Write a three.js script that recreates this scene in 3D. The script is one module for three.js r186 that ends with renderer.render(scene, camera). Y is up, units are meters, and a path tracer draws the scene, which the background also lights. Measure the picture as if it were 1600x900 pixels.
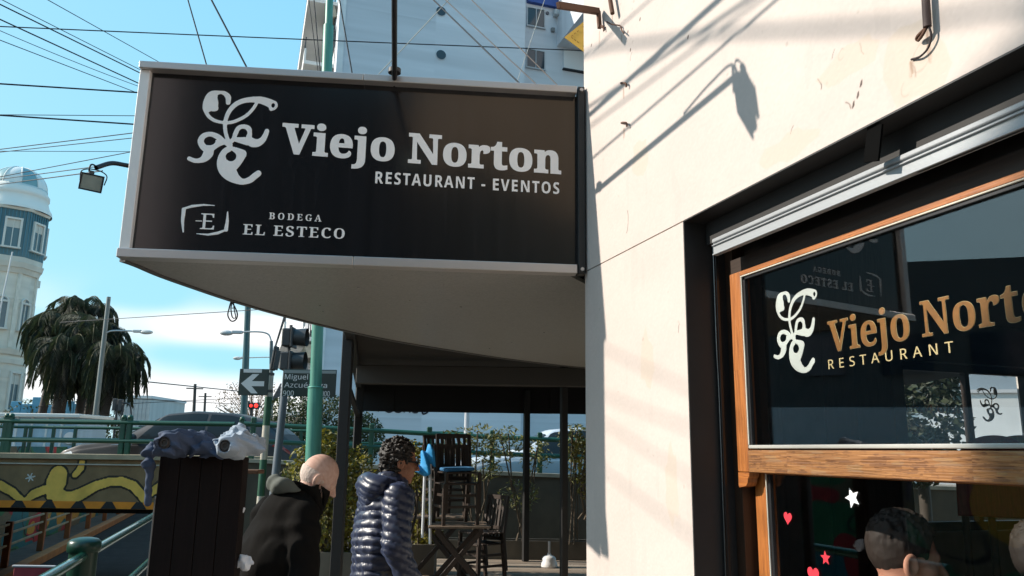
import * as THREE from 'three';
import { mergeGeometries, toCreasedNormals } from 'three/addons/utils/BufferGeometryUtils.js';
import { RoundedBoxGeometry } from 'three/addons/geometries/RoundedBoxGeometry.js';
import { TextGeometry } from 'three/addons/geometries/TextGeometry.js';
import { FontLoader } from 'three/addons/loaders/FontLoader.js';

// ───────────────────────── camera, sky, sun, exposure ─────────────────────────
const scene = new THREE.Scene();
const V = (x, y, z) => new THREE.Vector3(x, y, z);
const EYE = 1.64, FPX = 1230, YAW = 18.3 * Math.PI / 180, PITCH = 11.8 * Math.PI / 180, ROLL = 0.8 * Math.PI / 180;
const HEAD = V(Math.sin(YAW), 0, -Math.cos(YAW)), SIDE = V(Math.cos(YAW), 0, Math.sin(YAW));
const FWD = HEAD.clone().multiplyScalar(Math.cos(PITCH)).add(V(0, Math.sin(PITCH), 0));
const UP0 = new THREE.Vector3().crossVectors(SIDE, FWD);
const RGT = SIDE.clone().multiplyScalar(Math.cos(ROLL)).addScaledVector(UP0, Math.sin(ROLL));
const CUP = UP0.clone().multiplyScalar(Math.cos(ROLL)).addScaledVector(SIDE, -Math.sin(ROLL));
const EYEP = V(0, EYE, 0);
const camera = new THREE.PerspectiveCamera(2 * Math.atan(450 / FPX) * 180 / Math.PI, 16 / 9, 0.05, 4000);
camera.position.copy(EYEP);
camera.setRotationFromMatrix(new THREE.Matrix4().makeBasis(RGT, CUP, FWD.clone().negate()));
scene.add(camera);

const SUNWARD = V(-2.037, 1.233, -0.645).normalize();
const sun = new THREE.DirectionalLight(new THREE.Color(1, 0.915, 0.80), 5.0);
sun.position.copy(SUNWARD).multiplyScalar(60); sun.target.position.set(0, 0, 0);
sun.castShadow = true; sun.shadow.mapSize.set(4096, 4096);
Object.assign(sun.shadow.camera, { left: -40, right: 40, top: 40, bottom: -40, near: 1, far: 200 });
scene.add(sun, sun.target);

let seed = 7;
const rnd = () => { seed = (seed * 1664525 + 1013904223) >>> 0; return seed / 4294967296; };
const rr = (a, b) => a + (b - a) * rnd();
const PERM = []; { let s = 99; for (let i = 0; i < 512; i++) { s = (s * 1103515245 + 12345) >>> 0; PERM.push((s >>> 8) / 16777216); } }
const hash = (i, j, k = 0) => PERM[(Math.imul(i, 73) ^ Math.imul(j, 151) ^ Math.imul(k, 283)) & 511];
const sm = (t) => t * t * (3 - 2 * t), lerp = (a, b, t) => a + (b - a) * t, clamp = (x, a = 0, b = 1) => Math.min(b, Math.max(a, x));
function noise(x, y, z = 0, per = 0) {
  const i = Math.floor(x), j = Math.floor(y), k = Math.floor(z), u = sm(x - i), v = sm(y - j), w = sm(z - k);
  const m = (a) => per ? ((a % per) + per) % per : a;
  const h = (a, b, c) => hash(m(i + a) + 1000, m(j + b) + 1000, k + c + 1000);
  return lerp(lerp(lerp(h(0, 0, 0), h(1, 0, 0), u), lerp(h(0, 1, 0), h(1, 1, 0), u), v), lerp(lerp(h(0, 0, 1), h(1, 0, 1), u), lerp(h(0, 1, 1), h(1, 1, 1), u), v), w);
}
const fbm = (x, y, z = 0, n = 4, per = 0) => { let s = 0, a = 0.5, f = 1; for (let i = 0; i < n; i++) { s += a * noise(x * f, y * f, z, per ? per * f : 0); a *= 0.5; f *= 2; } return s / (1 - Math.pow(0.5, n)); };
{ // sky: clear blue over a low band of thin cloud
  const W = 1024, H = 512, d = new Float32Array(W * H * 4);
  for (let j = 0; j < H; j++) for (let i = 0; i < W; i++) {
    const el = ((j + 0.5) / H - 0.5) * Math.PI, az = ((i + 0.5) / W - 0.5) * 2 * Math.PI, y = Math.max(0, Math.sin(el)), e = Math.max(0, el * 180 / Math.PI);
    const t = Math.pow(clamp(e / 60), 0.75);
    let c = [lerp(0.42, 0.09, t), lerp(0.83, 0.47, t), lerp(0.95, 0.88, t)];
    const x = Math.cos(az) * 3, z = Math.sin(az) * 3;
    const lo = Math.exp(-Math.pow((e - 2.6) / 2.5, 2)), hi = Math.exp(-Math.pow((e - 8.0) / 1.7, 2));
    const n = fbm(x * 1.3 + 3, z * 1.3 + 9, e * 0.5, 5) + 0.12 * (fbm(x * 5, z * 5, e * 2.2, 3) - 0.5);
    const k = clamp((n - 0.31) * 4) * clamp(lo * 1.25 + hi * 1.15);
    c = c.map((v, q) => lerp(v, [1.05, 1.05, 1.06][q], k));
    const sa = Math.acos(clamp(Math.cos(el) * Math.cos(az) * SUNWARD.x + Math.sin(el) * SUNWARD.y + Math.cos(el) * Math.sin(az) * SUNWARD.z, -1, 1)) * 180 / Math.PI;
    const au = 1.5 * Math.exp(-sa / 13) + 0.30 * Math.exp(-sa / 38); c = c.map((v, q) => v + au * [1.0, 0.88, 0.70][q]);
    c = c.map((v) => v * 0.80); d.set([...c, 1], (j * W + i) * 4);
  }
  const sky = new THREE.DataTexture(d, W, H, THREE.RGBAFormat, THREE.FloatType);
  sky.mapping = THREE.EquirectangularReflectionMapping; sky.magFilter = sky.minFilter = THREE.LinearFilter; sky.needsUpdate = true;
  scene.background = sky; scene.environment = sky;
}
const renderer = new THREE.WebGLRenderer({ antialias: true });
renderer.toneMapping = THREE.LinearToneMapping; renderer.toneMappingExposure = 1.36;
renderer.shadowMap.enabled = true; renderer.setSize(1024, 576);

// ───────────────────────── helpers ─────────────────────────
const ray = (x, y) => FWD.clone().addScaledVector(RGT, (x - 800) / FPX).addScaledVector(CUP, (450 - y) / FPX);
const along = (x, y, k) => EYEP.clone().addScaledVector(ray(x, y), k);
const onX = (x, y, X) => along(x, y, X / ray(x, y).x), onY = (x, y, Y) => along(x, y, (Y - EYE) / ray(x, y).y), onZ = (x, y, Z) => along(x, y, Z / ray(x, y).z);
const onD = (x, y, D) => along(x, y, D / ray(x, y).dot(HEAD));                 // at horizontal distance D ahead
const P = (r, D, y = 0) => V(0, y, 0).addScaledVector(SIDE, r).addScaledVector(HEAD, D);   // r metres to the side, D ahead
const taken = {};
const numbered = (n) => { const k = taken[n] = (taken[n] ?? -1) + 1; return k ? n + '_' + String(k).padStart(3, '0') : n; };
function tag(o, label, category, group, kind) { if (label) o.userData.label = label; if (category) o.userData.category = category; if (group) o.userData.group = group; if (kind) o.userData.kind = kind; return o; }
function thing(name, label, category, pos = V(0, 0, 0), turn = 0, group) {
  const o = new THREE.Group(); o.name = numbered(name); o.position.copy(pos); o.rotation.y = turn; scene.add(o); return tag(o, label, category, group);
}
const ATTR = ['position', 'normal', 'uv'];
function norm(g) { g = g.index ? g.toNonIndexed() : g; if (!g.attributes.normal) g.computeVertexNormals(); if (!g.attributes.uv) g.setAttribute('uv', new THREE.BufferAttribute(new Float32Array(g.attributes.position.count * 2), 2)); for (const k in g.attributes) if (!ATTR.includes(k)) g.deleteAttribute(k); g.morphAttributes = {}; g.clearGroups(); return g; }
const merge = (gs) => gs.length === 1 ? gs[0] : mergeGeometries(gs.map(norm), false);
function obj(name, geos, mat, parent = scene) {
  const m = new THREE.Mesh(Array.isArray(geos) ? merge(geos) : geos, mat);
  m.name = parent === scene ? numbered(name) : name; m.castShadow = m.receiveShadow = true; parent.add(m); return m;
}
const struct = (name, geos, mat) => tag(obj(name, geos, mat), null, null, null, 'structure');
function copyOf(o, pos, turn, label) { const c = o.clone(); c.name = numbered(o.name.replace(/_\d+$/, '')); c.position.copy(pos); if (turn !== undefined) c.rotation.y = turn; scene.add(c); c.userData = { ...o.userData }; if (label) c.userData.label = label; return c; }
// uv in metres from the dominant axis; u runs along the longer side of the piece
function metric(g) {
  g = norm(g); g.computeBoundingBox(); const s = V(0, 0, 0); g.boundingBox.getSize(s); const S = [s.x, s.y, s.z], p = g.attributes.position, n = g.attributes.normal, uv = new Float32Array(p.count * 2);
  for (let i = 0; i < p.count; i++) {
    const N = [Math.abs(n.getX(i)), Math.abs(n.getY(i)), Math.abs(n.getZ(i))], k = N.indexOf(Math.max(...N)), o = [0, 1, 2].filter((a) => a !== k), q = [p.getX(i), p.getY(i), p.getZ(i)];
    if (S[o[1]] > S[o[0]]) o.reverse(); uv[2 * i] = q[o[0]]; uv[2 * i + 1] = q[o[1]];
  }
  g.setAttribute('uv', new THREE.BufferAttribute(uv, 2)); return g;
}
const place = (g, x, y, z, ry = 0, rx = 0, rz = 0) => { g.applyMatrix4(new THREE.Matrix4().compose(V(x, y, z), new THREE.Quaternion().setFromEuler(new THREE.Euler(rx, ry, rz, 'YXZ')), V(1, 1, 1))); return g; };
const box = (w, h, d, x = 0, y = 0, z = 0, ry = 0, rx = 0, rz = 0) => place(metric(new THREE.BoxGeometry(w, h, d)), x, y, z, ry, rx, rz);
const rbox = (w, h, d, r, x = 0, y = 0, z = 0, ry = 0, rx = 0, rz = 0) => place(metric(new RoundedBoxGeometry(w, h, d, 2, Math.min(r, w / 2.01, h / 2.01, d / 2.01))), x, y, z, ry, rx, rz);
const cyl = (r0, r1, h, x = 0, y = 0, z = 0, n = 20) => place(new THREE.CylinderGeometry(r1, r0, h, n), x, y, z);
function bar(a, b, r0, r1 = r0, n = 12) { const d = b.clone().sub(a), g = new THREE.CylinderGeometry(r1, r0, d.length(), n); g.applyQuaternion(new THREE.Quaternion().setFromUnitVectors(V(0, 1, 0), d.clone().normalize())); const m = a.clone().add(b).multiplyScalar(0.5); g.translate(m.x, m.y, m.z); return g; }
function beam(a, b, w, h, r = 0) { // rectangular bar from a to b, h upward
  const d = b.clone().sub(a), z = d.clone().normalize(), x = new THREE.Vector3().crossVectors(V(0, 1, 0), z); if (x.length() < 1e-3) x.set(1, 0, 0); x.normalize(); const y = new THREE.Vector3().crossVectors(z, x);
  const g = r ? rbox(w, h, d.length(), r) : box(w, h, d.length()); g.applyMatrix4(new THREE.Matrix4().makeBasis(x, y, z)); const m = a.clone().add(b).multiplyScalar(0.5); g.translate(m.x, m.y, m.z); return g;
}
const tube = (pts, r, seg = 24, n = 8) => new THREE.TubeGeometry(new THREE.CatmullRomCurve3(pts), seg, r, n);
function poly(pts, depth, bevel = 0) { const s = new THREE.Shape(pts.map((p) => new THREE.Vector2(p[0], p[1]))); return metric(new THREE.ExtrudeGeometry(s, { depth, bevelEnabled: bevel > 0, bevelSize: bevel, bevelThickness: bevel, bevelSegments: 2, steps: 1, curveSegments: 12 })); }
function slab(pts, y0, y1) { const s = new THREE.Shape(pts.map((p) => new THREE.Vector2(p.x, -p.z))); const g = new THREE.ExtrudeGeometry(s, { depth: y1 - y0, bevelEnabled: false }); g.rotateX(-Math.PI / 2); g.translate(0, y0, 0); return metric(g); }
const lathe = (pts, n = 24) => new THREE.LatheGeometry(pts.map((p) => new THREE.Vector2(p[0], p[1])), n);

function texture(w, h, f, srgb = true, rx = 1, ry = 1) { // f(u, v, i, j) -> [r, g, b] 0..1
  const d = new Uint8Array(w * h * 4);
  for (let j = 0; j < h; j++) for (let i = 0; i < w; i++) { const c = f(i / w, j / h, i, j); for (let k = 0; k < 3; k++) d[(j * w + i) * 4 + k] = clamp(c[k]) * 255; d[(j * w + i) * 4 + 3] = 255; }
  const t = new THREE.DataTexture(d, w, h); t.wrapS = t.wrapT = THREE.RepeatWrapping; t.magFilter = THREE.LinearFilter; t.minFilter = THREE.LinearMipmapLinearFilter; t.generateMipmaps = true; if (srgb) t.colorSpace = THREE.SRGBColorSpace; t.repeat.set(rx, ry); t.needsUpdate = true; return t;
}
const again = (t, rx, ry) => { const c = t.clone(); c.repeat.set(rx, ry); c.needsUpdate = true; return c; };
const gray = (v) => [v, v, v];
const T = {};
T.mottle = texture(256, 256, (u, v) => gray(0.72 + 0.28 * fbm(u * 6, v * 6, 0, 5, 6)), true, 0.7, 0.7);
T.mottleB = again(T.mottle, 0.9, 0.9); T.mottleB.colorSpace = THREE.NoColorSpace;
T.fine = texture(256, 256, (u, v) => gray(0.6 + 0.4 * fbm(u * 32, v * 32, 3, 3, 32)), false, 4, 4);
T.wood = texture(512, 256, (u, v) => { const w = fbm(u * 4, v * 4, 1, 3, 4), g = fbm(u * 8, v * 64 + w * 3, 5, 4, 0), p = noise(u * 32, v * 128, 2); const k = clamp(0.25 + 0.9 * g - (p > 0.86 ? 0.25 : 0)); return [lerp(0.62, 1, k), lerp(0.56, 1, k), lerp(0.5, 1, k)]; }, true, 1.5, 4);
T.woodWorn = texture(512, 256, (u, v) => { const w = fbm(u * 4, v * 4, 1, 3, 4), g = fbm(u * 8, v * 80 + w * 3, 5, 4), p = noise(u * 40, v * 160, 2), q = fbm(u * 9, v * 14, 7, 4); const k = clamp(0.35 + 0.8 * g - (p > 0.84 ? 0.4 : 0) - (q > 0.62 ? 0.3 : 0)), l = q < 0.36 ? 0.25 : 0; return [lerp(0.55, 1, k), lerp(0.48, 1, k) + l * 0.3, lerp(0.42, 0.95, k) + l]; }, true, 1.5, 5);
T.woodB = texture(256, 256, (u, v) => gray(fbm(u * 8, v * 64, 5, 4)), false, 1.5, 4);
T.vstreak = texture(512, 128, (u, v) => gray(0.78 + 0.22 * fbm(u * 60, v * 1.5, 4, 3) + (noise(u * 160, v * 3, 8) > 0.82 ? 0.12 : 0)), true, 0.6, 0.5);
T.grain = texture(512, 512, (u, v) => gray(0.86 + 0.14 * noise(u * 170, v * 170, 3) - (noise(u * 120, v * 120, 9) > 0.93 ? 0.2 : 0)), true, 0.8, 0.8);
T.weave = texture(128, 128, (u, v, i, j) => gray(0.75 + 0.25 * ((i + j) % 4 < 2 ? noise(u * 64, v * 64) : 0.4)), false, 20, 20);
function M(color, o = {}) { const c = Array.isArray(color) ? new THREE.Color().setRGB(...color) : new THREE.Color(color); const { physical, ...q } = o; return new (physical ? THREE.MeshPhysicalMaterial : THREE.MeshStandardMaterial)({ color: c, roughness: 0.8, ...q }); }
const fontSerif = await new FontLoader().loadAsync('fonts/droid/droid_serif_bold.typeface.json');
const fontSerifR = await new FontLoader().loadAsync('fonts/droid/droid_serif_regular.typeface.json');
const fontSans = await new FontLoader().loadAsync('fonts/droid/droid_sans_bold.typeface.json');
const fontSansR = await new FontLoader().loadAsync('fonts/droid/droid_sans_regular.typeface.json');
// a line of letters whose ink runs from x0 to x1, baseline y, capitals cap high
function lettering(str, font, { x0, x1, y, cap, track = 0, depth = 0.002, fat = 0 }) {
  const res = font.data.resolution, gs = []; let at = 0;
  for (const ch of str) {
    const ha = (font.data.glyphs[ch] || font.data.glyphs['o']).ha / res;
    if (ch !== ' ') { const g = new TextGeometry(ch, { font, size: 1, depth: 1, curveSegments: 8, bevelEnabled: fat > 0, bevelThickness: 0.01, bevelSize: fat, bevelSegments: 1 }); g.translate(at, 0, 0); gs.push(g); }
    at += ha + track;
  }
  const g = merge(gs); g.computeBoundingBox(); const b = g.boundingBox, hc = new TextGeometry('E', { font, size: 1, depth: 1 }); hc.computeBoundingBox();
  g.translate(-b.min.x, 0, 0); g.scale((x1 - x0) / (b.max.x - b.min.x), cap / hc.boundingBox.max.y, depth); g.translate(x0, y, 0); g.computeVertexNormals(); return g;
}
// distance fields and a surface-nets mesher
const smin = (a, b, k) => { const h = clamp(0.5 + 0.5 * (b - a) / k); return lerp(b, a, h) - k * h * (1 - h); };
function capsule(x, y, z, a, b, ra, rb) { const dx = b[0] - a[0], dy = b[1] - a[1], dz = (b[2] || 0) - (a[2] || 0), px = x - a[0], py = y - a[1], pz = z - (a[2] || 0), h = clamp((px * dx + py * dy + pz * dz) / (dx * dx + dy * dy + dz * dz + 1e-9)); return Math.hypot(px - dx * h, py - dy * h, pz - dz * h) - lerp(ra, rb, h); }
function ellip(x, y, z, c, r) { const a = (x - c[0]) / r[0], b = (y - c[1]) / r[1], d = (z - c[2]) / r[2], k = Math.hypot(a, b, d), k2 = Math.hypot(a / r[0], b / r[1], d / r[2]); return k2 < 1e-6 ? -Math.min(...r) : k * (k - 1) / k2; }
function nets(f, lo, hi, cell) {
  const c = Array.isArray(cell) ? cell : [cell, cell, cell], n = [0, 1, 2].map((k) => Math.ceil((hi[k] - lo[k]) / c[k]) + 1), [nx, ny, nz] = n, val = new Float32Array(nx * ny * nz), at = (i, j, k) => i + nx * (j + ny * k);
  for (let k = 0; k < nz; k++) for (let j = 0; j < ny; j++) for (let i = 0; i < nx; i++) val[at(i, j, k)] = f(lo[0] + i * c[0], lo[1] + j * c[1], lo[2] + k * c[2]);
  const id = new Int32Array(nx * ny * nz).fill(-1), pos = [], idx = [];
  for (let k = 0; k < nz - 1; k++) for (let j = 0; j < ny - 1; j++) for (let i = 0; i < nx - 1; i++) {
    let sx = 0, sy = 0, sz = 0, m = 0, neg = 0;
    const v = (q) => val[at(i + (q & 1), j + (q >> 1 & 1), k + (q >> 2))];
    for (let q = 0; q < 8; q++) if (v(q) < 0) neg++;
    if (neg === 0 || neg === 8) continue;
    for (let q = 0; q < 8; q++) for (let a = 0; a < 3; a++) { const r = q | (1 << a); if (r === q) continue; const v0 = v(q), v1 = v(r); if ((v0 < 0) === (v1 < 0)) continue; const t = v0 / (v0 - v1); const b = [q & 1, q >> 1 & 1, q >> 2]; b[a] += t; sx += b[0]; sy += b[1]; sz += b[2]; m++; }
    id[at(i, j, k)] = pos.length / 3; pos.push(lo[0] + (i + sx / m) * c[0], lo[1] + (j + sy / m) * c[1], lo[2] + (k + sz / m) * c[2]);
  }
  const quad = (a, b, d, e, flip) => { if (a < 0 || b < 0 || d < 0 || e < 0) return; flip ? idx.push(a, d, b, a, e, d) : idx.push(a, b, d, a, d, e); };
  for (let k = 1; k < nz - 1; k++) for (let j = 1; j < ny - 1; j++) for (let i = 1; i < nx - 1; i++) {
    const s = val[at(i, j, k)] < 0;
    if (s !== val[at(i + 1, j, k)] < 0) quad(id[at(i, j - 1, k - 1)], id[at(i, j, k - 1)], id[at(i, j, k)], id[at(i, j - 1, k)], !s);
    if (s !== val[at(i, j + 1, k)] < 0) quad(id[at(i - 1, j, k - 1)], id[at(i - 1, j, k)], id[at(i, j, k)], id[at(i, j, k - 1)], !s);
    if (s !== val[at(i, j, k + 1)] < 0) quad(id[at(i - 1, j - 1, k)], id[at(i, j - 1, k)], id[at(i, j, k)], id[at(i - 1, j, k)], !s);
  }
  const g = new THREE.BufferGeometry(); g.setAttribute('position', new THREE.Float32BufferAttribute(pos, 3)); g.setIndex(idx);
  const uv = new Float32Array(pos.length / 3 * 2); for (let i = 0; i < pos.length / 3; i++) { uv[2 * i] = pos[3 * i] + pos[3 * i + 2]; uv[2 * i + 1] = pos[3 * i + 1]; } g.setAttribute('uv', new THREE.BufferAttribute(uv, 2));
  g.computeVertexNormals(); return g;
}
// thin flat shape from a plane distance field
const decal = (f, lo, hi, cell, thick) => nets((x, y, z) => Math.max(f(x, y), Math.abs(z) - thick), [lo[0], lo[1], -thick * 2.5], [hi[0], hi[1], thick * 2.5], [cell, cell, thick]);

// ───────────────────────── the setting: ground, underpass, bridge ─────────────────────────
const STREET = 0.72, PIT = -1.6;
const railR = (D) => -2.49 - 0.307 * (D - 4.4), pitR = (D) => -14 - 0.314 * (D - 22);
const W1X = 1.45, CORNER = V(W1X, 0, -3.3);
T.asphalt = texture(512, 512, (u, v) => gray(0.55 + 0.3 * noise(u * 200, v * 200, 1, 0) + 0.25 * (fbm(u * 8, v * 8, 4, 4, 8) - 0.5)), true, 0.5, 0.5);
T.paving = texture(512, 512, (u, v) => { const a = (u * 4) % 1, b = (v * 4) % 1, j = Math.min(a, 1 - a, b, 1 - b) < 0.025; const q = hash(Math.floor(u * 4), Math.floor(v * 4), 7); return gray(j ? 0.5 : 0.75 + 0.12 * q + 0.2 * (fbm(u * 24, v * 24, 2, 3, 24) - 0.5)); }, true, 0.6, 0.6);
const mAsphalt = M([0.045, 0.043, 0.042], { map: T.asphalt, roughness: 0.95, physical: true, specularIntensity: 0.25 });
const mPaving = M([0.38, 0.335, 0.28], { map: T.paving, roughness: 0.85, bumpMap: T.fine, bumpScale: 0.001 });
const mConcrete = M([0.30, 0.28, 0.24], { map: T.mottle, roughness: 0.9, bumpMap: T.fine, bumpScale: 0.002 });
const BIG = 1500;
struct('pavement', slab([P(railR(-25), -25), P(railR(14.4), 14.4), P(60, 14.4), P(60, -25)], -0.35, 0), mPaving);
struct('ground', [slab([P(-BIG, -25), P(pitR(-25), -25), P(pitR(60), 60), P(-60, 60), P(-BIG, 60)], -2.2, STREET),
  slab([P(railR(15), 15), P(railR(60), 60), P(BIG, 60), P(BIG, 14.8), P(1.2, 14.8)], -2.2, STREET), slab([P(-BIG, 60), P(BIG, 60), P(BIG, BIG), P(-BIG, BIG)], -2.2, STREET),
  slab([P(-BIG, -25), P(BIG, -25), P(BIG, -BIG), P(-BIG, -BIG)], -2.2, -0.004)], mPaving);
struct('underpass_road', slab([P(pitR(-25) + 1.0, -25), P(pitR(60) + 1.0, 60), P(railR(60), 60), P(railR(-25), -25)], PIT - 0.4, PIT), mAsphalt);
struct('underpass_walkway', slab([P(pitR(-25), -25), P(pitR(60), 60), P(pitR(60) + 1.0, 60), P(pitR(-25) + 1.0, -25)], PIT - 0.4, PIT + 0.15), M([0.10, 0.085, 0.07], { map: T.mottle, roughness: 0.95 }));
{ const k = struct('kerb', beam(P(pitR(10) + 1.15, 10, PIT + 0.11), P(pitR(59) + 1.15, 59, PIT + 0.11), 0.3, 0.22, 0.02), M([0.42, 0.16, 0.035], { map: T.mottle })); }
struct('retaining_wall', [slab([P(railR(-25), -25), P(railR(14.6), 14.6), P(railR(14.6) + 0.3, 14.6), P(railR(-25) + 0.3, -25)], PIT, -0.352)], mConcrete);
{ // street that crosses over the underpass
  struct('street', slab([P(-26, 15.35), P(-26, 22), P(12, 22), P(14, 14.6), P(-4, 14.6), P(-4.6, 15.35)], STREET - 0.3, STREET + 0.004), mAsphalt);
}
// mural wall along the far side of the underpass
{
  T.mural = texture(1024, 256, (u, v) => {
    const x = u * 24, y = v * 6, q = (k) => fbm(x * 0.35 + k * 7, y * 0.5 + k * 3, k, 2), n = 0.85 + 0.15 * noise(u * 300, v * 80);
    let c = [0.42, 0.36, 0.26]; if (q(1) > 0.52) c = [0.16, 0.42, 0.26]; if (q(2) > 0.56) c = [0.66, 0.12, 0.14]; if (q(3) > 0.6) c = [0.10, 0.40, 0.42]; if (q(4) > 0.64) c = [0.78, 0.56, 0.16]; if (Math.abs(q(5) - 0.5) < 0.012) c = [0.08, 0.07, 0.06];
    return c.map((e) => e * n);
  }, true, 1 / 16, 1 / 3);
  const g = slab([P(pitR(-25) - 0.3, -25), P(pitR(60) - 0.3, 60), P(pitR(60) + 0.02, 60), P(pitR(-25) + 0.02, -25)], PIT, STREET + 0.9);
  tag(obj('mural_wall', g, M([0.9, 0.9, 0.9], { map: T.mural, roughness: 0.85 })), 'painted red and green mural wall along the underpass ramp', 'wall');
}
// orange posts and rails on the walkway
{
  const t = thing('walkway_fence', 'rusty orange post and rail fence beside the underpass mural', 'fence');
  const m = M([0.34, 0.10, 0.025], { roughness: 0.8, map: T.mottle }), m2 = M([0.30, 0.26, 0.16], { roughness: 0.7, map: T.mottle });
  const R = (D) => pitR(D) + 0.8;
  for (let D = 18; D < 46; D += 3.4) obj('post', rbox(0.16, 1.15, 0.16, 0.015, P(R(D), D).x, PIT + 0.15 + 0.575, P(R(D), D).z), m, t);
  for (const h of [0.55, 0.85, 1.08]) obj('rail', beam(P(R(18), 18, PIT + 0.15 + h), P(R(45.2), 45.2, PIT + 0.15 + h), 0.05, 0.06, 0.01), m2, t);
}
// bridge beam with painted swirls and a hazard stripe
{
  const a = onD(0, 716, 15), top = a.y, bot = onD(120, 795, 15).y, rL = -15, rR = -4.35;
  const t = thing('bridge_parapet', 'olive concrete bridge parapet with yellow swirl mural and hazard stripe', 'parapet', P(rL, 15, 0), -YAW);
  const L = rR - rL, H = top - bot, base = rL;
  const m = M([0.27, 0.165, 0.075], { map: T.mottle, roughness: 0.85, bumpMap: T.fine, bumpScale: 0.003 });
  obj('parapet_wall', place(box(L, H, 0.30), L / 2, bot + H / 2, -0.15), m, t);
  obj('coping', rbox(L, 0.10, 0.42, 0.012, L / 2, top + 0.05, -0.15), M([0.42, 0.34, 0.22], { map: T.mottle, roughness: 0.85 }), t);
  obj('ledge', [rbox(L, 0.025, 0.03, 0.006, L / 2, top - 0.09, 0.015)], M([0.55, 0.48, 0.38], { map: T.mottle }), t);
  const loc = (x, y) => { const p = onD(x, y, 14.99); return [p.clone().sub(P(rL, 15, 0)).dot(SIDE), p.y]; };
  // swirls: pixels of the photograph turned into metres on the wall
  const S = (pts) => pts.map(([x, y, r]) => [...loc(x, y), r * 15 / 1256]);
  const strokes = [
    [[-60, 800, 7], [-40, 770, 7], [-15, 757, 7], [0, 758, 7], [18, 768, 6.5], [38, 786, 5]], [[38, 784, 4], [52, 772, 7], [70, 765, 7]],
    [[78, 775, 6], [80, 765, 10], [88, 752, 16], [91, 742, 14]], [[92, 775, 12], [100, 778, 10], [115, 777, 10], [128, 771, 9], [150, 759, 7.5], [170, 753, 7], [190, 752, 7], [208, 759, 7.5], [220, 772, 7], [228, 784, 6], [232, 795, 5]],
    [[128, 721, 5], [126, 732, 5.5], [117, 742, 5]], [[236, 770, 6], [262, 750, 7], [300, 752, 7], [340, 775, 8]]].map(S);
  const f = (x, y) => { let d = 9; for (const s of strokes) for (let i = 0; i + 1 < s.length; i++) d = Math.min(d, capsule(x, y, 0, s[i].slice(0, 2), s[i + 1].slice(0, 2), s[i][2], s[i + 1][2])); return d; };
  const lo = loc(-60, 800), hi = loc(345, 718), b0 = bot + 0.012, clip = (d, y) => Math.max(d, b0 - y, y - top + 0.005);
  const line = place(decal((x, y) => clip(f(x, y) - 0.035, y), [lo[0], b0 - 0.05], [hi[0], hi[1] + 0.1], 0.02, 0.001), 0, 0, 0.003);
  obj('swirl_outline', line, M([0.025, 0.018, 0.01], { roughness: 0.8 }), t);
  obj('swirl', place(decal((x, y) => clip(f(x, y), y), [lo[0], b0 - 0.05], [hi[0], hi[1] + 0.1], 0.02, 0.001), 0, 0, 0.007), M([0.95, 0.55, 0.10], { map: T.mottle, roughness: 0.8 }), t);
  // hazard stripe
  const y0 = loc(100, 794)[1], y1 = loc(100, 783)[1], w = loc(152, 790)[0] - loc(105, 790)[0]; let i = 0;
  const mo = M([0.88, 0.28, 0.015], { map: T.mottle, roughness: 0.7 }), mk = M([0.02, 0.017, 0.015], { map: T.mottle, roughness: 0.7 });
  for (let x = loc(29, 790)[0] - 5 * w; x < L - w; x += w) { if (x < 0.1) continue; obj('hazard_mark', place(poly([[x - w * 0.26, y0], [x + w * 0.26, y0], [x + w * 0.17 * 0.6, y1], [x - w * 0.17 * 0.6, y1]], 0.003), 0, 0, 0.013), mk, t); obj('hazard_mark', place(poly([[x + w * 0.27, y0], [x + w * 0.73, y0], [x + w * 0.895, y1], [x + w * 0.11, y1]], 0.003), 0, 0, 0.013), mo, t); }
  // small white splash on the wall
  { const c = loc(47, 746); obj('paint_splash', place(decal((x, y) => Math.hypot((x - c[0]) * 0.9, y - c[1]) - 0.055 - 0.035 * Math.sin(6 * Math.atan2(y - c[1], x - c[0])), [c[0] - 0.12, c[1] - 0.12], [c[0] + 0.12, c[1] + 0.12], 0.01, 0.001), 0, 0, 0.003), M([0.5, 0.5, 0.47]), t); }
}
// sloping concrete wall that carries on behind the terrace
{
  const A = onD(372, 722, 13.6), B = onD(560, 731, 13.75), C = onD(755, 741.5, 13.9), Dd = onD(916, 748, 14.0), E2 = onD(1500, 778, 14.3);
  E2.y = Dd.y - 0.12;
  const t = thing('street_wall', 'dark concrete street wall running behind the terrace', 'wall');
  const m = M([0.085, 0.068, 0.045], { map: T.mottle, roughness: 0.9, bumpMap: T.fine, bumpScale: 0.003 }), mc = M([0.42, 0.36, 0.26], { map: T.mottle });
  const pts = [A, B, C, Dd, E2];
  for (let i = 0; i + 1 < pts.length; i++) {
    const a = pts[i], b = pts[i + 1], d = b.clone().sub(a); d.y = 0; d.normalize(); const n = V(d.z, 0, -d.x).multiplyScalar(-1); if (n.dot(HEAD) < 0) n.negate();
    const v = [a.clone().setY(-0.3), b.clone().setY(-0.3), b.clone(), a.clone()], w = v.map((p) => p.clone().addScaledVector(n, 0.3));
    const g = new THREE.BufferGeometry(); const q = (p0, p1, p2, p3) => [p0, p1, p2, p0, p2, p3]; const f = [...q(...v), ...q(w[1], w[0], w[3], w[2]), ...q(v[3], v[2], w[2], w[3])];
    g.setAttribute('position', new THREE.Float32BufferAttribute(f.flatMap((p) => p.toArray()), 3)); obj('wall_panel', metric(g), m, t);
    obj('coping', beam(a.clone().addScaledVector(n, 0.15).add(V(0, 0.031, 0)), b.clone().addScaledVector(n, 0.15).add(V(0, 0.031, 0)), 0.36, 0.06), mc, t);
  }
  globalThis.wallTop = pts;
}
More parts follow.
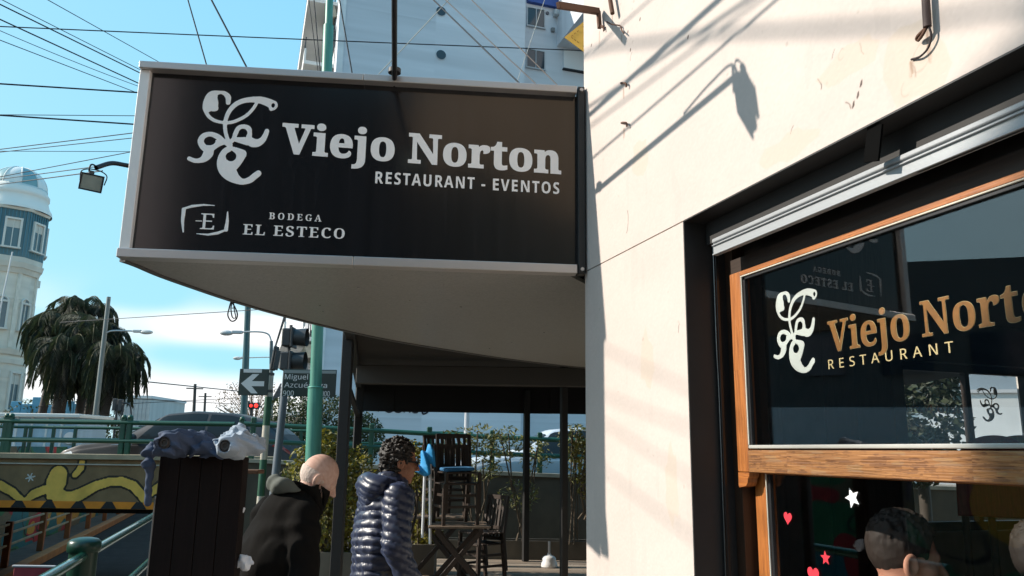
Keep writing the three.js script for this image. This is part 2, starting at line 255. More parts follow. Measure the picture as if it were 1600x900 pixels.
// green street railings
const mGreen = M([0.012, 0.085, 0.045], { roughness: 0.42, map: T.mottle, metalness: 0.0 });
{
  const t = thing('street_railing', 'green tubular railing on the bridge parapet in front of the grey car', 'railing');
  const y = (D, px, py) => onD(px, py, D).y, D = 15.1, top = y(D, 20, 658), mid = y(D, 20, 687), b = y(D, 20, 712);
  for (const h of [top, mid]) obj('rail', bar(P(-14, D, h), P(-5.2, D, h), 0.045), mGreen, t);
  for (const px of [6, 13, 190, 200, 376, -180, -188]) { const q = onD(px, 690, D), r = q.clone().sub(EYEP).dot(SIDE); obj('post', [rbox(0.10, top - b + 0.10, 0.07, 0.02, P(r, D).x, (top + b) / 2 + 0.05, P(r, D).z, -YAW), place(new THREE.SphereGeometry(0.05, 10, 8), P(r, D).x, top + 0.1, P(r, D).z)], mGreen, t); }
  const t2 = thing('street_railing', 'thinner green railing on the far kerb of the bridge, behind the grey car', 'railing'), D2 = 21.5, a = y(D2, 100, 668), c = y(D2, 100, 686), e = STREET;
  for (const h of [a, c, 1.0]) obj('rail', bar(P(-22, D2, h), P(-1, D2, h), 0.04), mGreen, t2);
  for (const px of [38, 46, 82, 116, 240, 330, 470]) { const r = onD(px, 690, D2).sub(EYEP).dot(SIDE); obj('post', rbox(0.09, a - e + 0.08, 0.07, 0.02, P(r, D2).x, (a + e) / 2, P(r, D2).z, -YAW), mGreen, t2); }
  const t3 = thing('street_railing', 'green railing on the street wall behind the terrace plants', 'railing'), W = wallTop;
  for (const dh of [0.64, 0.36]) for (let i = 0; i < 4; i++) obj('rail', bar(W[i].clone().add(V(0, dh, 0)).addScaledVector(HEAD, 0.15), W[i + 1].clone().add(V(0, dh, 0)).addScaledVector(HEAD, 0.15), 0.042), mGreen, t3);
  for (let i = 0; i < 4; i++) for (const k of [0.08, 0.55]) { const q = W[i].clone().lerp(W[i + 1], k).addScaledVector(HEAD, 0.15); obj('post', rbox(0.09, 0.72, 0.07, 0.02, q.x, q.y + 0.4, q.z, -YAW), mGreen, t3); }
}
// near handrail above the ramp
{
  const t = thing('ramp_handrail', 'glossy green pipe handrail with a fat round post top at the pavement edge', 'railing');
  const m = M([0.02, 0.12, 0.075], { roughness: 0.22, metalness: 0.35, physical: true, clearcoat: 0.6 });
  const a = onY(250, 800, 0.95), b = onY(90, 893, 0.95), d = b.clone().sub(a), far = a.clone().addScaledVector(d, -0.9), near = b.clone().addScaledVector(d, 0.25);
  obj('rail', bar(far, near, 0.032, 0.032, 20), m, t);
  const lower = (p) => p.clone().setY(0.5);
  obj('rail', bar(lower(far), lower(near), 0.032, 0.032, 20), m, t);
  const c = onY(130, 868, 0.95).setY(0);
  obj('post', [cyl(0.085, 0.085, 1.0, c.x, 0.5, c.z, 28), place(lathe([[0.085, 0], [0.098, 0.0], [0.102, 0.03], [0.098, 0.06], [0.08, 0.078], [0.04, 0.088], [0, 0.09]], 28), c.x, 0.975, c.z)], M([0.008, 0.04, 0.024], { roughness: 0.3 }), t);
  const e = far.clone().lerp(near, 0.18); obj('post', cyl(0.04, 0.04, 0.96, e.x, 0.48, e.z), m, t);
}

// ───────────────────────── the restaurant ─────────────────────────
const SEG = 2.4685;
T.plaster = (() => { // painted plaster: trowel marks, chips and hairline cracks (metres: 5 wide, 4 high)
  const W = 1600, H = 1280, c = document.createElement('canvas'); c.width = W; c.height = H; const g = c.getContext('2d');
  g.fillStyle = '#f1ece6'; g.fillRect(0, 0, W, H);
  const im = g.getImageData(0, 0, W, H);
  for (let j = 0; j < H; j++) for (let i = 0; i < W; i++) { const n = 0.965 + 0.05 * fbm(i / 90, j / 60, 1, 4) - 0.02 * noise(i / 3, j / 3, 2) - (fbm(i / 26, j / 120, 8, 3) > 0.68 ? 0.012 : 0); for (let k = 0; k < 3; k++) im.data[(j * W + i) * 4 + k] *= Math.min(1, n); }
  g.putImageData(im, 0, 0);
  const px = (z, y) => [(z + 3.5) / 5 * W, H - (y - 1) / 4 * H];
  let s = 5; const r = () => { s = (s * 16807) % 2147483647; return s / 2147483647; };
  const crack = (x, y, a, n, len, w, col) => { g.strokeStyle = col; g.lineWidth = w; g.beginPath(); g.moveTo(x, y); for (let i = 0; i < n; i++) { a += (r() - 0.5) * 1.1; x += Math.cos(a) * len; y += Math.sin(a) * len; g.lineTo(x, y); } g.stroke(); };
  const mark = (X, Y, f) => { const p = onX(X, Y, W1X), q = px(p.z, p.y); f(q[0], q[1]); };
  for (const [X, Y] of [[1340, 150], [1333, 165], [1345, 132]]) mark(X, Y, (x, y) => { g.fillStyle = '#4a3d38'; g.beginPath(); g.moveTo(x - 1.2, y + 1.2); g.lineTo(x + 0.5, y - 3); g.lineTo(x + 2, y - 4); g.lineTo(x + 1.3, y + 0.5); g.lineTo(x - 1, y + 2.6); g.fill(); });
  for (const [X, Y] of [[1330, 170], [1283, 140], [1350, 85], [1300, 92], [985, 95], [1430, 120], [1458, 70], [1235, 210], [1100, 470], [1060, 520]]) mark(X, Y, (x, y) => { crack(x, y, -1.2 + (r() - 0.5), 3 + r() * 3, 2.2, 0.6 + r() * 0.5, 'rgba(95,82,74,0.7)'); });
  for (const [X, Y, R] of [[1315, 85, 5], [1440, 88, 12], [1418, 135, 8]]) mark(X, Y, (x, y) => { g.strokeStyle = 'rgba(150,138,128,0.5)'; g.lineWidth = 1; g.beginPath(); g.ellipse(x, y, R * 0.7, R, 0.6, r() * 2, 3 + r() * 3); g.stroke(); });
  mark(981, 345, (x, y) => { g.strokeStyle = 'rgba(120,108,98,0.8)'; g.lineWidth = 1.1; g.beginPath(); g.ellipse(x - 5, y, 6, 17, 0.1, -1.1, 1.2); g.stroke(); });
  for (const [X, Y] of [[1000, 30], [981, 50], [1075, 58], [924, 71], [985, 78]]) mark(X, Y, (x, y) => { g.fillStyle = '#5d4a40'; g.beginPath(); g.ellipse(x, y, 1.3, 2.6, 0.4, 0, 7); g.fill(); });
  for (const [X, Y, w, h] of [[1325, 95, 70, 34], [1430, 95, 60, 80], [1000, 250, 46, 60], [1230, 230, 80, 26], [1010, 560, 40, 70], [1050, 760, 30, 90]]) mark(X, Y, (x, y) => { g.fillStyle = 'rgba(232,222,206,0.55)'; g.beginPath(); for (let i = 0; i < 16; i++) { const a = i / 16 * 6.283, q = 0.7 + 0.5 * r(); g.lineTo(x + Math.cos(a) * w * q / 2, y + Math.sin(a) * h * q / 2); } g.fill(); });
  for (const [X, Y, L] of [[937, 48, 30], [957, 22, 26], [974, 138, 22], [975, 200, 20], [1450, 46, 34], [1424, 95, 18], [971, 54, 16]]) mark(X, Y, (x, y) => { for (let k = 0; k < 5; k++) { g.strokeStyle = `rgba(128,84,54,${0.10 + 0.16 * r()})`; g.lineWidth = 0.7 + r(); g.beginPath(); let q = x + (r() - 0.5) * 4; g.moveTo(q, y); for (let i = 1; i < 6; i++) { q += (r() - 0.5) * 1.4; g.lineTo(q, y + L * i / 6 * (0.5 + r() * 0.6)); } g.stroke(); } });
  for (let i = 0; i < 240; i++) { g.fillStyle = `rgba(120,105,92,${0.05 + 0.14 * r()})`; g.beginPath(); g.ellipse(r() * W, r() * H, 0.6 + r() * 1.6, 0.6 + r() * 2.2, r() * 3, 0, 7); g.fill(); }
  const t = new THREE.CanvasTexture(c); t.colorSpace = THREE.SRGBColorSpace; t.wrapS = t.wrapT = THREE.RepeatWrapping; t.repeat.set(1 / 5, 1 / 4); t.offset.set(3.5 / 5, -1 / 4); return t;
})();
T.plasterB = texture(512, 512, (u, v) => gray(0.55 * fbm(u * 5, v * 5, 2, 3, 5) + 0.3 * fbm(u * 24, v * 24, 6, 3, 24) + 0.15 * noise(u * 150, v * 150)), false, 0.8, 0.8);
const mPlaster = M([0.62, 0.56, 0.54], { map: T.plaster, roughness: 0.88, bumpMap: T.plasterB, bumpScale: 0.0022 });
const mDark = M([0.028, 0.026, 0.026], { roughness: 0.55, map: T.mottle });
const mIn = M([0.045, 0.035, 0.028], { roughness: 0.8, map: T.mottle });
const WZ0 = -2.417, WZ1 = -0.5, WB = 0.72, WT = 2.475;
{
  const t = thing('restaurant_building', 'white plastered corner restaurant with a recessed wooden window', 'building');
  const facade = (z0, z1, y0, y1) => { const g = new THREE.BoxGeometry(0.28, y1 - y0, z1 - z0, 1, 1, 1); g.translate(W1X + 0.14, (y0 + y1) / 2, (z0 + z1) / 2); norm(g); const p = g.attributes.position, uv = g.attributes.uv; for (let i = 0; i < p.count; i++) uv.setXY(i, p.getZ(i), p.getY(i)); return g; };
  obj('wall', [facade(-3.3, 2.8, SEG + 0.005, 5.2)], mPlaster, t);
  obj('wall_pier', facade(-3.3, WZ0, 0, SEG), mPlaster, t);
  obj('wall_pier', facade(WZ1, 2.8, 0, SEG), mPlaster, t);
  obj('wall_panel', facade(WZ0, WZ1, 0, WB), mPlaster, t);
  // cut corner and the facade on the side street, with a window opening
  const side = M([0.70, 0.67, 0.62], { map: T.mottle, roughness: 0.9 });
  const ang = slab([V(W1X + 0.001, 0, -3.301), V(5.0, 0, -6.85), V(5.0, 0, -6.6), V(W1X + 0.28, 0, -3.0)], 0, 5.2); obj('corner_wall', ang, side, t);
  const OX0 = 6.55, OX1 = 8.45, OB = 0.9, OT = 2.66, Z = -6.725;
  obj('side_wall', [box((OX0 - 5), 5.2, 0.25, (5 + OX0) / 2, 2.6, Z), box(13 - OX1, 5.2, 0.25, (13 + OX1) / 2, 2.6, Z), box(OX1 - OX0, OB, 0.25, (OX0 + OX1) / 2, OB / 2, Z), box(OX1 - OX0, 5.2 - OT, 0.25, (OX0 + OX1) / 2, (5.2 + OT) / 2, Z)], side, t);
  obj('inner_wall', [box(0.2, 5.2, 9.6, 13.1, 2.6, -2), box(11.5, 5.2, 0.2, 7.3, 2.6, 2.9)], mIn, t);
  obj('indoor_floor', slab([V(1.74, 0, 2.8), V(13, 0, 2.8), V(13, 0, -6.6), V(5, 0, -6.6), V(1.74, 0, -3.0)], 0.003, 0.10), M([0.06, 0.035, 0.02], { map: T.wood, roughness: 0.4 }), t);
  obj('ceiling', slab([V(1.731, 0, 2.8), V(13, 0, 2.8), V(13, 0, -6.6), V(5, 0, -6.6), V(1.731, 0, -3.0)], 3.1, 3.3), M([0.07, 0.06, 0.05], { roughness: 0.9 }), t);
  obj('roof', slab([V(W1X, 0, 2.9), V(13.2, 0, 2.9), V(13.2, 0, -6.86), V(5, 0, -6.86), V(W1X, 0, -3.31)], 5.2, 5.4), mConcrete, t);
  // panelled lining of the inside, dark
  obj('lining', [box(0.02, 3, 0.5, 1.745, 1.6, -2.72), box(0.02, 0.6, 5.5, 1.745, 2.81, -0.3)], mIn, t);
  obj('pillar', [box(0.28, 3, 0.28, 3.60, 1.6, -4.0)], M([0.05, 0.035, 0.03], { map: T.wood, roughness: 0.6 }), t);
  // side street window
  const w = obj('side_window', [box(OX1 - OX0, 0.09, 0.08, (OX0 + OX1) / 2, OT - 0.045, Z), box(OX1 - OX0, 0.09, 0.08, (OX0 + OX1) / 2, OB + 0.045, Z), box(0.08, OT - OB - 0.18, 0.08, OX0 + 0.04, (OT + OB) / 2, Z), box(0.08, OT - OB - 0.18, 0.08, OX1 - 0.04, (OT + OB) / 2, Z), box(0.06, OT - OB - 0.18, 0.07, OX0 + 0.98, (OT + OB) / 2, Z), box(OX1 - OX0 - 0.16, 0.07, 0.07, (OX0 + OX1) / 2, 1.58, Z - 0.003)], M([0.03, 0.02, 0.015], { roughness: 0.6 }), t);
  obj('pane', box(OX1 - OX0 - 0.17, OT - OB - 0.19, 0.004, (OX0 + OX1) / 2, (OT + OB) / 2, Z - 0.01), M([1, 1, 1], { physical: true, transmission: 1, roughness: 0, thickness: 0, ior: 1.5 }), w);
  globalThis.SIDEWIN = { OX0, OX1, OB, OT, Z };
  // fittings of the street window: dark reveal, shutter lath, guides
  const zc = (WZ0 + WZ1) / 2, zlen = WZ1 - WZ0;
  obj('window_reveal', [box(0.275, WT - WB, 0.006, W1X + 0.138, (WT + WB) / 2, WZ0 + 0.003), box(0.275, 0.006, zlen - 0.012, W1X + 0.138, WT - 0.003, zc), box(0.275, WT - WB, 0.006, W1X + 0.138, (WT + WB) / 2, WZ1 - 0.003)], mDark, t);
  const xl = W1X + 0.065, zLath = onX(1115, 385, xl).z, lz = WZ1 - 0.03 - zLath, lc = (WZ1 - 0.03 + zLath) / 2, lt = onX(1115, 374, xl).y, lb = onX(1117, 399, xl).y;
  obj('shutter_lath', [box(0.014, lt - lb - 0.014, lz, xl + 0.006, (lt + lb) / 2 - 0.007, lc), rbox(0.020, 0.016, lz, 0.005, xl + 0.002, lt - 0.008, lc), rbox(0.010, 0.004, lz, 0.0015, xl - 0.003, lt - 0.024, lc), rbox(0.016, 0.006, lz, 0.002, xl + 0.001, lb + 0.003, lc)], M([0.31, 0.325, 0.34], { roughness: 0.5, metalness: 0.2, bumpMap: T.fine, bumpScale: 0.0008 }), t);
  obj('shutter_slat', [box(0.012, WT - 0.008 - lt, zlen - 0.02, xl + 0.03, (WT - 0.006 + lt) / 2, zc)], M([0.016, 0.015, 0.015], { roughness: 0.7 }), t);
  obj('shadow_tab', box(0.006, 0.092, 0.05, W1X + 0.012, WT - 0.052, onX(1400, 262, xl).z - 0.013, 0, 0.25), M([0.006, 0.006, 0.006], { roughness: 1, physical: true, specularIntensity: 0 }), t);  // black tab added under the lintel only to cast a notch of shadow
  obj('shutter_guide', [rbox(0.012, 1.62, 0.005, 0.002, W1X + 0.118, 1.59, WZ0 + 0.011), rbox(0.012, 1.62, 0.005, 0.002, W1X + 0.118, 1.59, WZ0 + 0.026)], M([0.03, 0.03, 0.03], { roughness: 0.3, metalness: 0.6 }), t);
  obj('shutter_guide_lip', tube([V(W1X + 0.112, 2.42, WZ0 + 0.017), V(W1X + 0.110, 2.0, WZ0 + 0.0175), V(W1X + 0.113, 1.9, WZ0 + 0.016), V(W1X + 0.110, 1.2, WZ0 + 0.017)], 0.0035, 40, 6), M([0.16, 0.16, 0.16], { roughness: 0.25, metalness: 0.8 }), t);
  obj('jamb', [box(0.10, 1.72, 0.047, W1X + 0.215, 1.56, WZ0 + 0.030), box(0.30, 0.04, zlen - 0.02, W1X + 0.14, WB + 0.02, zc)], M([0.05, 0.024, 0.013], { roughness: 0.5, map: T.wood }), t);
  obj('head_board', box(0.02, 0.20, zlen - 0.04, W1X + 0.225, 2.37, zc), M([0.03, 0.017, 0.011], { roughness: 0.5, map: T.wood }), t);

  // sashes
  const mWood = M([0.44, 0.15, 0.030], { map: T.wood, roughness: 0.48, bumpMap: T.woodB, bumpScale: 0.0012, physical: true, clearcoat: 0.25, clearcoatRoughness: 0.35 });
  const mWoodRail = M([0.33, 0.145, 0.048], { map: T.woodWorn, roughness: 0.6, bumpMap: T.woodB, bumpScale: 0.002 });
  const mBead = M([0.72, 0.68, 0.58], { map: T.mottle, roughness: 0.6 }), mRubber = M([0.012, 0.012, 0.014], { roughness: 0.4 });
  const X = W1X + 0.15, zl = onX(1145, 560, X).z, zr = WZ1 - 0.06, zg = onX(1162, 560, X).z;
  const yTopG = onX(1300, 381, X).y, yRail1 = 1.675, yRail0 = 1.586;
  const glassM = M([1, 1, 1], { physical: true, transmission: 1, roughness: 0, thickness: 0, ior: 1.62 });
  const up = obj('upper_sash', [beam(V(X + 0.02, yRail0 + 0.0, (zl + zg) / 2), V(X + 0.02, yTopG + 0.017, (zl + zg) / 2), 0.04, zg - zl, 0.004), box(0.04, 0.016, zr - zg, X + 0.021, yTopG + 0.009, (zr + zg) / 2)], mWood, t);
  obj('shaded_top_rail', box(0.036, 0.05, zr - zl, X + 0.024, yTopG + 0.043, (zr + zl) / 2), M([0.035, 0.018, 0.010], { roughness: 0.5, map: T.wood }), up);  // same wood in dark brown, the shade above the glass put into its colour
  // horn below the stile
  obj('sash_horn', place(poly([[0, 0], [zg - zl, 0], [zg - zl - 0.002, -0.012], [zg - zl - 0.010, -0.020], [zg - zl - 0.012, -0.032], [zg - zl - 0.022, -0.044], [0.004, -0.05], [0, -0.046]], 0.038), X + 0.039, yRail0 - 0.001, zl, -Math.PI / 2), mWood, up);
  obj('meeting_rail', rbox(0.05, yRail1 - yRail0 - 0.016, zr - zg - 0.004, 0.004, X + 0.021, (yRail0 + yRail1) / 2 - 0.008, (zr + zg) / 2 + 0.002), mWoodRail, up);
  obj('sill_bead', rbox(0.030, 0.012, zr - zg - 0.012, 0.004, X + 0.012, yRail1 - 0.006, (zr + zg) / 2), M([0.50, 0.49, 0.45], { map: T.mottle, roughness: 0.6 }), up);
  obj('glazing_bead', [rbox(0.006, yTopG - yRail1, 0.005, 0.002, X + 0.003, (yTopG + yRail1) / 2, zg + 0.004), rbox(0.006, 0.005, zr - zg, 0.002, X + 0.003, yTopG - 0.003, (zr + zg) / 2)], mBead, up);
  obj('glazing_strip', [box(0.012, yTopG - yRail1, 0.010, X + 0.012, (yTopG + yRail1) / 2, zg + 0.013), box(0.012, 0.008, zr - zg, X + 0.012, yTopG - 0.011, (zr + zg) / 2)], mRubber, up);
  obj('pane', box(0.003, yTopG - yRail1, zr - zg, X + 0.018, (yTopG + yRail1) / 2, (zr + zg) / 2), glassM, up);
  const X2 = X + 0.05, z2l = onX(1183, 830, X2).z, z2g = onX(1199, 830, X2).z, yb = 0.80;
  const low = obj('lower_sash', [box(0.04, yRail0 - yb, z2g - z2l, X2 + 0.021, (yRail0 + yb) / 2, (z2l + z2g) / 2), box(0.04, 0.08, zr - z2g, X2 + 0.021, yb + 0.04, (zr + z2g) / 2), box(0.04, 0.07, zr - z2g, X2 + 0.021, yRail0 + 0.03, (zr + z2g) / 2)], mWood, t);
  obj('glazing_bead', rbox(0.006, yRail0 - yb, 0.005, 0.002, X2 + 0.003, (yRail0 + yb) / 2, z2g + 0.004), mBead, low);
  obj('glazing_strip', box(0.012, yRail0 - yb, 0.012, X2 + 0.012, (yRail0 + yb) / 2, z2g + 0.014), mRubber, low);
  obj('pane', box(0.003, yRail0 - yb - 0.08, zr - z2g, X2 + 0.018, (yRail0 + yb + 0.08) / 2, (zr + z2g) / 2), glassM, low);
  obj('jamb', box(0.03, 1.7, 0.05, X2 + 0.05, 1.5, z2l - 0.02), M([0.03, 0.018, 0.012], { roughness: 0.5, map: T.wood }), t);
  globalThis.SASH = { X, X2, zr };
}

// ───────────────────────── logo drawing shared by sign and window ─────────────────────────
const LOGO = (() => { // units: fifths of a photograph pixel, y down, from (270, 120)
  const S = [
    [[402, 196, 20], [398, 155, 24], [365, 124, 18], [330, 118, 14], [290, 128, 24], [262, 160, 48], [250, 205, 56], [236, 240, 44], [226, 275, 20], [250, 315, 15], [300, 346, 14], [370, 360, 13], [440, 356, 14], [510, 328, 14], [570, 288, 14], [615, 235, 14], [645, 180, 14]],
    [[260, 200, 60], [285, 240, 36], [302, 248, 24]],
    [[620, 160, 24], [540, 172, 21], [470, 205, 20], [420, 262, 19], [396, 330, 18], [394, 390, 17], [408, 450, 16], [436, 515, 17]],
    [[610, 160, 24], [680, 164, 30], [740, 180, 34], [782, 198, 38]], [[780, 205, 36], [768, 226, 20]],
    [[440, 520, 18], [472, 492, 18], [488, 440, 20], [510, 400, 21], [550, 388, 22], [590, 404, 26], [600, 440, 24], [604, 480, 26], [625, 506, 36], [672, 512, 32], [714, 486, 26], [738, 440, 22], [746, 412, 20]],
    [[470, 490, 14], [530, 495, 24], [590, 500, 34]],
    [[440, 535, 22], [400, 512, 18], [345, 478, 22], [285, 462, 22], [230, 480, 28], [206, 515, 26], [225, 555, 26], [258, 580, 28]],
    [[420, 518, 14], [365, 524, 26], [325, 540, 34], [290, 570, 36], [278, 610, 42], [250, 652, 30], [210, 672, 20], [170, 674, 18], [126, 660, 17]],
    [[446, 530, 24], [450, 560, 22], [420, 590, 30], [398, 630, 34], [395, 680, 40], [430, 720, 62], [470, 760, 58], [520, 800, 38], [580, 822, 24], [640, 805, 26], [675, 775, 26], [704, 752, 25]],
    [[460, 560, 14], [510, 580, 24], [556, 606, 38]], [[550, 612, 40], [525, 650, 44], [490, 690, 50], [450, 720, 60]]];
  const C = [];
  for (const s of S) { const c = new THREE.CatmullRomCurve3(s.map((p) => V(...p)), false, 'centripetal'); const n = s.length * 5; let a = null; for (let i = 0; i <= n; i++) { const p = c.getPoint(i / n); if (a) C.push([a, p]); a = p; } }
  const holes = [[781, 200, 14, 19, 0.4], [548, 436, 36, 34, 0], [280, 513, 47, 34, -0.1], [467, 628, 43, 37, 0]];
  return (x, y) => { let d = 1e9; for (const [a, b] of C) d = Math.min(d, capsule(x, y, 0, [a.x, a.y], [b.x, b.y], a.z, b.z)); for (const [cx, cy, rx, ry] of holes) d = Math.max(d, -ellip(x, y, 0, [cx, cy, 0], [rx, ry, 40])); return d; };
})();
const LB = [108, 104, 824, 846];   // bounding box of the drawing
function logo(x0, y0, x1, y1, cell, thick, shear = 0) { // fitted into a box, y up; shear: rise per metre
  const sx = (x1 - x0) / (LB[2] - LB[0]), sy = (y1 - y0) / (LB[3] - LB[1]), s = Math.min(sx, sy);
  return decal((x, y) => LOGO(LB[0] + (x - x0) / sx, LB[3] - (y - y0) / sy) * s, [x0 - 0.008, y0 - 0.008], [x1 + 0.008, y1 + 0.008], cell, thick);
}

// ───────────────────────── canopy with the big sign ─────────────────────────
{
  const YB = 2.455, o = onY(187, 405, YB), e0 = onX(913, 430, W1X);
  const A = V(o.x, 0, o.z), B = V(W1X + 0.0, 0, e0.z), dir = B.clone().sub(A), LEN = dir.length(); dir.normalize();
  const turn = Math.atan2(-dir.z, dir.x), nrm = V(Math.sin(turn), 0, Math.cos(turn));
  const t = thing('sign_canopy', 'dark rounded corner canopy with a large black restaurant sign over the pavement', 'sign', V(A.x, 0, A.z), turn);
  const loc = (x, y, off = 0) => { const d = ray(x, y), a0 = A.clone().addScaledVector(nrm, off), k = a0.clone().sub(EYEP).dot(nrm) / d.dot(nrm), p = EYEP.clone().addScaledVector(d, k).sub(A); return [p.dot(dir), p.y]; };
  const toL = (p) => { const q = p.clone().sub(A); return [q.dot(dir), -q.dot(nrm)]; };   // plan: along, back
  const tl = loc(217, 92), tr = loc(905, 150), YT = (tl[1] + tr[1]) / 2;
  globalThis.SIGN = { A, dir, nrm, LEN, YB, YT, turn };
  const f0 = 0.028;   // frame strip width top and bottom
  const aluG = M([0.52, 0.49, 0.47], { roughness: 0.36, metalness: 0.6, bumpMap: T.fine, bumpScale: 0.0004 }), aluL = M([0.78, 0.75, 0.72], { roughness: 0.5, metalness: 0.1 });
  const yb1 = loc(400, 400)[1], sL = loc(197, 392)[0];
  const bh = (loc(500, 418)[1] - loc(500, 404)[1]) * -1;
  // panel
  const vinyl = M([0.014, 0.0135, 0.015], { physical: true, roughness: 0.13, ior: 1.6, map: T.vstreak, bumpMap: again(T.mottleB, 0.6, 0.25), bumpScale: 0.0012 });
  const pL = loc(222, 250)[0], strip = loc(262, 250)[0];
  const pR = LEN - 0.035, y0 = YB + bh, y1 = YT - 0.035;
  const E = [pL, pR]; const back = -0.01;
  obj('sign_panel', box(E[1] - E[0], y1 - y0, 0.012, (E[0] + E[1]) / 2, (y0 + y1) / 2, back), vinyl, t);
  obj('frame_side', rbox(pL, y1 - y0, 0.05, 0.004, pL / 2, (y0 + y1) / 2, 0), aluL, t);
  obj('frame_side', rbox(0.034, YT - YB, 0.06, 0.004, LEN - 0.018, (YT + YB) / 2, 0.012), M([0.012, 0.012, 0.012], { roughness: 0.5 }), t);
  const sec = (y, h, d) => { const gs = []; const n = 2; for (let i = 0; i < n; i++) gs.push(rbox((LEN - 0.04) / n - 0.0015, h, d, 0.004, (LEN - 0.04) * (i + 0.5) / n, y, 0.012)); return gs; };
  obj('frame_top', sec(YT - 0.0175, 0.035, 0.07), aluG, t);
  obj('frame_bottom', sec(YB + bh / 2, bh, 0.07), aluG, t);
  for (const y of [YB + 0.02, YT - 0.02]) obj('bolt', place(new THREE.CylinderGeometry(0.009, 0.009, 0.012, 8), LEN - 0.018, y, 0.046, 0, Math.PI / 2), aluG, t);
  // plan of the canopy
  const edge = [[187, 401], [215, 416], [250, 431], [300, 449], [362, 470], [430, 490], [500, 508], [600, 530], [700, 547], [800, 562], [915, 575]].map(([x, y]) => toL(onY(x, y, YB)));
  const curve = new THREE.SplineCurve([[0, 0.03], ...edge.slice(1), toL(V(4.3, 0, -7.25)), toL(V(5.2, 0, -7.3))].map((p) => new THREE.Vector2(...p))).getPoints(64);
  const plan = [...curve.map((p) => [p.x, p.y]), toL(V(5.2, 0, -6.9)), toL(V(4.95, 0, -6.88)), toL(V(W1X - 0.05, 0, -3.36)), [LEN - 0.03, 0.03]];
  const flat = (pts, y, h) => { const s = new THREE.Shape(pts.map((p) => new THREE.Vector2(p[0], p[1]))); const g = new THREE.ExtrudeGeometry(s, { depth: h, bevelEnabled: false }); g.rotateX(-Math.PI / 2); g.translate(0, y, 0); return metric(g); };
  obj('soffit', flat(plan, YB + 0.004, 0.02), M([0.34, 0.325, 0.30], { physical: true, roughness: 0.5, map: T.grain, clearcoat: 0.25, clearcoatRoughness: 0.3, bumpMap: again(T.mottleB, 0.4, 1.2), bumpScale: 0.006 }), t);
  const rim = []; for (let i = 0; i + 1 < curve.length; i++) { const a = curve[i], b = curve[i + 1]; rim.push(beam(V(a.x, (YB + YT) / 2, -a.y), V(b.x, (YB + YT) / 2, -b.y), 0.012, YT - YB)); }
  obj('fascia', rim, M([0.05, 0.05, 0.052], { roughness: 0.5 }), t);
  obj('soffit_edge', curve.slice(0, -1).map((a, i) => beam(V(a.x, YB + 0.002, -a.y), V(curve[i + 1].x, YB + 0.002, -curve[i + 1].y), 0.03, 0.012)), M([0.10, 0.095, 0.09], { roughness: 0.5 }), t);
  for (const [x, y] of [[363, 482], [500, 478], [505, 487], [668, 507], [765, 545], [800, 535], [640, 470], [720, 480], [850, 520], [560, 450], [430, 440]]) { const p = toL(onY(x, y, YB)); obj('screw', cyl(0.006, 0.006, 0.005, p[0], YB + 0.0025, -p[1], 8), M([0.6, 0.6, 0.6], { metalness: 0.8, roughness: 0.25 }), t); }
  obj('roof_sheet', flat(plan, YT - 0.05, 0.03), M([0.10, 0.09, 0.08], { roughness: 0.9, map: T.mottle }), t);
  { // torn roofing felt along the top edge
    const lumps = []; for (const [a, b, h] of [[0.07, 0.55, 0.022], [0.75, 1.08, 0.026], [1.10, 1.46, 0.020], [1.5, 1.75, 0.015]]) lumps.push(tube([V(a, YT + 0.002, -0.03), V(a + 0.1, YT + h, -0.05), V((a + b) / 2, YT + h * 0.8, -0.06), V(b - 0.05, YT + h * 0.5, -0.05), V(b, YT - 0.01, -0.04)], 0.013, 20, 6));
    lumps.push(rbox(0.06, 0.02, 0.05, 0.006, 0.12, YT + 0.014, -0.04, 0.3)); obj('roofing_felt', lumps, M([0.045, 0.04, 0.036], { roughness: 0.95, map: T.mottle }), t);
  }
  // print on the panel
  const ink = M([0.90, 0.86, 0.82], { roughness: 0.6 }), Zp = back + 0.007;
  const B2 = (x0, y0_, x1, y1_) => { const a = loc(x0, y0_), b = loc(x1, y1_); return [a[0], a[1], b[0], b[1]]; };
  { const x0 = loc(291.6, 250)[0], x1 = loc(435, 160)[0], yb = loc(390, 289)[1], yt = loc(335, 141)[1]; obj('sign_logo', place(logo(x0, yb, x1, yt, 0.0022, 0.0008), 0, 0, Zp + 0.001), ink, t); }
  const line = (str, font, [ax, ay], [bx, by], capTop, o = {}) => { const a = loc(ax, ay), b = loc(bx, by), ct = loc(...capTop), f = (ct[0] - a[0]) / (b[0] - a[0]); const g = lettering(str, font, { x0: a[0], x1: b[0], y: 0, cap: ct[1] - lerp(a[1], b[1], f), depth: 0.0016, ...o }); const sl = (b[1] - a[1]) / (b[0] - a[0]); g.applyMatrix4(new THREE.Matrix4().set(1, 0, 0, 0, sl, 1, 0, a[1] - sl * a[0], 0, 0, 1, Zp, 0, 0, 0, 1)); obj('lettering', g, ink, t); };
  line('Viejo Norton', fontSerif, [438, 238], [877, 271], [660, 210], { fat: 0.028, track: 0.02 });
  line('RESTAURANT - EVENTOS', fontSans, [586, 286], [874, 303], [592, 268], { track: 0.12 });
  line('BODEGA', fontSerif, [420, 342], [502, 346], [424, 332], { track: 0.35 });
  line('EL ESTECO', fontSerif, [379, 366], [538, 373], [383, 350], { track: 0.14 });
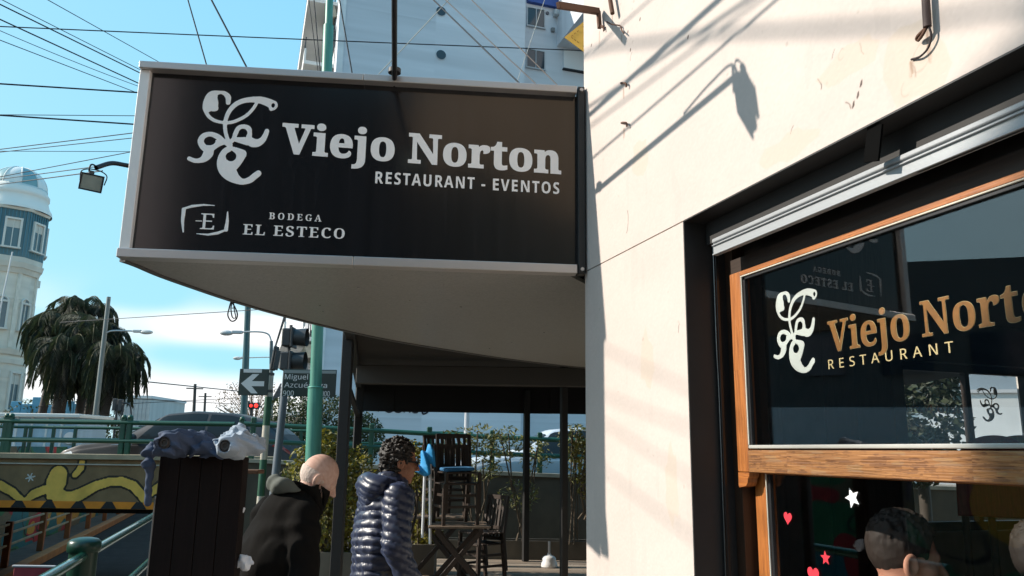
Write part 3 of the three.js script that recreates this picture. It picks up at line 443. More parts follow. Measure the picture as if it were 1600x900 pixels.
  { // shield with the letter E
    const q = (x, y) => loc(x, y), px = loc(283, 340)[0] - loc(282, 340)[0], S = [[[286, 362, 1.2], [285, 345, 2.6], [287, 327, 3.4]], [[286, 326, 1.6], [300, 322, 2.4], [318, 320, 1.6], [335, 321, 0.7]], [[355.5, 331, 1], [355, 345, 2.4], [353, 359, 3.2]], [[307, 365, 0.7], [325, 366.5, 1.8], [340, 364, 2.4], [353, 359, 1.6]]].map((s) => s.map(([x, y, r]) => [...q(x, y), r * px]));
    const lo = q(276, 372), hi = q(362, 312);
    obj('sign_emblem', place(decal((x, y) => { let d = 9; for (const s of S) for (let i = 0; i + 1 < s.length; i++) d = Math.min(d, capsule(x, y, 0, s[i].slice(0, 2), s[i + 1].slice(0, 2), s[i][2], s[i + 1][2])); return d; }, lo, hi, 0.0016, 0.0008), 0, 0, Zp + 0.001), ink, t);
    line('E', fontSerifR, [312, 357.5], [334, 358.5], [314, 333]); line('-', fontSerifR, [305, 349], [315, 349.4], [306, 338]);
  }
}
// floodlight on its arm above the sign (its shadow lies on the wall)
const mIron = M([0.02, 0.02, 0.022], { roughness: 0.55, metalness: 0.3 });
function floodlight(name, label, base, arm, tip, turn, size) {
  const t = thing(name, label, 'floodlight', base, 0);
  const r = (p) => p.clone().sub(base);
  obj('arm', arm, mIron, t);
  const h = new THREE.Group(); h.name = 'lamp_housing'; h.position.copy(r(tip)); h.rotation.set(turn[0], turn[1], turn[2], 'YXZ'); h.scale.set(size, size, size * 0.5); t.add(h);
  const body = rbox(0.21, 0.16, 0.07, 0.02, 0, -0.10, 0), bm = M([0.10, 0.10, 0.095], { roughness: 0.55, map: T.mottle });
  obj('housing', [body, rbox(0.12, 0.10, 0.06, 0.02, 0, -0.09, -0.05), rbox(0.05, 0.05, 0.05, 0.012, -0.03, 0.0, -0.035), ...[-0.06, -0.03, 0, 0.03, 0.06].map((x) => box(0.004, 0.13, 0.03, x, -0.1, -0.075))], bm, h);
  obj('bezel', [rbox(0.23, 0.016, 0.02, 0.005, 0, -0.018, 0.04), rbox(0.23, 0.016, 0.02, 0.005, 0, -0.182, 0.04), rbox(0.016, 0.15, 0.02, 0.005, -0.107, -0.1, 0.04), rbox(0.016, 0.15, 0.02, 0.005, 0.107, -0.1, 0.04)], mIron, h);
  obj('lens', box(0.2, 0.15, 0.006, 0, -0.1, 0.039), M([0.42, 0.43, 0.36], { roughness: 0.15, map: T.mottle }), h);
  obj('bracket', [tube([V(-0.12, -0.10, 0), V(-0.125, 0.0, -0.01), V(-0.06, 0.035, -0.02), V(0, 0.04, -0.02)], 0.006, 16, 6), tube([V(0.12, -0.10, 0), V(0.125, 0.0, -0.01), V(0.06, 0.035, -0.02), V(0, 0.04, -0.02)], 0.006, 16, 6)], mIron, h);
  return t;
}
{
  const s = SIGN, k0 = 0.44 * 2.414;
  const base = onD(616, 121, 3.42); base.y = s.YT - 0.01;
  const S0 = onX(917, 310, W1X), S1 = onX(1146, 122, W1X), off = SUNWARD.clone().multiplyScalar((W1X - base.x) / -SUNWARD.x);
  let elbow = S1.clone().add(off); for (let k = 0; k < 3; k += 0.005) { elbow = S1.clone().addScaledVector(SUNWARD, k); const d = elbow.clone().sub(EYEP); if (800 + FPX * d.dot(RGT) / d.dot(FWD) < 617) break; }
  const loc = (p) => p.clone().sub(base);
  const arm = [bar(loc(base).addScaledVector(loc(elbow).normalize(), -0.35), loc(elbow), 0.0125, 0.0125), tube([loc(elbow).lerp(loc(base), 0.3).add(V(0, 0.02, 0)), loc(elbow).lerp(loc(base), 0.12).add(V(0.01, 0.045, 0)), loc(elbow).lerp(loc(base), 0.02).add(V(0, 0.05, 0.02)), loc(elbow).add(V(0, -0.02, 0.03))], 0.005, 20, 6), cyl(0.03, 0.03, 0.02, 0, 0.01, 0), bar(loc(elbow).add(V(0, 0.04, 0)), loc(elbow).add(V(0, -0.05, 0)), 0.008)];
  floodlight('floodlight', 'floodlight arm rising from the middle of the sign top', base, arm, elbow.clone().add(V(0, -0.02, 0.05)), [0.12, Math.PI + 0.05, 0], 0.9);
  const b2 = onD(212, 259, 5.3), t2 = onD(139, 268, 5.0), l2 = (p) => p.clone().sub(b2), far = b2.clone().add(V(0.45, 0.02, -0.25));
  floodlight('floodlight', 'weathered floodlight hanging off the arm beyond the outer end of the sign', b2, [bar(l2(far), l2(onD(196, 258, 5.25)), 0.016), tube([l2(onD(196, 258, 5.25)), l2(onD(175, 255, 5.15)), l2(onD(150, 262, 5.02))], 0.016, 16, 8), tube([l2(onD(155, 264, 5.05)), l2(onD(145, 257, 5.02)), l2(onD(141, 259, 5.0)), l2(onD(139, 268, 5.0))], 0.006, 16, 6)], onD(147, 271, 5.0), [0.25, -0.15, -0.16], 0.64);
}
// lettering on the window panes (stuck to the inner face of the glass)
{
  const X = SASH.X + 0.0215, t = thing('window_lettering', 'white scroll logo and gold restaurant name stuck on the upper pane', 'lettering', V(X, 0, 0), -Math.PI / 2);
  const q = (x, y) => { const p = onX(x, y, X); return [p.z, p.y]; };
  { const a = q(1209, 565), b = q(1277, 455); obj('logo', logo(a[0], q(1250, 584)[1], b[0], q(1265, 444)[1], 0.0016, 0.0005), M([0.58, 0.62, 0.58], { roughness: 0.6, map: T.mottle }), t); }
  const gold = M([0.29, 0.125, 0.020], { roughness: 0.45, metalness: 0.1, map: T.mottle }), rim = M([0.62, 0.50, 0.26], { roughness: 0.35, metalness: 0.3 });
  const a = q(1306, 546), b = q(1511, 516), ct = q(1452, 469), cb = q(1440, 527), cap = ct[1] - cb[1], x0 = q(1293, 503)[0], w = b[0] - x0;
  const n = (s, fat, z, m) => { const g0 = lettering('Viejo No', fontSerif, { x0: 0, x1: 1, y: 0, cap: 1 }); const full = lettering(s, fontSerif, { x0, x1: x0 + w * 1.62, y: cb[1], cap, depth: 0.0008, fat }); obj('name_lettering', place(full, 0, 0, z), m, t); };
  n('Viejo Norton', 0.009, 0, rim); n('Viejo Norton', 0, 0.001, gold);
  const c = q(1295, 577), d = q(1491, 553), e = q(1297, 562);
  obj('small_lettering', place(lettering('RESTAURANT', fontSansR, { x0: c[0], x1: d[0], y: c[1], cap: e[1] - c[1], track: 0.5, depth: 0.0008 }), 0, 0, 0), rim, t);
  const X2 = SASH.X2 + 0.0145, q2 = (x, y) => { const p = onX(x, y, X2); return p; };
  const star = (R, r) => { const p = []; for (let i = 0; i < 10; i++) { const a = i * Math.PI / 5 + Math.PI / 2, k = i % 2 ? r : R; p.push([Math.cos(a) * k, Math.sin(a) * k]); } return p; };
  const heart = (R) => { const p = []; for (let i = 0; i < 40; i++) { const a = i / 40 * Math.PI * 2; p.push([R * 0.062 * 16 * Math.pow(Math.sin(a), 3), R * 0.068 * (13 * Math.cos(a) - 5 * Math.cos(2 * a) - 2 * Math.cos(3 * a) - Math.cos(4 * a))]); } return p; };
  const red = M([0.62, 0.03, 0.05], { roughness: 0.5 }), white = M([0.85, 0.87, 0.92], { roughness: 0.5 });
  for (const [x, y, k, R, m, lab, rz] of [[1332, 778, 's', 0.030, white, 'large white star sticker on the lower pane', 0.35], [1231, 809, 'h', 0.020, red, 'small red heart sticker on the lower pane, below the white star', -0.1], [1290, 872, 's', 0.022, red, 'red star sticker low on the lower pane', 0.05], [1271, 898, 'h', 0.026, red, 'large red heart sticker cut by the bottom of the photo', 0]]) {
    const o = obj('window_sticker', poly(k === 's' ? star(R, R * 0.45) : heart(R), 0.0006), m); o.position.copy(q2(x, y)); o.rotation.set(0, -Math.PI / 2, 0); o.rotateZ(rz); tag(o, lab, 'sticker');
  }
  // the same name on the window of the side street, read from behind
  const s = SIDEWIN, t2 = thing('window_lettering', 'reversed name and logo on the far side window seen through the dining room', 'lettering', V(0, 0, s.Z - 0.016), Math.PI);
  const z2 = s.Z - 0.016, q3 = (x, y) => { const p = onZ(x, y, z2); return [-p.x, p.y]; };
  const l0 = q3(1568, 660), l1 = q3(1525, 603); obj('logo', logo(l0[0], l0[1], l1[0], l1[1], 0.004, 0.0008), M([0.5, 0.52, 0.5], { roughness: 0.6 }), t2);
  const n0 = q3(1515, 647), n1 = q3(1414, 630); obj('name_lettering', lettering('Viejo Norton', fontSerif, { x0: n0[0], x1: n1[0] + 0.25, y: n0[1], cap: 0.09, depth: 0.001 }), gold, t2);
}

// ───────────────────────── far buildings ─────────────────────────
const px2m = (D) => D / 1256;
T.render = texture(256, 256, (u, v) => gray(0.86 + 0.14 * fbm(u * 5, v * 5, 2, 4, 5)), true, 0.15, 0.15);
T.streak = texture(256, 256, (u, v) => gray(0.85 + 0.15 * fbm(u * 24, v * 3, 2, 4)), true, 0.12, 0.05);
const mGlassFar = M([0.03, 0.045, 0.06], { roughness: 0.08, metalness: 0.0 });
const mWhiteFar = M([0.66, 0.68, 0.72], { map: T.streak, roughness: 0.9 });
{ // tower block over the terrace: shaded blank side, sunlit balcony side
  const Z = -30, c = onZ(528, 60, Z), x0 = c.x, H = 22.4, x1 = 19, zb = -46;
  const t = thing('apartment_tower', 'tall white apartment tower with portholes in its blank shaded side', 'building');
  const xs = onZ(820, 90, Z).x;
  obj('wall', [box(xs - x0, H, 1.0, (x0 + xs) / 2, H / 2, Z - 0.5), box(xs - x0 - 0.2, H, 14.9, (x0 + xs) / 2 + 0.1, H / 2, Z - 8.5)], mWhiteFar, t);
  obj('recessed_wall', [box(x1 - xs, H, 15, (x1 + xs) / 2, H / 2, Z - 8.2)], mWhiteFar, t);
  obj('wall_edge', box(0.25, H, 0.06, x0 + 0.12, H / 2, Z + 0.03), M([0.78, 0.78, 0.78], { map: T.streak }), t);
  const xb = onZ(879, 30, Z).x, yb = onZ(885, 62, Z).y;
  obj('stair_bay', box(6, 23 - yb, 4.2, xb + 3, (23 + yb) / 2, Z + 1.4), mWhiteFar, t);
  for (const y of [18, 86, -52, 154, 222, 290, 358, 426]) { const p = onZ(689, y, Z); obj('porthole', [place(new THREE.CylinderGeometry(0.21, 0.21, 0.12, 24), p.x, p.y, Z - 0.02, 0, Math.PI / 2)], mGlassFar, t); obj('porthole_rim', place(new THREE.TorusGeometry(0.215, 0.018, 8, 28), p.x, p.y, Z + 0.012), mWhiteFar, t); }
  const mFr = M([0.4, 0.42, 0.44], { roughness: 0.6 });
  const zr = Z - 0.7;
  for (const [ax, ay, bx, by] of [[824, 17, 850, 40], [823, 82, 850, 105], [824, -50, 850, -27], [824, 150, 850, 172], [824, 215, 850, 238], [824, 280, 850, 303]]) {
    const a = onZ(ax, by, zr), b = onZ(bx, ay, zr), w = b.x - a.x, h = b.y - a.y, x = (a.x + b.x) / 2, y = (a.y + b.y) / 2;
    const o = obj('window', [box(w, h, 0.03, x, y, zr + 0.02)], mGlassFar, t);
    obj('window_frame', [box(w + 0.07, 0.035, 0.06, x, y + h / 2 + 0.017, zr + 0.03), box(w + 0.12, 0.05, 0.12, x, y - h / 2 - 0.025, zr + 0.05), box(0.035, h, 0.06, x - w / 2 - 0.017, y, zr + 0.03), box(0.035, h, 0.06, x + w / 2 + 0.017, y, zr + 0.03), box(0.035, h, 0.05, x, y, zr + 0.05)], mFr, o);
  }
  for (const [ax, ay, bx, by] of [[880, 86, 925, 108], [880, 151, 925, 173]]) { const a = onZ(ax, by, zr), b = onZ(bx, ay, zr), w = b.x - a.x, h = b.y - a.y; const s = obj('shutter', box(w, h, 0.08, (a.x + b.x) / 2, (a.y + b.y) / 2, zr + 0.05), M([0.66, 0.68, 0.69]), t); obj('shutter_sill', box(w + 0.1, 0.06, 0.16, (a.x + b.x) / 2, a.y - 0.03, zr + 0.08), M([0.02, 0.02, 0.025]), s); }
  { const a = onZ(863, 48, zr); obj('vent', [box(0.16, 0.18, 0.14, a.x, a.y, zr + 0.07)], M([0.2, 0.2, 0.2]), t); const b = onZ(870, 24, zr); obj('air_conditioner', [rbox(0.42, 0.28, 0.3, 0.03, b.x, b.y, zr + 0.15), place(new THREE.CylinderGeometry(0.1, 0.1, 0.02, 20), b.x, b.y, zr + 0.305, 0, Math.PI / 2)], M([0.42, 0.44, 0.45]), t); const d = onZ(855, 21, zr); obj('vent', place(new THREE.CylinderGeometry(0.08, 0.08, 0.06, 16), d.x, d.y, zr + 0.03, 0, Math.PI / 2), M([0.1, 0.1, 0.12]), t); }
  { const a = onZ(823, 2, zr); obj('blue_panel', box(1.6, 0.5, 0.2, a.x + 0.8, a.y + 0.15, zr + 0.1), M([0.03, 0.07, 0.25]), t); }
  // sunlit side with balconies
  for (let k = 0; k < 7; k++) { const y = 3 + k * 2.95; obj('balcony', [box(1.3, 0.16, 12, x0 - 0.55, y, Z - 8), box(0.08, 0.55, 12, x0 - 1.16, y + 0.35, Z - 8)], M([0.7, 0.69, 0.66], { map: T.render }), t);
    obj('balcony_railing', [...Array.from({ length: 12 }, (_, i) => box(0.04, 0.5, 0.04, x0 - 1.16, y + 0.87, Z - 2.2 - i * 1.05)), box(0.05, 0.05, 12, x0 - 1.16, y + 1.12, Z - 8)], M([0.06, 0.07, 0.08]), t);
    const w = obj('window', box(0.05, 1.7, 2.2, x0 + 0.0, y + 1.5, Z - 3), mGlassFar, t); obj('awning', box(0.3, 0.5, 2.4, x0 - 0.16, y + 2.45, Z - 3, 0, 0, 0.3), M([0.5, 0.46, 0.36], { map: T.mottle }), w);
    obj('window', box(0.05, 1.7, 2.2, x0 + 0.0, y + 1.5, Z - 7), mGlassFar, t); }
  // paint scrawl near the ground
  const p = onZ(590, 643, Z), q = onZ(668, 651, Z), s = (q.x - p.x), k = [];
  const glyph = [[0, 0, .25, .5, .55, 0], [.55, .5, .6, 0, .9, .1, 1.0, .5, .62, .45], [1.3, .5, 1.1, .4, 1.05, .1, 1.3, 0, 1.5, .2, 1.3, .25], [1.6, 0, 1.8, .5, 2.0, 0], [1.7, .2, 1.95, .2], [2.2, 0, 2.1, .3, 2.3, .5, 2.5, .3, 2.45, .05, 2.2, 0], [2.7, .5, 2.9, .1, 3.0, .4, 3.1, .1, 2.8, -.1, 2.75, .1]];
  for (const g of glyph) { const v = []; for (let i = 0; i < g.length; i += 2) v.push(V(p.x + g[i] / 3.1 * s, p.y + g[i + 1] * 0.42, Z + 0.005)); k.push(place(tube(v, 0.035, 24, 5), 0, 0, 0)); }
  for (const g of k) g.scale(1, 1, 1); obj('paint_scrawl', k, M([0.02, 0.02, 0.03]), t);
}
{ // corner house with a dome
  const D = 49, k = px2m(D), cpos = onD(10, 400, D), R = 55 * k, t = thing('domed_house', 'cream corner house with a teal mansard and a white and teal dome', 'building', V(cpos.x, STREET, cpos.z), -YAW);
  const y = (py) => onD(20, py, D).y - STREET, lean = 0;
  const oct = (r, y0, y1, r2 = r, off = 0) => { const g = new THREE.CylinderGeometry(r2, r, y1 - y0, 8, 1); g.rotateY(off); g.translate(0, (y0 + y1) / 2, 0); return metric(norm(g)); };
  const offA = (14.7 + 0) * Math.PI / 180;     // one edge of the octagon faces us a little to the side
  const mC = M([0.74, 0.70, 0.60], { map: T.streak, roughness: 0.9 }), mTeal = M([0.095, 0.195, 0.22], { map: T.streak, roughness: 0.55 }), mTealD = M([0.18, 0.33, 0.35], { map: T.render, roughness: 0.4 });
  obj('wall', [oct(R * 0.9, 0, y(424), R * 0.9, offA)], mC, t);
  for (const g of [oct(R * 0.95, y(432), y(424), R * 0.99, offA), oct(R * 1.02, y(424), y(416), R * 1.05, offA), oct(R * 1.0, y(416), y(408), R * 1.0, offA), oct(R * 0.96, y(556), y(548), R * 1.0, offA), oct(R * 0.94, y(570), y(563), R * 0.95, offA), ...[470, 482, 590].map((q) => oct(R * 0.915, y(q + 2.5), y(q), R * 0.915, offA))]) obj('cornice', g, mC, t);
  for (let i = 0; i < 8; i++) { const a = offA + i * Math.PI / 4; obj('pilaster', box(0.22, y(432) - y(545), 0.22, Math.sin(a) * R * 0.87, (y(432) + y(545)) / 2, Math.cos(a) * R * 0.87, a), mC, t); }
  const man = obj('mansard', oct(R * 1.0, y(408), y(336), R * 0.97, offA), mTeal, t);
  { const ribs = []; for (let i = 0; i < 64; i++) { const a = i / 64 * Math.PI * 2, seg = Math.PI / 4, aa = ((a - offA) % seg + seg) % seg - seg / 2, r = R * 0.985 * Math.cos(seg / 2) / Math.cos(aa) + 0.01; ribs.push(box(0.04, y(338) - y(406), 0.05, Math.sin(a) * r, (y(338) + y(406)) / 2, Math.cos(a) * r, a)); } obj('standing_seam', ribs, M([0.06, 0.19, 0.25], { roughness: 0.5 }), man); }
  obj('cornice', oct(R * 1.02, y(338), y(334), R * 1.04, offA), mC, t); obj('drum', [place(lathe([[R * 1.0, y(334)], [R * 0.98, y(328)], [R * 0.90, y(322)], [R * 0.84, y(312)], [R * 0.88, y(310)], [R * 0.88, y(305)], [R * 0.80, y(300)], [R * 0.80, y(296)], [R * 0.5, y(296)]], 40), 0.1, 0, 0)], M([0.76, 0.74, 0.68], { map: T.render }), t);
  // dome in gores
  const r0 = R * 0.765, yb = y(298), yt = y(263), nG = 10;
  for (let i = 0; i < nG; i++) { const pts = []; for (let j = 0; j <= 12; j++) { const a = j / 12 * Math.PI / 2; pts.push(new THREE.Vector2(r0 * Math.cos(a), yb + (yt - yb) * Math.sin(a) + 0)); } const g = new THREE.LatheGeometry(pts, 6, i / nG * Math.PI * 2, Math.PI * 2 / nG); obj('dome_gore', place(g, 0.15, 0, 0), i % 2 ? mTealD : M([0.70, 0.70, 0.66], { roughness: 0.5 }), t); }
  for (let i = 0; i < nG; i++) { const a = i / nG * Math.PI * 2, v = []; for (let j = 0; j <= 8; j++) { const b = j / 8 * Math.PI / 2; v.push(V(0.15 + Math.sin(a) * r0 * 1.005 * Math.cos(b), yb + (yt - yb) * 1.005 * Math.sin(b), Math.cos(a) * r0 * 1.005 * Math.cos(b))); } obj('dome_rib', tube(v, 0.045, 16, 5), M([0.66, 0.66, 0.62]), t); }
  // windows in the faces
  const face = (i) => { const a = offA + (i + 0.5) * Math.PI / 4; return a; };
  const win = (a, rr0, yc, w, h, arch) => { const r = rr0 * Math.cos(Math.PI / 8), g = new THREE.Group(); g.name = 'window'; g.position.set(Math.sin(a) * r, yc, Math.cos(a) * r); g.rotation.y = a; t.add(g);
    obj('pane', box(w, h, 0.06, 0, 0, 0.0), M([0.10, 0.16, 0.18], { roughness: 0.1 }), g);
    obj('frame', [box(w + 0.24, 0.12, 0.2, 0, h / 2 + 0.06, 0.05), box(w + 0.36, 0.10, 0.3, 0, -h / 2 - 0.05, 0.08), box(0.12, h, 0.2, -w / 2 - 0.06, 0, 0.05), box(0.12, h, 0.2, w / 2 + 0.06, 0, 0.05), box(0.05, h, 0.1, 0, 0, 0.03), ...(arch ? [place(new THREE.TorusGeometry(w / 2 + 0.06, 0.06, 6, 16, Math.PI), 0, h / 2, 0.05)] : [])], M([0.62, 0.60, 0.54]), g);
    if (arch) obj('arch_pane', place(new THREE.CylinderGeometry(w / 2, w / 2, 0.05, 20, 1, false, 0, Math.PI), 0, h / 2, 0.01, 0, Math.PI / 2, 0), M([0.10, 0.16, 0.18], { roughness: 0.1 }), g); else obj('blind', box(w, h * 0.3, 0.07, 0, h * 0.35, 0.012), M([0.55, 0.53, 0.47]), g); };
  for (const i of [-2, -1, 0, 1, 2]) { win(face(i) - Math.PI / 4 * 0, R * 0.99, y(374), 0.72, 1.75, false); win(face(i), R * 0.9, y(497), 0.6, 1.6, true); win(face(i), R * 0.9, y(612), 0.7, 2.2, false); }
  // wing that recedes behind the tower
  obj('wing_wall', [box(9, y(420), 6, -5.6, y(420) / 2, -2.5), box(9.2, 0.5, 6.2, -5.6, y(417), -2.5), box(9, y(345) - y(412), 6, -5.6, (y(345) + y(412)) / 2, -2.5)], mC, t);
  obj('flagpole', bar(V(1.35, 0, R + 0.6), V(1.95, y(408), R + 0.3), 0.05, 0.04), M([0.5, 0.5, 0.5], { metalness: 0.4, roughness: 0.4 }), t);
}
{ // far white building with a tilted roofline, blue hoarding, low white wall
  const D = 75, a = onD(186, 620, D), b = onD(231, 690, D);
  const box2 = (x0, y0, x1, y1, D, depth) => { const p = onD(x0, y1, D), q = onD(x1, y0, D); const w = q.clone().sub(p).dot(SIDE), h = q.y - STREET; return [p, w, h, depth]; };
  const t = thing('white_warehouse', 'pale flat-roofed building beyond the palms', 'building', onD(208, 650, D).setY(STREET), -YAW);
  const w = 50 * px2m(D), h = onD(208, 622, D).y - STREET;
  obj('wall', [box(w, h, 8, 0, h / 2, -4)], M([0.5, 0.51, 0.5], { map: T.streak }), t); obj('roof_trim', box(w + 0.2, 0.25, 8.2, 0, h + 0.12, -4), M([0.6, 0.6, 0.6]), t);
  obj('window', [box(0.5, 0.9, 0.1, w * 0.3, h * 0.45, 0.02)], mGlassFar, t); obj('window', [box(0.5, 0.9, 0.1, -w * 0.2, h * 0.5, 0.02)], mGlassFar, t);
  for (let i = 1; i < 8; i++) obj('sheet_seam', box(0.05, h - 0.3, 0.05, -w / 2 + i * w / 8, h / 2, 0.03), M([0.4, 0.41, 0.42]), t);
  const D2 = 43, t2 = thing('blue_hoarding', 'bright blue painted hoarding between the palm trunks', 'hoarding', onD(88, 660, D2).setY(STREET), -YAW), hw = 150 * px2m(D2);
  for (let i = 0; i < 9; i++) obj('panel', rbox(hw / 9 - 0.02, onD(88, 628 + [0, 8, -14, 10, 3, -3, 5, 9, 6][i], D2).y - STREET, 0.1, 0.02, -hw / 2 + (i + 0.5) * hw / 9, (onD(88, 628, D2).y - STREET) / 2, 0), M([0.14, 0.40, 0.58], { map: T.streak }), t2);
  const D3 = 30, t3 = thing('kiosk', 'low white and pale blue kiosk behind the left end of the railing', 'kiosk', onD(60, 680, D3).setY(STREET), -YAW), w3 = 118 * px2m(D3), h3 = onD(60, 652, D3).y - STREET;
  obj('wall', [box(w3, h3, 2.2, 0, h3 / 2, -1.1)], M([0.36, 0.50, 0.60], { map: T.streak }), t3); obj('roof', rbox(w3 + 0.3, 0.14, 2.6, 0.03, 0, h3 + 0.07, -1.1), M([0.66, 0.66, 0.62]), t3);
  for (let i = 1; i < 5; i++) obj('panel_strip', box(0.07, h3 - 0.02, 0.06, -w3 / 2 + i * w3 / 5, h3 / 2, 0.02), M([0.6, 0.62, 0.62]), t3);
  obj('sign_disc', place(new THREE.CylinderGeometry(0.22, 0.22, 0.05, 24), w3 / 2 - 0.2, h3 * 0.62, 0.05, 0, Math.PI / 2), M([0.7, 0.7, 0.7]), t3);
}
{ // building beside and behind the photographer, mirrored in the panes and the sign
  const slabHouse = (label, a, b, depth, H, col) => { const d = b.clone().sub(a), L = d.length(), t = thing('street_block', label, 'building', a.clone().lerp(b, 0.5), Math.atan2(-d.z, d.x)), m = M(col, { map: T.render, roughness: 0.9 }); obj('wall', box(L, H, depth, 0, H / 2, -depth / 2), m, t); obj('cornice', box(L + 0.3, 0.35, 0.4, 0, H - 0.2, 0.1), m, t); for (let i = 0; i < Math.floor(L / 2.6); i++) for (let j = 0; j < 2; j++) obj('window', box(1.1, 1.6, 0.1, -L / 2 + 1.4 + i * 2.6, 2.2 + j * 2.9, 0.02), mGlassFar, t); return t; };
  slabHouse('dark stone block across the street, mirrored in the sign face', P(0.6, -16), P(-6.35, -16), 7, 12.9, [0.05, 0.048, 0.05]);
  slabHouse('sunlit rose plastered house mirrored at the outer end of the sign face', P(-6.45, -16.2), P(-15, -23), 6, 16, [0.72, 0.58, 0.57]);
  slabHouse('tan house mirrored at the wall end of the sign face', P(8.2, -16.2), P(0.7, -23.3), 6, 17, [0.62, 0.42, 0.27]);
  const t2 = thing('street_block', 'dark low block across the avenue, seen only mirrored in the window', 'building', P(-27, 17, STREET), -YAW + 0.9);
  obj('wall', [box(15, 6, 8, 0, 3, 0), box(5, 2, 5, -3, 7, 0)], M([0.10, 0.095, 0.09], { map: T.render }), t2); obj('shopfront', [box(14, 2.2, 0.1, 0, 1.5, 4.04)], M([0.55, 0.55, 0.55]), t2); for (let i = 0; i < 5; i++) obj('window', box(1.6, 1.4, 0.1, -5.6 + i * 2.8, 4.4, 4.03), mGlassFar, t2);
}
{ // house on the side street, seen through both windows of the dining room
  const t = thing('side_street_house', 'white house on the side street seen through the dining room windows', 'building', V(24, STREET, -23), -0.6);
  obj('wall', [box(14, 3.3, 6, 0, 1.65, -3)], M([0.74, 0.73, 0.70], { map: T.render }), t); obj('upper_wall', box(13.6, 3.0, 5.6, 0, 4.86, -3.1), M([0.32, 0.38, 0.42], { map: T.render }), t); obj('ledge', box(14.2, 0.12, 6.2, 0, 3.34, -3), M([0.5, 0.5, 0.5]), t);
  for (let i = 0; i < 5; i++) { const w = obj('window', box(1.5, 1.5, 0.1, -5.4 + i * 2.7, 4.9, -0.27), mGlassFar, t); obj('window_bars', [0, 1, 2, 3].map((k) => box(0.04, 1.5, 0.06, -5.4 + i * 2.7 - 0.54 + k * 0.36, 4.9, -0.18)), M([0.03, 0.03, 0.03]), w); }
}
{ // far low skyline to the right of the palms
  for (const [x0, x1, y0, D, c, lab] of [[228, 300, 690, 120, [0.30, 0.29, 0.27], 'low grey house far down the avenue'], [300, 372, 684, 140, [0.36, 0.30, 0.25], 'low tan house far down the avenue, nearer the signpost']]) {
    const p = onD((x0 + x1) / 2, 700, D).setY(STREET), w = (x1 - x0) * px2m(D), h = onD(x0, y0, D).y - STREET, t = thing('far_house', lab, 'house', p, -YAW); obj('wall', box(w, h, 8, 0, h / 2, -4), M(c, { map: T.streak }), t); obj('roof', place(poly([[-w / 2 - 0.3, 0], [w / 2 + 0.3, 0], [0, h * 0.35]], 8.4), 0, h, -8.2), M([0.22, 0.12, 0.09]), t); for (let i = 0; i < 3; i++) obj('window', box(1.1, 1.2, 0.1, -w / 3 + i * w / 3, h * 0.55, 0.02), mGlassFar, t);
  }
}

// ───────────────────────── trees and shrubs ─────────────────────────
function leafGeo(list) { // list of [x,y,z, dx,dy,dz (half length), wx,wy,wz (half width)] -> folded leaf quads
  const pos = new Float32Array(list.length * 18), uv = new Float32Array(list.length * 12); let o = 0;
  for (const [x, y, z, a, b, c, d, e, f] of list) { const q = [[x - a, y - b, z - c], [x + d, y + e, z + f], [x + a, y + b, z + c], [x - a, y - b, z - c], [x + a, y + b, z + c], [x - d, y - e, z - f]]; for (const v of q) { pos.set(v, o); o += 3; } }
  const g = new THREE.BufferGeometry(); g.setAttribute('position', new THREE.BufferAttribute(pos, 3)); for (let i = 0; i < uv.length / 2; i++) { uv[2 * i] = pos[3 * i]; uv[2 * i + 1] = pos[3 * i + 1]; } g.setAttribute('uv', new THREE.BufferAttribute(uv, 2)); g.computeVertexNormals(); return g;
}
const leafM = (c, thru = 0.35) => M(c, { physical: true, transmission: thru, thickness: 0, roughness: 0.85, side: THREE.DoubleSide, map: T.leaf });
T.leaf = texture(64, 64, (u, v) => { const n = 0.5 + 0.5 * noise(u * 8, v * 8, 3, 8); return [n * 1.0, n, n * 0.8]; }, true, 3.1, 3.1);
function shrubLeaves(blobs, n, len, wid) { const L = []; for (let i = 0; i < n; i++) { const b = blobs[Math.floor(rnd() * blobs.length)], th = rnd() * 6.283, ph = Math.acos(2 * rnd() - 1), r = 0.45 + 0.6 * Math.pow(rnd(), 0.5), s = Math.sin(ph); const x = b[0] + b[3] * r * s * Math.cos(th), y = b[1] + b[4] * r * Math.cos(ph), z = b[2] + b[5] * r * s * Math.sin(th); const d = V(rr(-1, 1), rr(-0.7, 0.9), rr(-1, 1)).normalize(), w = new THREE.Vector3().crossVectors(d, V(rr(-1, 1), rr(-1, 1), rr(-1, 1))).normalize(), l = len * rr(0.6, 1.3), q = wid * rr(0.6, 1.3); L.push([x, y, z, d.x * l, d.y * l, d.z * l, w.x * q, w.y * q, w.z * q]); } return leafGeo(L); }
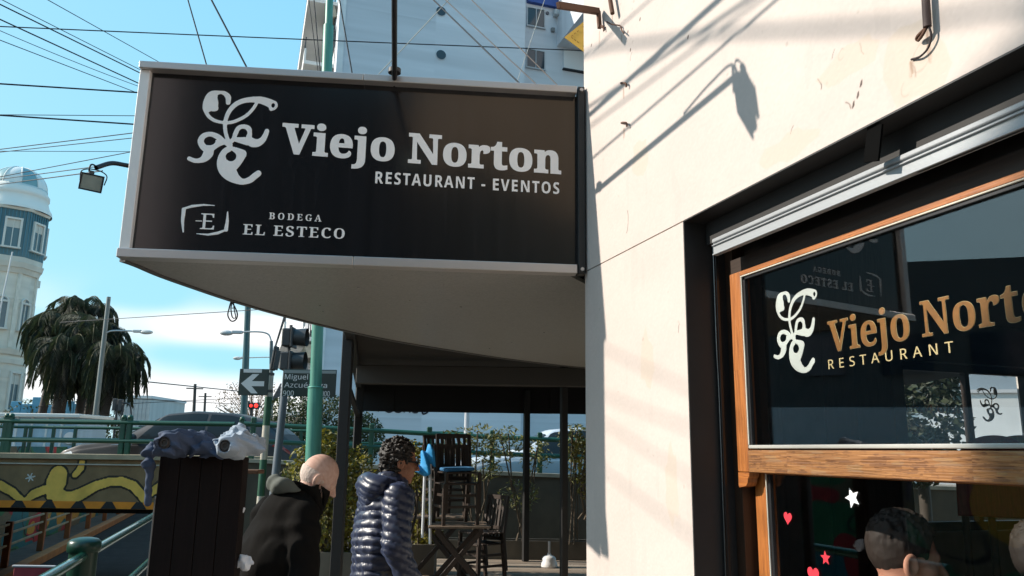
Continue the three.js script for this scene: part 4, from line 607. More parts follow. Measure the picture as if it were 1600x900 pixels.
function palm(base, h, spread, n, label, lean) {
  const t = thing('palm_tree', label, 'palm tree', base), top = V(lean, h, 0), tr = [], v = [V(0, 0, 0), V(lean * 0.2, h * 0.35, 0.05), V(lean * 0.6, h * 0.7, 0), top];
  obj('trunk', [tube(v, 0.20, 24, 10), ...Array.from({ length: 14 }, (_, i) => { const p = new THREE.CatmullRomCurve3(v).getPoint((i + 0.5) / 14); return place(new THREE.TorusGeometry(0.2, 0.03, 5, 12), p.x, p.y, p.z, 0, Math.PI / 2); })], M([0.06, 0.045, 0.035], { map: T.mottle }), t);
  const L = [], rach = [];
  for (let i = 0; i < n; i++) { const az = i * 2.39996 + rr(-0.3, 0.3), up = rr(-1.3, 1.25), len = spread * rr(0.75, 1.15); const p = []; let x = 0, y = 0, a = up; const N = 14; for (let j = 0; j <= N; j++) { p.push(V(top.x + Math.cos(az) * x, top.y + y, Math.sin(az) * x)); x += Math.cos(a) * len / N; y += Math.sin(a) * len / N; a -= 0.10 + 0.19 * j / N + (up > 0.6 ? 0.03 : 0); a = Math.max(a, -1.45); }
    if (i % 2) rach.push(tube(p.filter((_, j) => j % 3 === 0 || j === N), 0.025, 10, 4));
    for (let j = 1; j <= N; j++) for (let s = -1; s <= 1; s += 2) for (let e = 0; e < 3; e++) { const q = p[j].clone().lerp(p[j - 1], e / 3), tg = p[j].clone().sub(p[j - 1]).normalize(), sd = new THREE.Vector3().crossVectors(tg, V(0, 1, 0)).normalize().multiplyScalar(s); const d = sd.multiplyScalar(0.75).addScaledVector(tg, 0.45).add(V(0, -0.55 - rnd() * 0.5, 0)).normalize(), l = len * 0.135 * rr(0.7, 1.25) * (1 - 0.4 * Math.abs(j / N - 0.5)); const w = new THREE.Vector3().crossVectors(d, tg).normalize().multiplyScalar(0.034); q.addScaledVector(d, l); L.push([q.x, q.y, q.z, d.x * l, d.y * l, d.z * l, w.x, w.y, w.z]); } }
  const cr = obj('crown', leafGeo(L), leafM([0.055, 0.075, 0.035], 0.3), t); if (rach.length) obj('frond_stem', rach, M([0.08, 0.07, 0.03]), t); return t;
}
{
  const D = 39, at = (px, D) => onD(px, 650, D).setY(STREET), h = (px, py, D) => onD(px, py, D).y - STREET;
  palm(at(62, 40), h(75, 510, 40), 2.45, 120, 'dense dark palm nearest the domed house', 0.5);
  palm(at(92, 41), h(100, 487, 41), 2.4, 120, 'tallest dark palm in the middle of the clump', 0.4);
  palm(at(122, 39), h(125, 520, 39), 2.4, 120, 'dark palm behind the leaning lamp pole, second from the right of the clump', 0.2);
  palm(at(160, 38), h(165, 560, 38), 2.2, 110, 'low drooping palm on the outer side of the clump', 0.3);
  palm(at(84, 38), h(90, 545, 38), 2.3, 100, 'lower dark palm in front, left of the middle of the clump', 0.2); palm(at(135, 42), h(142, 545, 42), 2.4, 100, 'dark palm filling the back of the clump behind the lamp pole', 0.2);
  const b = at(105, 44), t = thing('shrub', 'olive green shrub between the palm trunks', 'shrub', b); obj('foliage', shrubLeaves([[-1.5, 2.2, 0, 1.6, 1.3, 1], [0.6, 2.0, 0, 1.5, 1.4, 1], [1.9, 1.5, 0, 1.2, 1.2, 1], [0, 1, 0, 2.4, 1, 1]], 2600, 0.13, 0.06), leafM([0.10, 0.12, 0.025]), t); obj('stem', [bar(V(0, 0, 0), V(0.2, 1.5, 0), 0.08, 0.05), bar(V(-0.8, 0, 0), V(-1.2, 1.7, 0), 0.07, 0.04)], M([0.06, 0.05, 0.04]), t);
}
function bush(name, label, pos, blobs, n, len, wid, col, stems = 5) { const t = thing(name, label, name === 'shrub' ? 'shrub' : 'hedge', pos); obj('foliage', shrubLeaves(blobs, n, len, wid), leafM(col), t); const st = []; for (let i = 0; i < stems; i++) { const b = blobs[i % blobs.length], x = rr(-0.1, 0.1), z = rr(-0.1, 0.1); st.push(tube([V(x, 0, z), V(lerp(x, b[0], 0.6) + rr(-0.08, 0.08), b[1] * 0.5, lerp(z, b[2], 0.6)), V(b[0] + rr(-0.1, 0.1), b[1] + b[4] * 0.5, b[2])], 0.012, 10, 5)); } obj('stem', st, M([0.10, 0.075, 0.05]), t); return t; }
{ // dark round hedge beyond the railing, brownish bare tree behind the lights
  bush('hedge', 'large dark green hedge beyond the railing under the street sign', onD(500, 690, 24).setY(STREET), [[-0.8, 1.5, 0, 1.0, 1.0, 0.8], [0.2, 1.6, 0, 1.0, 0.95, 0.8], [1.1, 1.3, 0, 0.8, 0.8, 0.8], [0, 0.8, 0, 1.7, 0.8, 0.8]], 11000, 0.055, 0.034, [0.085, 0.11, 0.03]);
  const t = thing('bare_tree', 'brownish thin-leaved tree behind the red signal lamps', 'tree', onD(392, 690, 60).setY(STREET)); const st = [bar(V(0, 0, 0), V(0.1, 2.2, 0), 0.14, 0.1)];
  for (let i = 0; i < 90; i++) { const a = rnd() * 6.28, r = rr(0.8, 3), y = rr(3, 6.2) - r * 0.25; st.push(tube([V(0.1, 2 + rnd() * 0.6, 0), V(Math.cos(a) * r * 0.5, lerp(2.2, y, 0.6), Math.sin(a) * r * 0.5), V(Math.cos(a) * r, y, Math.sin(a) * r)], 0.022, 8, 4)); } obj('trunk', st, M([0.20, 0.14, 0.10]), t); obj('crown', shrubLeaves([[0, 4, 0, 2.9, 2.1, 2.9]], 1500, 0.09, 0.045), leafM([0.24, 0.15, 0.07]), t);
}

{ // street tree beyond the ramp, outside the frame, whose shadow covers the far half of the window
  const g = V(1.6, 1.42, -0.42).addScaledVector(SUNWARD, 13.2), t = thing('street_tree', 'round street tree across the ramp that shades part of the window', 'tree', g.clone().setY(STREET)), h = g.y - STREET;
  obj('trunk', [tube([V(0, 0, 0), V(0.05, h * 0.4, 0), V(0, h * 0.85, 0)], 0.16, 16, 8), ...[0, 1, 2, 3, 4].map((i) => tube([V(0, h * 0.6, 0), V(Math.cos(i * 1.3) * 0.4, h * 0.8, Math.sin(i * 1.3) * 0.4), V(Math.cos(i * 1.3) * 0.6, h, Math.sin(i * 1.3) * 0.6)], 0.05, 10, 6))], M([0.08, 0.06, 0.045], { map: T.mottle }), t);
  obj('crown', shrubLeaves([[0, h, 0, 0.9, 0.95, 0.9], [0.1, h - 0.4, 0.2, 0.85, 0.8, 0.85], [-0.1, h + 0.15, -0.2, 0.8, 0.75, 0.75]], 13000, 0.075, 0.045), leafM([0.07, 0.09, 0.03]), t);
}

// ───────────────────────── street furniture ─────────────────────────
function streetLamp(label, base, top, armEnd, group, r = 0.09) {
  const t = thing('street_lamp', label, 'street lamp', base), l = (p) => p.clone().sub(base), a = l(armEnd), s = l(top);
  obj('pole', [bar(V(0, 0, 0), s, r, r * 0.7)], M([0.22, 0.24, 0.23], { roughness: 0.5, metalness: 0.3, map: T.mottle }), t);
  const st = s.clone().multiplyScalar(0.72); st.y = Math.min(a.y - 0.12, s.y * 0.95); st.x = s.x * st.y / s.y; st.z = s.z * st.y / s.y;
  obj('arm', tube([st, st.clone().lerp(a, 0.15).setY(a.y), st.clone().lerp(a, 0.6).setY(a.y + 0.02), a], 0.035, 20, 8), M([0.4, 0.42, 0.42], { roughness: 0.4, metalness: 0.4 }), t);
  const d = a.clone().sub(st).setY(0).normalize(), g = new THREE.SphereGeometry(0.5, 16, 10); g.scale(0.62, 0.2, 0.28); obj('lamp_head', [place(g, a.x + d.x * 0.2, a.y - 0.03, a.z + d.z * 0.2, Math.atan2(-d.z, d.x)), rbox(0.4, 0.13, 0.2, 0.04, a.x - d.x * 0.22, a.y + 0.01, a.z - d.z * 0.22, Math.atan2(-d.z, d.x))], M([0.5, 0.5, 0.48], { roughness: 0.4 }), t); return t;
}
{
  const D = 36; streetLamp('leaning grey lamp pole in front of the palms', onD(146, 680, D).setY(STREET), onD(170, 464, D), onD(222, 518, D), null, 0.13);
  const D2 = 30; const b = onD(381, 700, D2).setY(STREET), p = thing('utility_pole', 'tall teal pole behind the arrow sign', 'pole', b), tp = onD(391, 380, D2).sub(b);
  obj('shaft', bar(V(0, 0, 0), tp, 0.14, 0.10), M([0.03, 0.10, 0.11], { roughness: 0.4, map: T.mottle }), p); obj('cable_duct', tube([onD(378, 640, D2).sub(b), onD(380, 560, D2).sub(b), onD(386, 500, D2).sub(b)], 0.03, 16, 5), M([0.1, 0.1, 0.1]), p);
  // two lamp arms further along the avenue
  for (const [x0, y0, x1, y1, D, lab] of [[424, 556, 362, 519, 28, 'curved lamp arm above the arrow sign, the upper of two'], [452, 560, 376, 559, 44, 'smaller and lower lamp arm behind the arrow sign']]) { const bb = onD(x0 + 2, 700, D).setY(STREET), t = thing('street_lamp', lab, 'street lamp', bb), q = (x, y) => onD(x, y, D).sub(bb); const yy = Math.min(y0, y1); obj('pole', bar(V(0, 0, 0), q(x0, yy + 14), 0.08, 0.06), M([0.12, 0.14, 0.14]), t); obj('arm', tube([q(x0, yy + 14), q(x0 - 4, yy + 4), q(x0 - 14, yy), q(x1 + 8, y1), q(x1, y1)], 0.03, 20, 6), M([0.4, 0.42, 0.42]), t); const e = q(x1, y1), g = new THREE.SphereGeometry(0.5, 14, 8); g.scale(0.5, 0.2, 0.25); obj('lamp_head', [place(g, e.x - SIDE.x * 0.18, e.y - 0.03, e.z - SIDE.z * 0.18, -YAW), rbox(0.36, 0.12, 0.18, 0.03, e.x + SIDE.x * 0.2, e.y, e.z + SIDE.z * 0.2, -YAW)], M([0.5, 0.5, 0.5]), t); }
  // far wooden poles
  for (const [x, y0, D, lab] of [[305, 600, 70, 'dark wooden pole with wires far down the avenue'], [321, 614, 90, 'smaller dark pole just beyond the first wooden pole']]) { const bb = onD(x - 4, 700, D).setY(STREET), t = thing('utility_pole', lab, 'pole', bb), q = onD(x, y0, D).sub(bb); obj('shaft', bar(V(0, 0, 0), q, 0.17, 0.12), M([0.05, 0.045, 0.04]), t); obj('crossarm', beam(q.clone().add(V(-0.7, -0.4, 0)), q.clone().add(V(0.7, -0.4, 0)), 0.1, 0.1), M([0.05, 0.045, 0.04]), t); }
  // tall green street pole
  const Dg = 8.6, g0 = onD(484, 900, Dg).setY(0), g1 = onD(517, -60, Dg); const gp = thing('green_pole', 'tall mint green steel pole rising behind the sign', 'pole', g0), mG = M([0.10, 0.36, 0.27], { roughness: 0.45, map: again(T.mottle, 1.5, 1.5) });
  const at = (k) => g1.clone().sub(g0).multiplyScalar(k), h = g1.y - g0.y, kk = (py) => (onD(500, py, Dg).y - g0.y) / h;
  obj('shaft', [bar(V(0, 0, 0), at(kk(606)), 0.085, 0.08, 24), bar(at(kk(606)), at(kk(40)), 0.063, 0.060, 24), bar(at(kk(40)), at(1), 0.045, 0.045, 20), place(new THREE.TorusGeometry(0.074, 0.012, 8, 24), at(kk(606)).x, at(kk(606)).y, at(kk(606)).z, 0, Math.PI / 2)], mG, gp);
  { const pk = []; for (let i = 0; i < 26; i++) { const k = kk(rr(640, 740)), p = at(k), a = rr(1.2, 3.6); pk.push(place(decal((x, y) => Math.hypot(x, y * 0.6) - 0.012 - 0.006 * Math.sin(3 * Math.atan2(y, x)), [-0.03, -0.04], [0.03, 0.04], 0.005, 0.0006), p.x + Math.sin(a) * 0.0835, p.y, p.z + Math.cos(a) * 0.0835, a)); } obj('worn_paint', pk, M([0.40, 0.36, 0.28]), gp); }
}
{ // traffic signal, arrow sign, street name sign
  const D = 10.25, b = onD(416, 860, D).setY(0), t = thing('traffic_signal', 'black traffic signal seen from behind on a grey post', 'traffic light', b), q = (x, y, d = D) => onD(x, y, d).sub(b), k = px2m(D), mK = M([0.03, 0.033, 0.036], { roughness: 0.5 });
  obj('pole', bar(V(0, 0, 0), q(449, 572), 0.055, 0.045, 16), M([0.17, 0.2, 0.23], { roughness: 0.5, map: T.mottle }), t);
  for (const [x, y] of [[455, 528], [452, 565]]) { const c = q(x, y); const lamp = new THREE.Group(); lamp.name = 'signal_head'; lamp.position.copy(c); lamp.rotation.y = -YAW; t.add(lamp);
    obj('case', [rbox(0.12, 0.235, 0.2, 0.02, -0.04, 0, 0), rbox(0.03, 0.26, 0.24, 0.008, 0.035, 0, 0)], mK, lamp);
    const v = new THREE.CylinderGeometry(0.105, 0.12, 0.17, 20, 1, true); obj('visor', place(v, 0.125, 0.01, 0, 0, 0, Math.PI / 2), M([0.03, 0.033, 0.036], { roughness: 0.5, side: THREE.DoubleSide }), lamp); obj('lens', place(new THREE.SphereGeometry(0.1, 16, 10, 0, 6.3, 0, 1.2), 0.04, 0.0, 0, 0, 0, -Math.PI / 2), M([0.05, 0.08, 0.06], { roughness: 0.2 }), lamp); }
  obj('pole_cap', [bar(q(449, 572), q(455, 508), 0.02)], mK, t);
  // second signal seen edge on beside it
  const t2 = thing('traffic_signal', 'narrow back plate of a second signal leaning beside the arrow sign', 'traffic light', onD(402, 870, 9.6).setY(0)), b2 = t2.position, q2 = (x, y) => onD(x, y, 9.6).sub(b2);
  const bands = [[845, 775], [775, 718], [718, 665], [665, 620], [620, 583]], P0 = (y) => q2(402 + (845 - y) * 0.078, y), col = [[0.6, 0.55, 0.46], [0.02, 0.11, 0.06], [0.62, 0.56, 0.46], [0.02, 0.12, 0.07], [0.03, 0.07, 0.05]];
  obj('pole', bar(V(0, 0, 0), P0(845), 0.042), M([0.02, 0.11, 0.06], { map: T.mottle }), t2);
  bands.forEach(([a, c], i) => obj('pole_band', bar(P0(a), P0(c), 0.042, 0.042, 16), M([[0.6, 0.55, 0.46], [0.02, 0.11, 0.06], [0.62, 0.56, 0.46], [0.02, 0.11, 0.06], [0.5, 0.46, 0.4]][i], { roughness: 0.5, map: T.mottle }), t2));
  const pl = q2(429, 560); obj('back_plate', [rbox(0.035, 0.30, 0.12, 0.015, pl.x, pl.y, pl.z, -YAW - 0.1, 0, -0.12), rbox(0.015, 0.24, 0.14, 0.006, pl.x + 0.028, pl.y - 0.02, pl.z, -YAW - 0.1, 0, -0.12)], mK, t2);
  const D3 = 9.5, mS = M([0.022, 0.045, 0.04], { roughness: 0.4, map: T.mottle }), mW = M([0.62, 0.62, 0.62], { roughness: 0.5 }), k3 = px2m(D3);
  const sgn = (name, label, cat, x0, y0, x1, y1, D) => { const k = px2m(D), c = onD((x0 + x1) / 2, (y0 + y1) / 2, D), t = thing(name, label, cat, c, -YAW); const w = (x1 - x0) * k, h = (y1 - y0) * k; obj('plate', rbox(w, h, 0.012, 0.02, 0, 0, 0), mS, t); return [t, w, h, k]; };
  { const [t, w, h, k] = sgn('arrow_sign', 'dark green one-way sign with a white arrow', 'road sign', 373, 576, 420, 618, 9.3); obj('arrow', place(poly([[-0.42, 0], [-0.05, 0.33], [0.17, 0.33], [-0.06, 0.085], [0.36, 0.085], [0.36, -0.085], [-0.06, -0.085], [0.17, -0.33], [-0.05, -0.33]].map(([x, y]) => [x * w, y * h * 1.1 - 0.06 * h]), 0.002), 0, 0, 0.0065), mW, t); obj('header_strip', box(w * 0.62, h * 0.13, 0.003, -0.02, h * 0.42, 0.0075), mW, t); obj('clamp', [box(0.05, 0.03, 0.06, w / 2 + 0.02, 0.1, -0.03), box(0.05, 0.03, 0.06, w / 2 + 0.02, -0.1, -0.03)], mK, t); }
  { const [t, w, h, k] = sgn('street_sign', 'dark green street name sign partly hidden by the mint green pole', 'street sign', 441, 577, 526, 620, 9.95);
    obj('header_strip', box(w * 0.97, h * 0.11, 0.003, 0, h * 0.41, 0.0075), M([0.22, 0.25, 0.25]), t);
    const L = (s, x0, x1, y, cap) => obj('lettering', place(lettering(s, fontSansR, { x0: (x0 - 483.5) * k, x1: (x1 - 483.5) * k, y: (598.5 - y) * k, cap: cap * k, depth: 0.002 }), 0, 0, 0.0065), mW, t);
    L('Miguel de', 444, 499, 593, 8); L('Azcu\u00e9naga', 444, 512, 606, 8); L('900', 443, 460, 619, 8); L('1000', 499, 517, 619, 8);
    obj('clamp', [box(0.06, 0.03, 0.08, -w / 2 + 0.03, 0.1, -0.05), box(0.06, 0.03, 0.08, -w / 2 + 0.03, -0.1, -0.05)], mK, t); }
  // red signal lamps far off
  const D4 = 46, b4 = onD(386, 700, D4).setY(STREET), t4 = thing('traffic_signal', 'lit red traffic signal far down the street', 'traffic light', b4, -YAW), red = M([0.5, 0.01, 0.01], { emissive: new THREE.Color(1, 0.03, 0.02), emissiveIntensity: 2.2 });
  const l4 = (x, y) => { const p = onD(x, y, D4).sub(b4); return [p.dot(SIDE), p.y]; };
  for (const [x, y] of [[385, 631], [393, 634], [401, 634]]) { const [u, v] = l4(x, y); obj('signal_case', rbox(0.3, 0.36, 0.2, 0.03, u, v, 0), mK, t4); obj('signal_lamp', place(new THREE.SphereGeometry(x === 393 ? 0.09 : 0.115, 14, 10), u, v, 0.08), red, t4); }
  { const [u, v] = l4(393, 634); obj('gantry', [bar(V(u - 0.6, v - 0.05, -0.05), V(u + 0.6, v - 0.05, -0.05), 0.05), bar(V(0, 0, -0.05), V(u, v - 0.05, -0.05), 0.08)], mK, t4); }
  // small dark signals near the warehouse
  const D5 = 34; for (const [x, y, lab] of [[171, 632, 'small dark traffic signal in front of the palms, the nearer to the lamp pole'], [180, 633, 'small dark traffic signal in front of the palms with a curved bracket']]) { const bb = onD(x + 1, 700, D5).setY(STREET), t = thing('traffic_signal', lab, 'traffic light', bb, -YAW), hh = onD(x, y, D5).y - STREET; obj('pole', bar(V(0.1, 0, 0), V(0.1, hh, 0), 0.05), mK, t); obj('signal_case', [rbox(0.16, 0.5, 0.2, 0.03, 0, hh, 0)], mK, t); if (x > 175) obj('bracket', tube([V(0.1, hh + 0.1, 0), V(0.35, hh + 0.05, 0), V(0.5, hh - 0.4, 0), V(0.52, hh - 0.8, 0)], 0.035, 16, 6), mK, t); }
}
// yellow sign that shows past the corner of the house
{
  const D = 5.0, k = px2m(D), c = onD(932, 57, D), t = thing('yellow_sign', 'yellow diamond sign half hidden behind the corner of the white wall', 'sign', c, -YAW - 0.1);
  const s = 56 * k, g = poly([[-s, 0], [0, -s * 0.85], [s, 0], [0, s * 0.85]], 0.006); obj('plate', g, M([0.72, 0.42, 0.06], { map: T.mottle, roughness: 0.6 }), t);
  const q = s * 0.80, d = []; for (let i = 0; i < 9; i++) { const u = (i + 0.5) / 9; for (const [ax, ay, bx, by] of [[-q, 0, 0, q * 0.85], [-q, 0, 0, -q * 0.85]]) { const a = Math.atan2(by - ay, bx - ax); if (i % 4 !== 3) d.push(box(0.014, 0.0035, 0.002, lerp(ax, bx, u), lerp(ay, by, u), 0.008, 0, 0, a)); } } obj('stitching', d, M([0.20, 0.10, 0.02]), t);
  obj('bracket', bar(V(0.05, 0, -0.01), V(0.6, 0.0, -0.25), 0.012), mIron, t);
}
// rusty brackets, pipes and hooks on the wall
{
  const rust = M([0.13, 0.06, 0.035], { roughness: 0.85, map: T.mottle }), w = (x, y, off = 0) => onX(x, y, W1X - off), th = (n, l, c) => thing(n, l, c);
  { const t = th('wall_bracket', 'rusty angle iron sticking out from the wall edge above the sign', 'bracket'), e = w(935, 18, 0.02), o = onD(872, 8, 3.15); obj('bar', [beam(o, e, 0.022, 0.03, 0.003), beam(e, w(937, 44, 0.02), 0.018, 0.018, 0.003), beam(w(937, 41, 0.02), w(943, 42, 0.01), 0.008, 0.012), bar(w(943, 41, 0.01), w(943.5, 48, 0.01), 0.004)], rust, t); }
  { const t = th('wall_hook', 'dark pipe stub hanging at the top edge beside the angle iron', 'pipe'); obj('pipe', bar(w(950, -20, 0.03), w(957, 21, 0.03), 0.010), rust, t); }
  { const t = th('wall_hook', 'thin bent rusty wire nailed below the pipe stub', 'hook'); obj('wire', tube([w(948, 34, 0.03), w(956, 38, 0.03), w(970, 41, 0.01), w(971, 46, 0.01), w(975, 52, 0.02)], 0.0035, 20, 6), rust, t); }
  for (const [x, y, l] of [[974, 131, 'small bent nail in the wall under the wire shadows'], [975, 193, 'small bent nail in the wall beside the long lamp shadow']]) { const t = th('wall_nail', l, 'nail'); obj('shank', tube([w(x - 4, y - 1, 0.0), w(x, y - 1.5, 0.012), w(x + 4, y, 0.015), w(x + 4.5, y + 5, 0.013)], 0.0045, 16, 6), rust, t); }
  { const t = th('drain_pipe', 'dark pipe end with a dangling hook over the window', 'pipe'); obj('pipe', bar(w(1443, -60, 0.02), w(1449, 42, 0.02), 0.0095), M([0.06, 0.035, 0.03], { roughness: 0.7 }), t); obj('hook', tube([w(1449, 42, 0.02), w(1440, 50, 0.02), w(1432, 60, 0.015), w(1434, 63, 0.012), w(1441, 55, 0.02), w(1447, 44, 0.02)], 0.004, 24, 6), rust, t); obj('wire', tube([w(1451, 40, 0.02), w(1455, 55, 0.015), w(1450, 75, 0.01), w(1438, 88, 0.008), w(1424, 93, 0.004)], 0.0028, 24, 6), M([0.03, 0.02, 0.02]), t); }
}

// ───────────────────────── overhead wires ─────────────────────────
{
  const mw = M([0.012, 0.014, 0.02], { roughness: 0.7 }), mw2 = M([0.45, 0.43, 0.38], { roughness: 0.6 });
  const wire = (label, pts, r, m = mw) => tag(obj('overhead_cable', tube(pts, r, 40, 6), m), label, 'cable');
  const L = (label, x0, y0, x1, y1, D0, D1, r, sag = 0, m = mw) => { const lamp = /floodlight,|far|palms/.test(label), a0 = onD(x0, y0, D0), b0 = onD(x1, y1, D1), a = a0.clone().lerp(b0, D0 > 25 ? -0.12 : -0.8), b = b0.clone().lerp(a0, lamp ? 0 : -0.35); wire(label, [0, 0.25, 0.5, 0.75, 1].map((k) => a.clone().lerp(b, k).add(V(0, -sag * 4 * k * (1 - k), 0))), r, m); };
  L('long black cable crossing the sky and the tower above the sign', -60, 35, 960, 79, 13, 15, 0.012, 0.05);
  L('topmost slanting cable at the upper corner of the sky', 75, 0, 245, 95, 9, 12, 0.006);
  L('slanting cable second from the top in the sky', -20, -12, 225, 112, 9, 12, 0.006);
  L('thicker slanting cable third from the top in the sky', -20, -3, 225, 117, 9, 12, 0.010);
  L('slanting cable in the sky with a twisted strand, above the lowest slanting one', -20, 21, 225, 134, 9, 12, 0.010);
  L('thin strand twisting round the slanting cable', -20, 28, 225, 133, 9.05, 12, 0.005, 0.10);
  L('lowest slanting cable, meeting the flat thick one behind the sign', -20, 55, 222, 148, 9, 12, 0.006);
  L('thick nearly flat cable above the pair of flat cables', -30, 129, 222, 145, 10, 11, 0.012);
  L('thin flat cable level with the middle of the sign', -30, 179, 222, 181, 11, 11, 0.006);
  L('thick cable sloping just under the thin flat one', -30, 178, 222, 195, 10, 11, 0.012);
  L('upper of two cables rising towards the sign edge', -30, 237, 222, 206, 12, 11, 0.008);
  L('lower of two cables rising towards the sign edge', -30, 241, 222, 214, 12, 11, 0.007);
  L('faint flat cable just above the floodlight', -30, 236, 222, 237, 14, 14, 0.006);
  L('cable passing over the dome up to the floodlight arm', -30, 282, 222, 234, 12, 11, 0.007);
  L('cable across the dome ending at the floodlight, the upper of two', -30, 284, 160, 259, 12, 8, 0.006);
  L('cable across the dome ending at the floodlight, the lower of two', -30, 292, 160, 267, 12, 8, 0.007);
  L('steep cable crossing the sky to the sign top, nearer its outer end', 288, -20, 324, 106, 8, 8, 0.008);
  L('steep cable crossing the sky to the sign top, nearer the tower', 320, -20, 388, 110, 8, 8, 0.010);
  L('thin steep cable beside the balconies, farther from the green pole', 480, -20, 498, 120, 10, 10, 0.006);
  L('thin steep cable beside the balconies, nearer the green pole', 489, -20, 501, 120, 10, 10, 0.008);
  L('steep dark cable just past the green pole against the tower', 527, -20, 552, 125, 8, 8, 0.008);
  L('dark diagonal cable across the tower portholes', 662, -15, 832, 150, 9, 8, 0.009);
  L('thin tan diagonal cable across the tower, between the dark one and the last', 680, -15, 860, 152, 9, 8, 0.006, 0, M([0.16, 0.12, 0.10]));
  L('thin tan diagonal cable nearest the tower windows', 722, -15, 892, 154, 9, 8, 0.006, 0, M([0.16, 0.12, 0.10]));
  L('pale wire rising across the tower from the sign top', 588, 120, 712, -12, 9, 9, 0.006, 0, mw2);
  L('pale thin wire in front of the tower windows', 804, 140, 856, -15, 9, 9, 0.004, 0, mw2);
  L('faint wire behind the cable coil, high in the clouds', 120, 502, 400, 484, 30, 24, 0.012);
  L('sagging wire between the palms and the far poles', 205, 594, 420, 616, 40, 60, 0.03);
  L('thin wire low over the far avenue', 190, 622, 380, 632, 60, 70, 0.025);
  L('thin upper wire from the far wooden poles', 215, 630, 410, 620, 70, 80, 0.025);
  // cables that stripe the wall with shadow pass high over the pavement
  const S = (label, a, b, k, r, ext = 1.2) => { const p = onX(...a, W1X), q = onX(...b, W1X), d = q.clone().sub(p); const P0 = p.clone().addScaledVector(d, -ext * 0.05).addScaledVector(SUNWARD, k), P1 = q.clone().addScaledVector(d, ext).addScaledVector(SUNWARD, k); wire(label, [P0, P0.clone().lerp(P1, 0.5), P1], r); };
  S('thick cable overhead whose dark shadow crosses the wall', [916, 184], [1123, 0], 1.8, 0.0125);
  S('cable overhead whose shadow meets the dark one on the wall', [918, 168], [1168, 0], 3.0, 0.008);
  S('cable overhead that casts the blurred middle shadow line', [916, 202], [1176, 8], 4.0, 0.006);
  S('thin cable overhead that casts the lowest crisp shadow line', [918, 254], [1213, 0], 1.8, 0.0055);
  S('thin cable overhead that casts the faint uppermost shadow line', [914, 90], [1015, 0], 3.4, 0.005);
  for (const [a, b, l] of [[[938, 542], [1067, 604], 'upper'], [[938, 616], [1070, 667], 'second'], [[942, 659], [1074, 744], 'third'], [[946, 737], [1078, 838], 'lowest']]) S('cable high over the pavement that casts the ' + l + ' soft band on the lower wall', a, b, 8.0, 0.0042, 1.5);
  { const pts = [[905, 88], [950, 73], [1010, 66], [1105, 54], [1300, 44], [1450, 32], [1640, 0]].map((p) => onX(...p, W1X).addScaledVector(SUNWARD, 7.5)); wire('slack cable overhead that casts the wide soft shadow', pts, 0.013); }
  // coil hanging from the canopy rim
  { const t = thing('cable_coil', 'small coil of black cable dangling from the canopy rim', 'cable', onY(362, 470, 2.455)), q = (x, y) => onD(x, y, 4.48).sub(t.position); obj('loop', tube([V(0, 0.01, 0), q(358, 482), q(356, 493), q(362, 502), q(368, 500), q(371, 492), q(366, 478), q(362, 472)], 0.004, 40, 6), mw, t); obj('loop', tube([V(0.005, 0.01, 0), q(361, 485), q(364, 497), q(368, 497), q(366, 484), V(0.01, 0.0, 0)], 0.0035, 32, 6), mw, t); }
}

// ───────────────────────── terrace ─────────────────────────
const mFrame = M([0.012, 0.011, 0.011], { roughness: 0.6 }), mDeck = M([0.36, 0.30, 0.24], { map: T.wood, roughness: 0.8, bumpMap: T.woodB, bumpScale: 0.002 });
const DECK = 0.07;
{
  const t = thing('terrace_awning', 'black framed terrace awning on slim posts beyond the canopy', 'awning'), mCl = M([0.032, 0.026, 0.022], { roughness: 0.9, map: T.mottle });
  const foot = (x, y, D) => onD(x, y, D).setY(0);
  const a = onD(545, 522, 6.5), af = onD(526, 900, 6.5); const fl = foot(525, 905, 6.5);
  obj('post', beam(fl, V(a.x, 2.66, a.z), 0.085, 0.085, 0.006), mFrame, t);
  const p2 = foot(552, 800, 11.6), p3 = foot(821, 860, 12.2), p4 = foot(881, 800, 8.6);
  obj('post', beam(p2, p2.clone().setY(2.62), 0.11, 0.11, 0.006), mFrame, t); obj('post', beam(p3, p3.clone().setY(2.58), 0.085, 0.085, 0.006), mFrame, t); obj('post', beam(p4, p4.clone().setY(2.60), 0.07, 0.07, 0.006), mFrame, t);
  obj('brace', beam(p2.clone().setY(2.12), p2.clone().addScaledVector(HEAD, -0.9).setY(2.52), 0.06, 0.06), mFrame, t);
  const plan = [P(-1.22, 5.9), P(-2.35, 12.3), P(5.5, 12.3), P(5.5, 9.0), P(2.9, 8.7), P(1.35, 5.9)];
  obj('cover', slab(plan, 2.63, 2.66), mCl, t);
  obj('beam', beam(P(-1.66, 8.5, 2.44), P(2.6, 8.5, 2.44), 0.10, 0.20, 0.01), M([0.05, 0.045, 0.04], { roughness: 0.7 }), t);
  obj('beam', beam(P(-1.24, 6.0, 2.58), P(1.3, 6.0, 2.58), 0.08, 0.09, 0.008), mFrame, t);
  obj('beam', beam(P(-1.25, 6.0, 2.58), P(-2.33, 12.2, 2.58), 0.08, 0.09, 0.008), mFrame, t);
  const v = []; for (let i = 0; i < 16; i++) v.push(beam(P(-2.3 + i * 0.485, 12.22 + 0.03 * (i % 2), 2.44), P(-2.3 + i * 0.485 + 0.51, 12.22 + 0.03 * (i % 2) + 0.02, 2.44), 0.02, 0.42)); obj('valance', v, M([0.012, 0.011, 0.012], { roughness: 0.9 }), t);
}
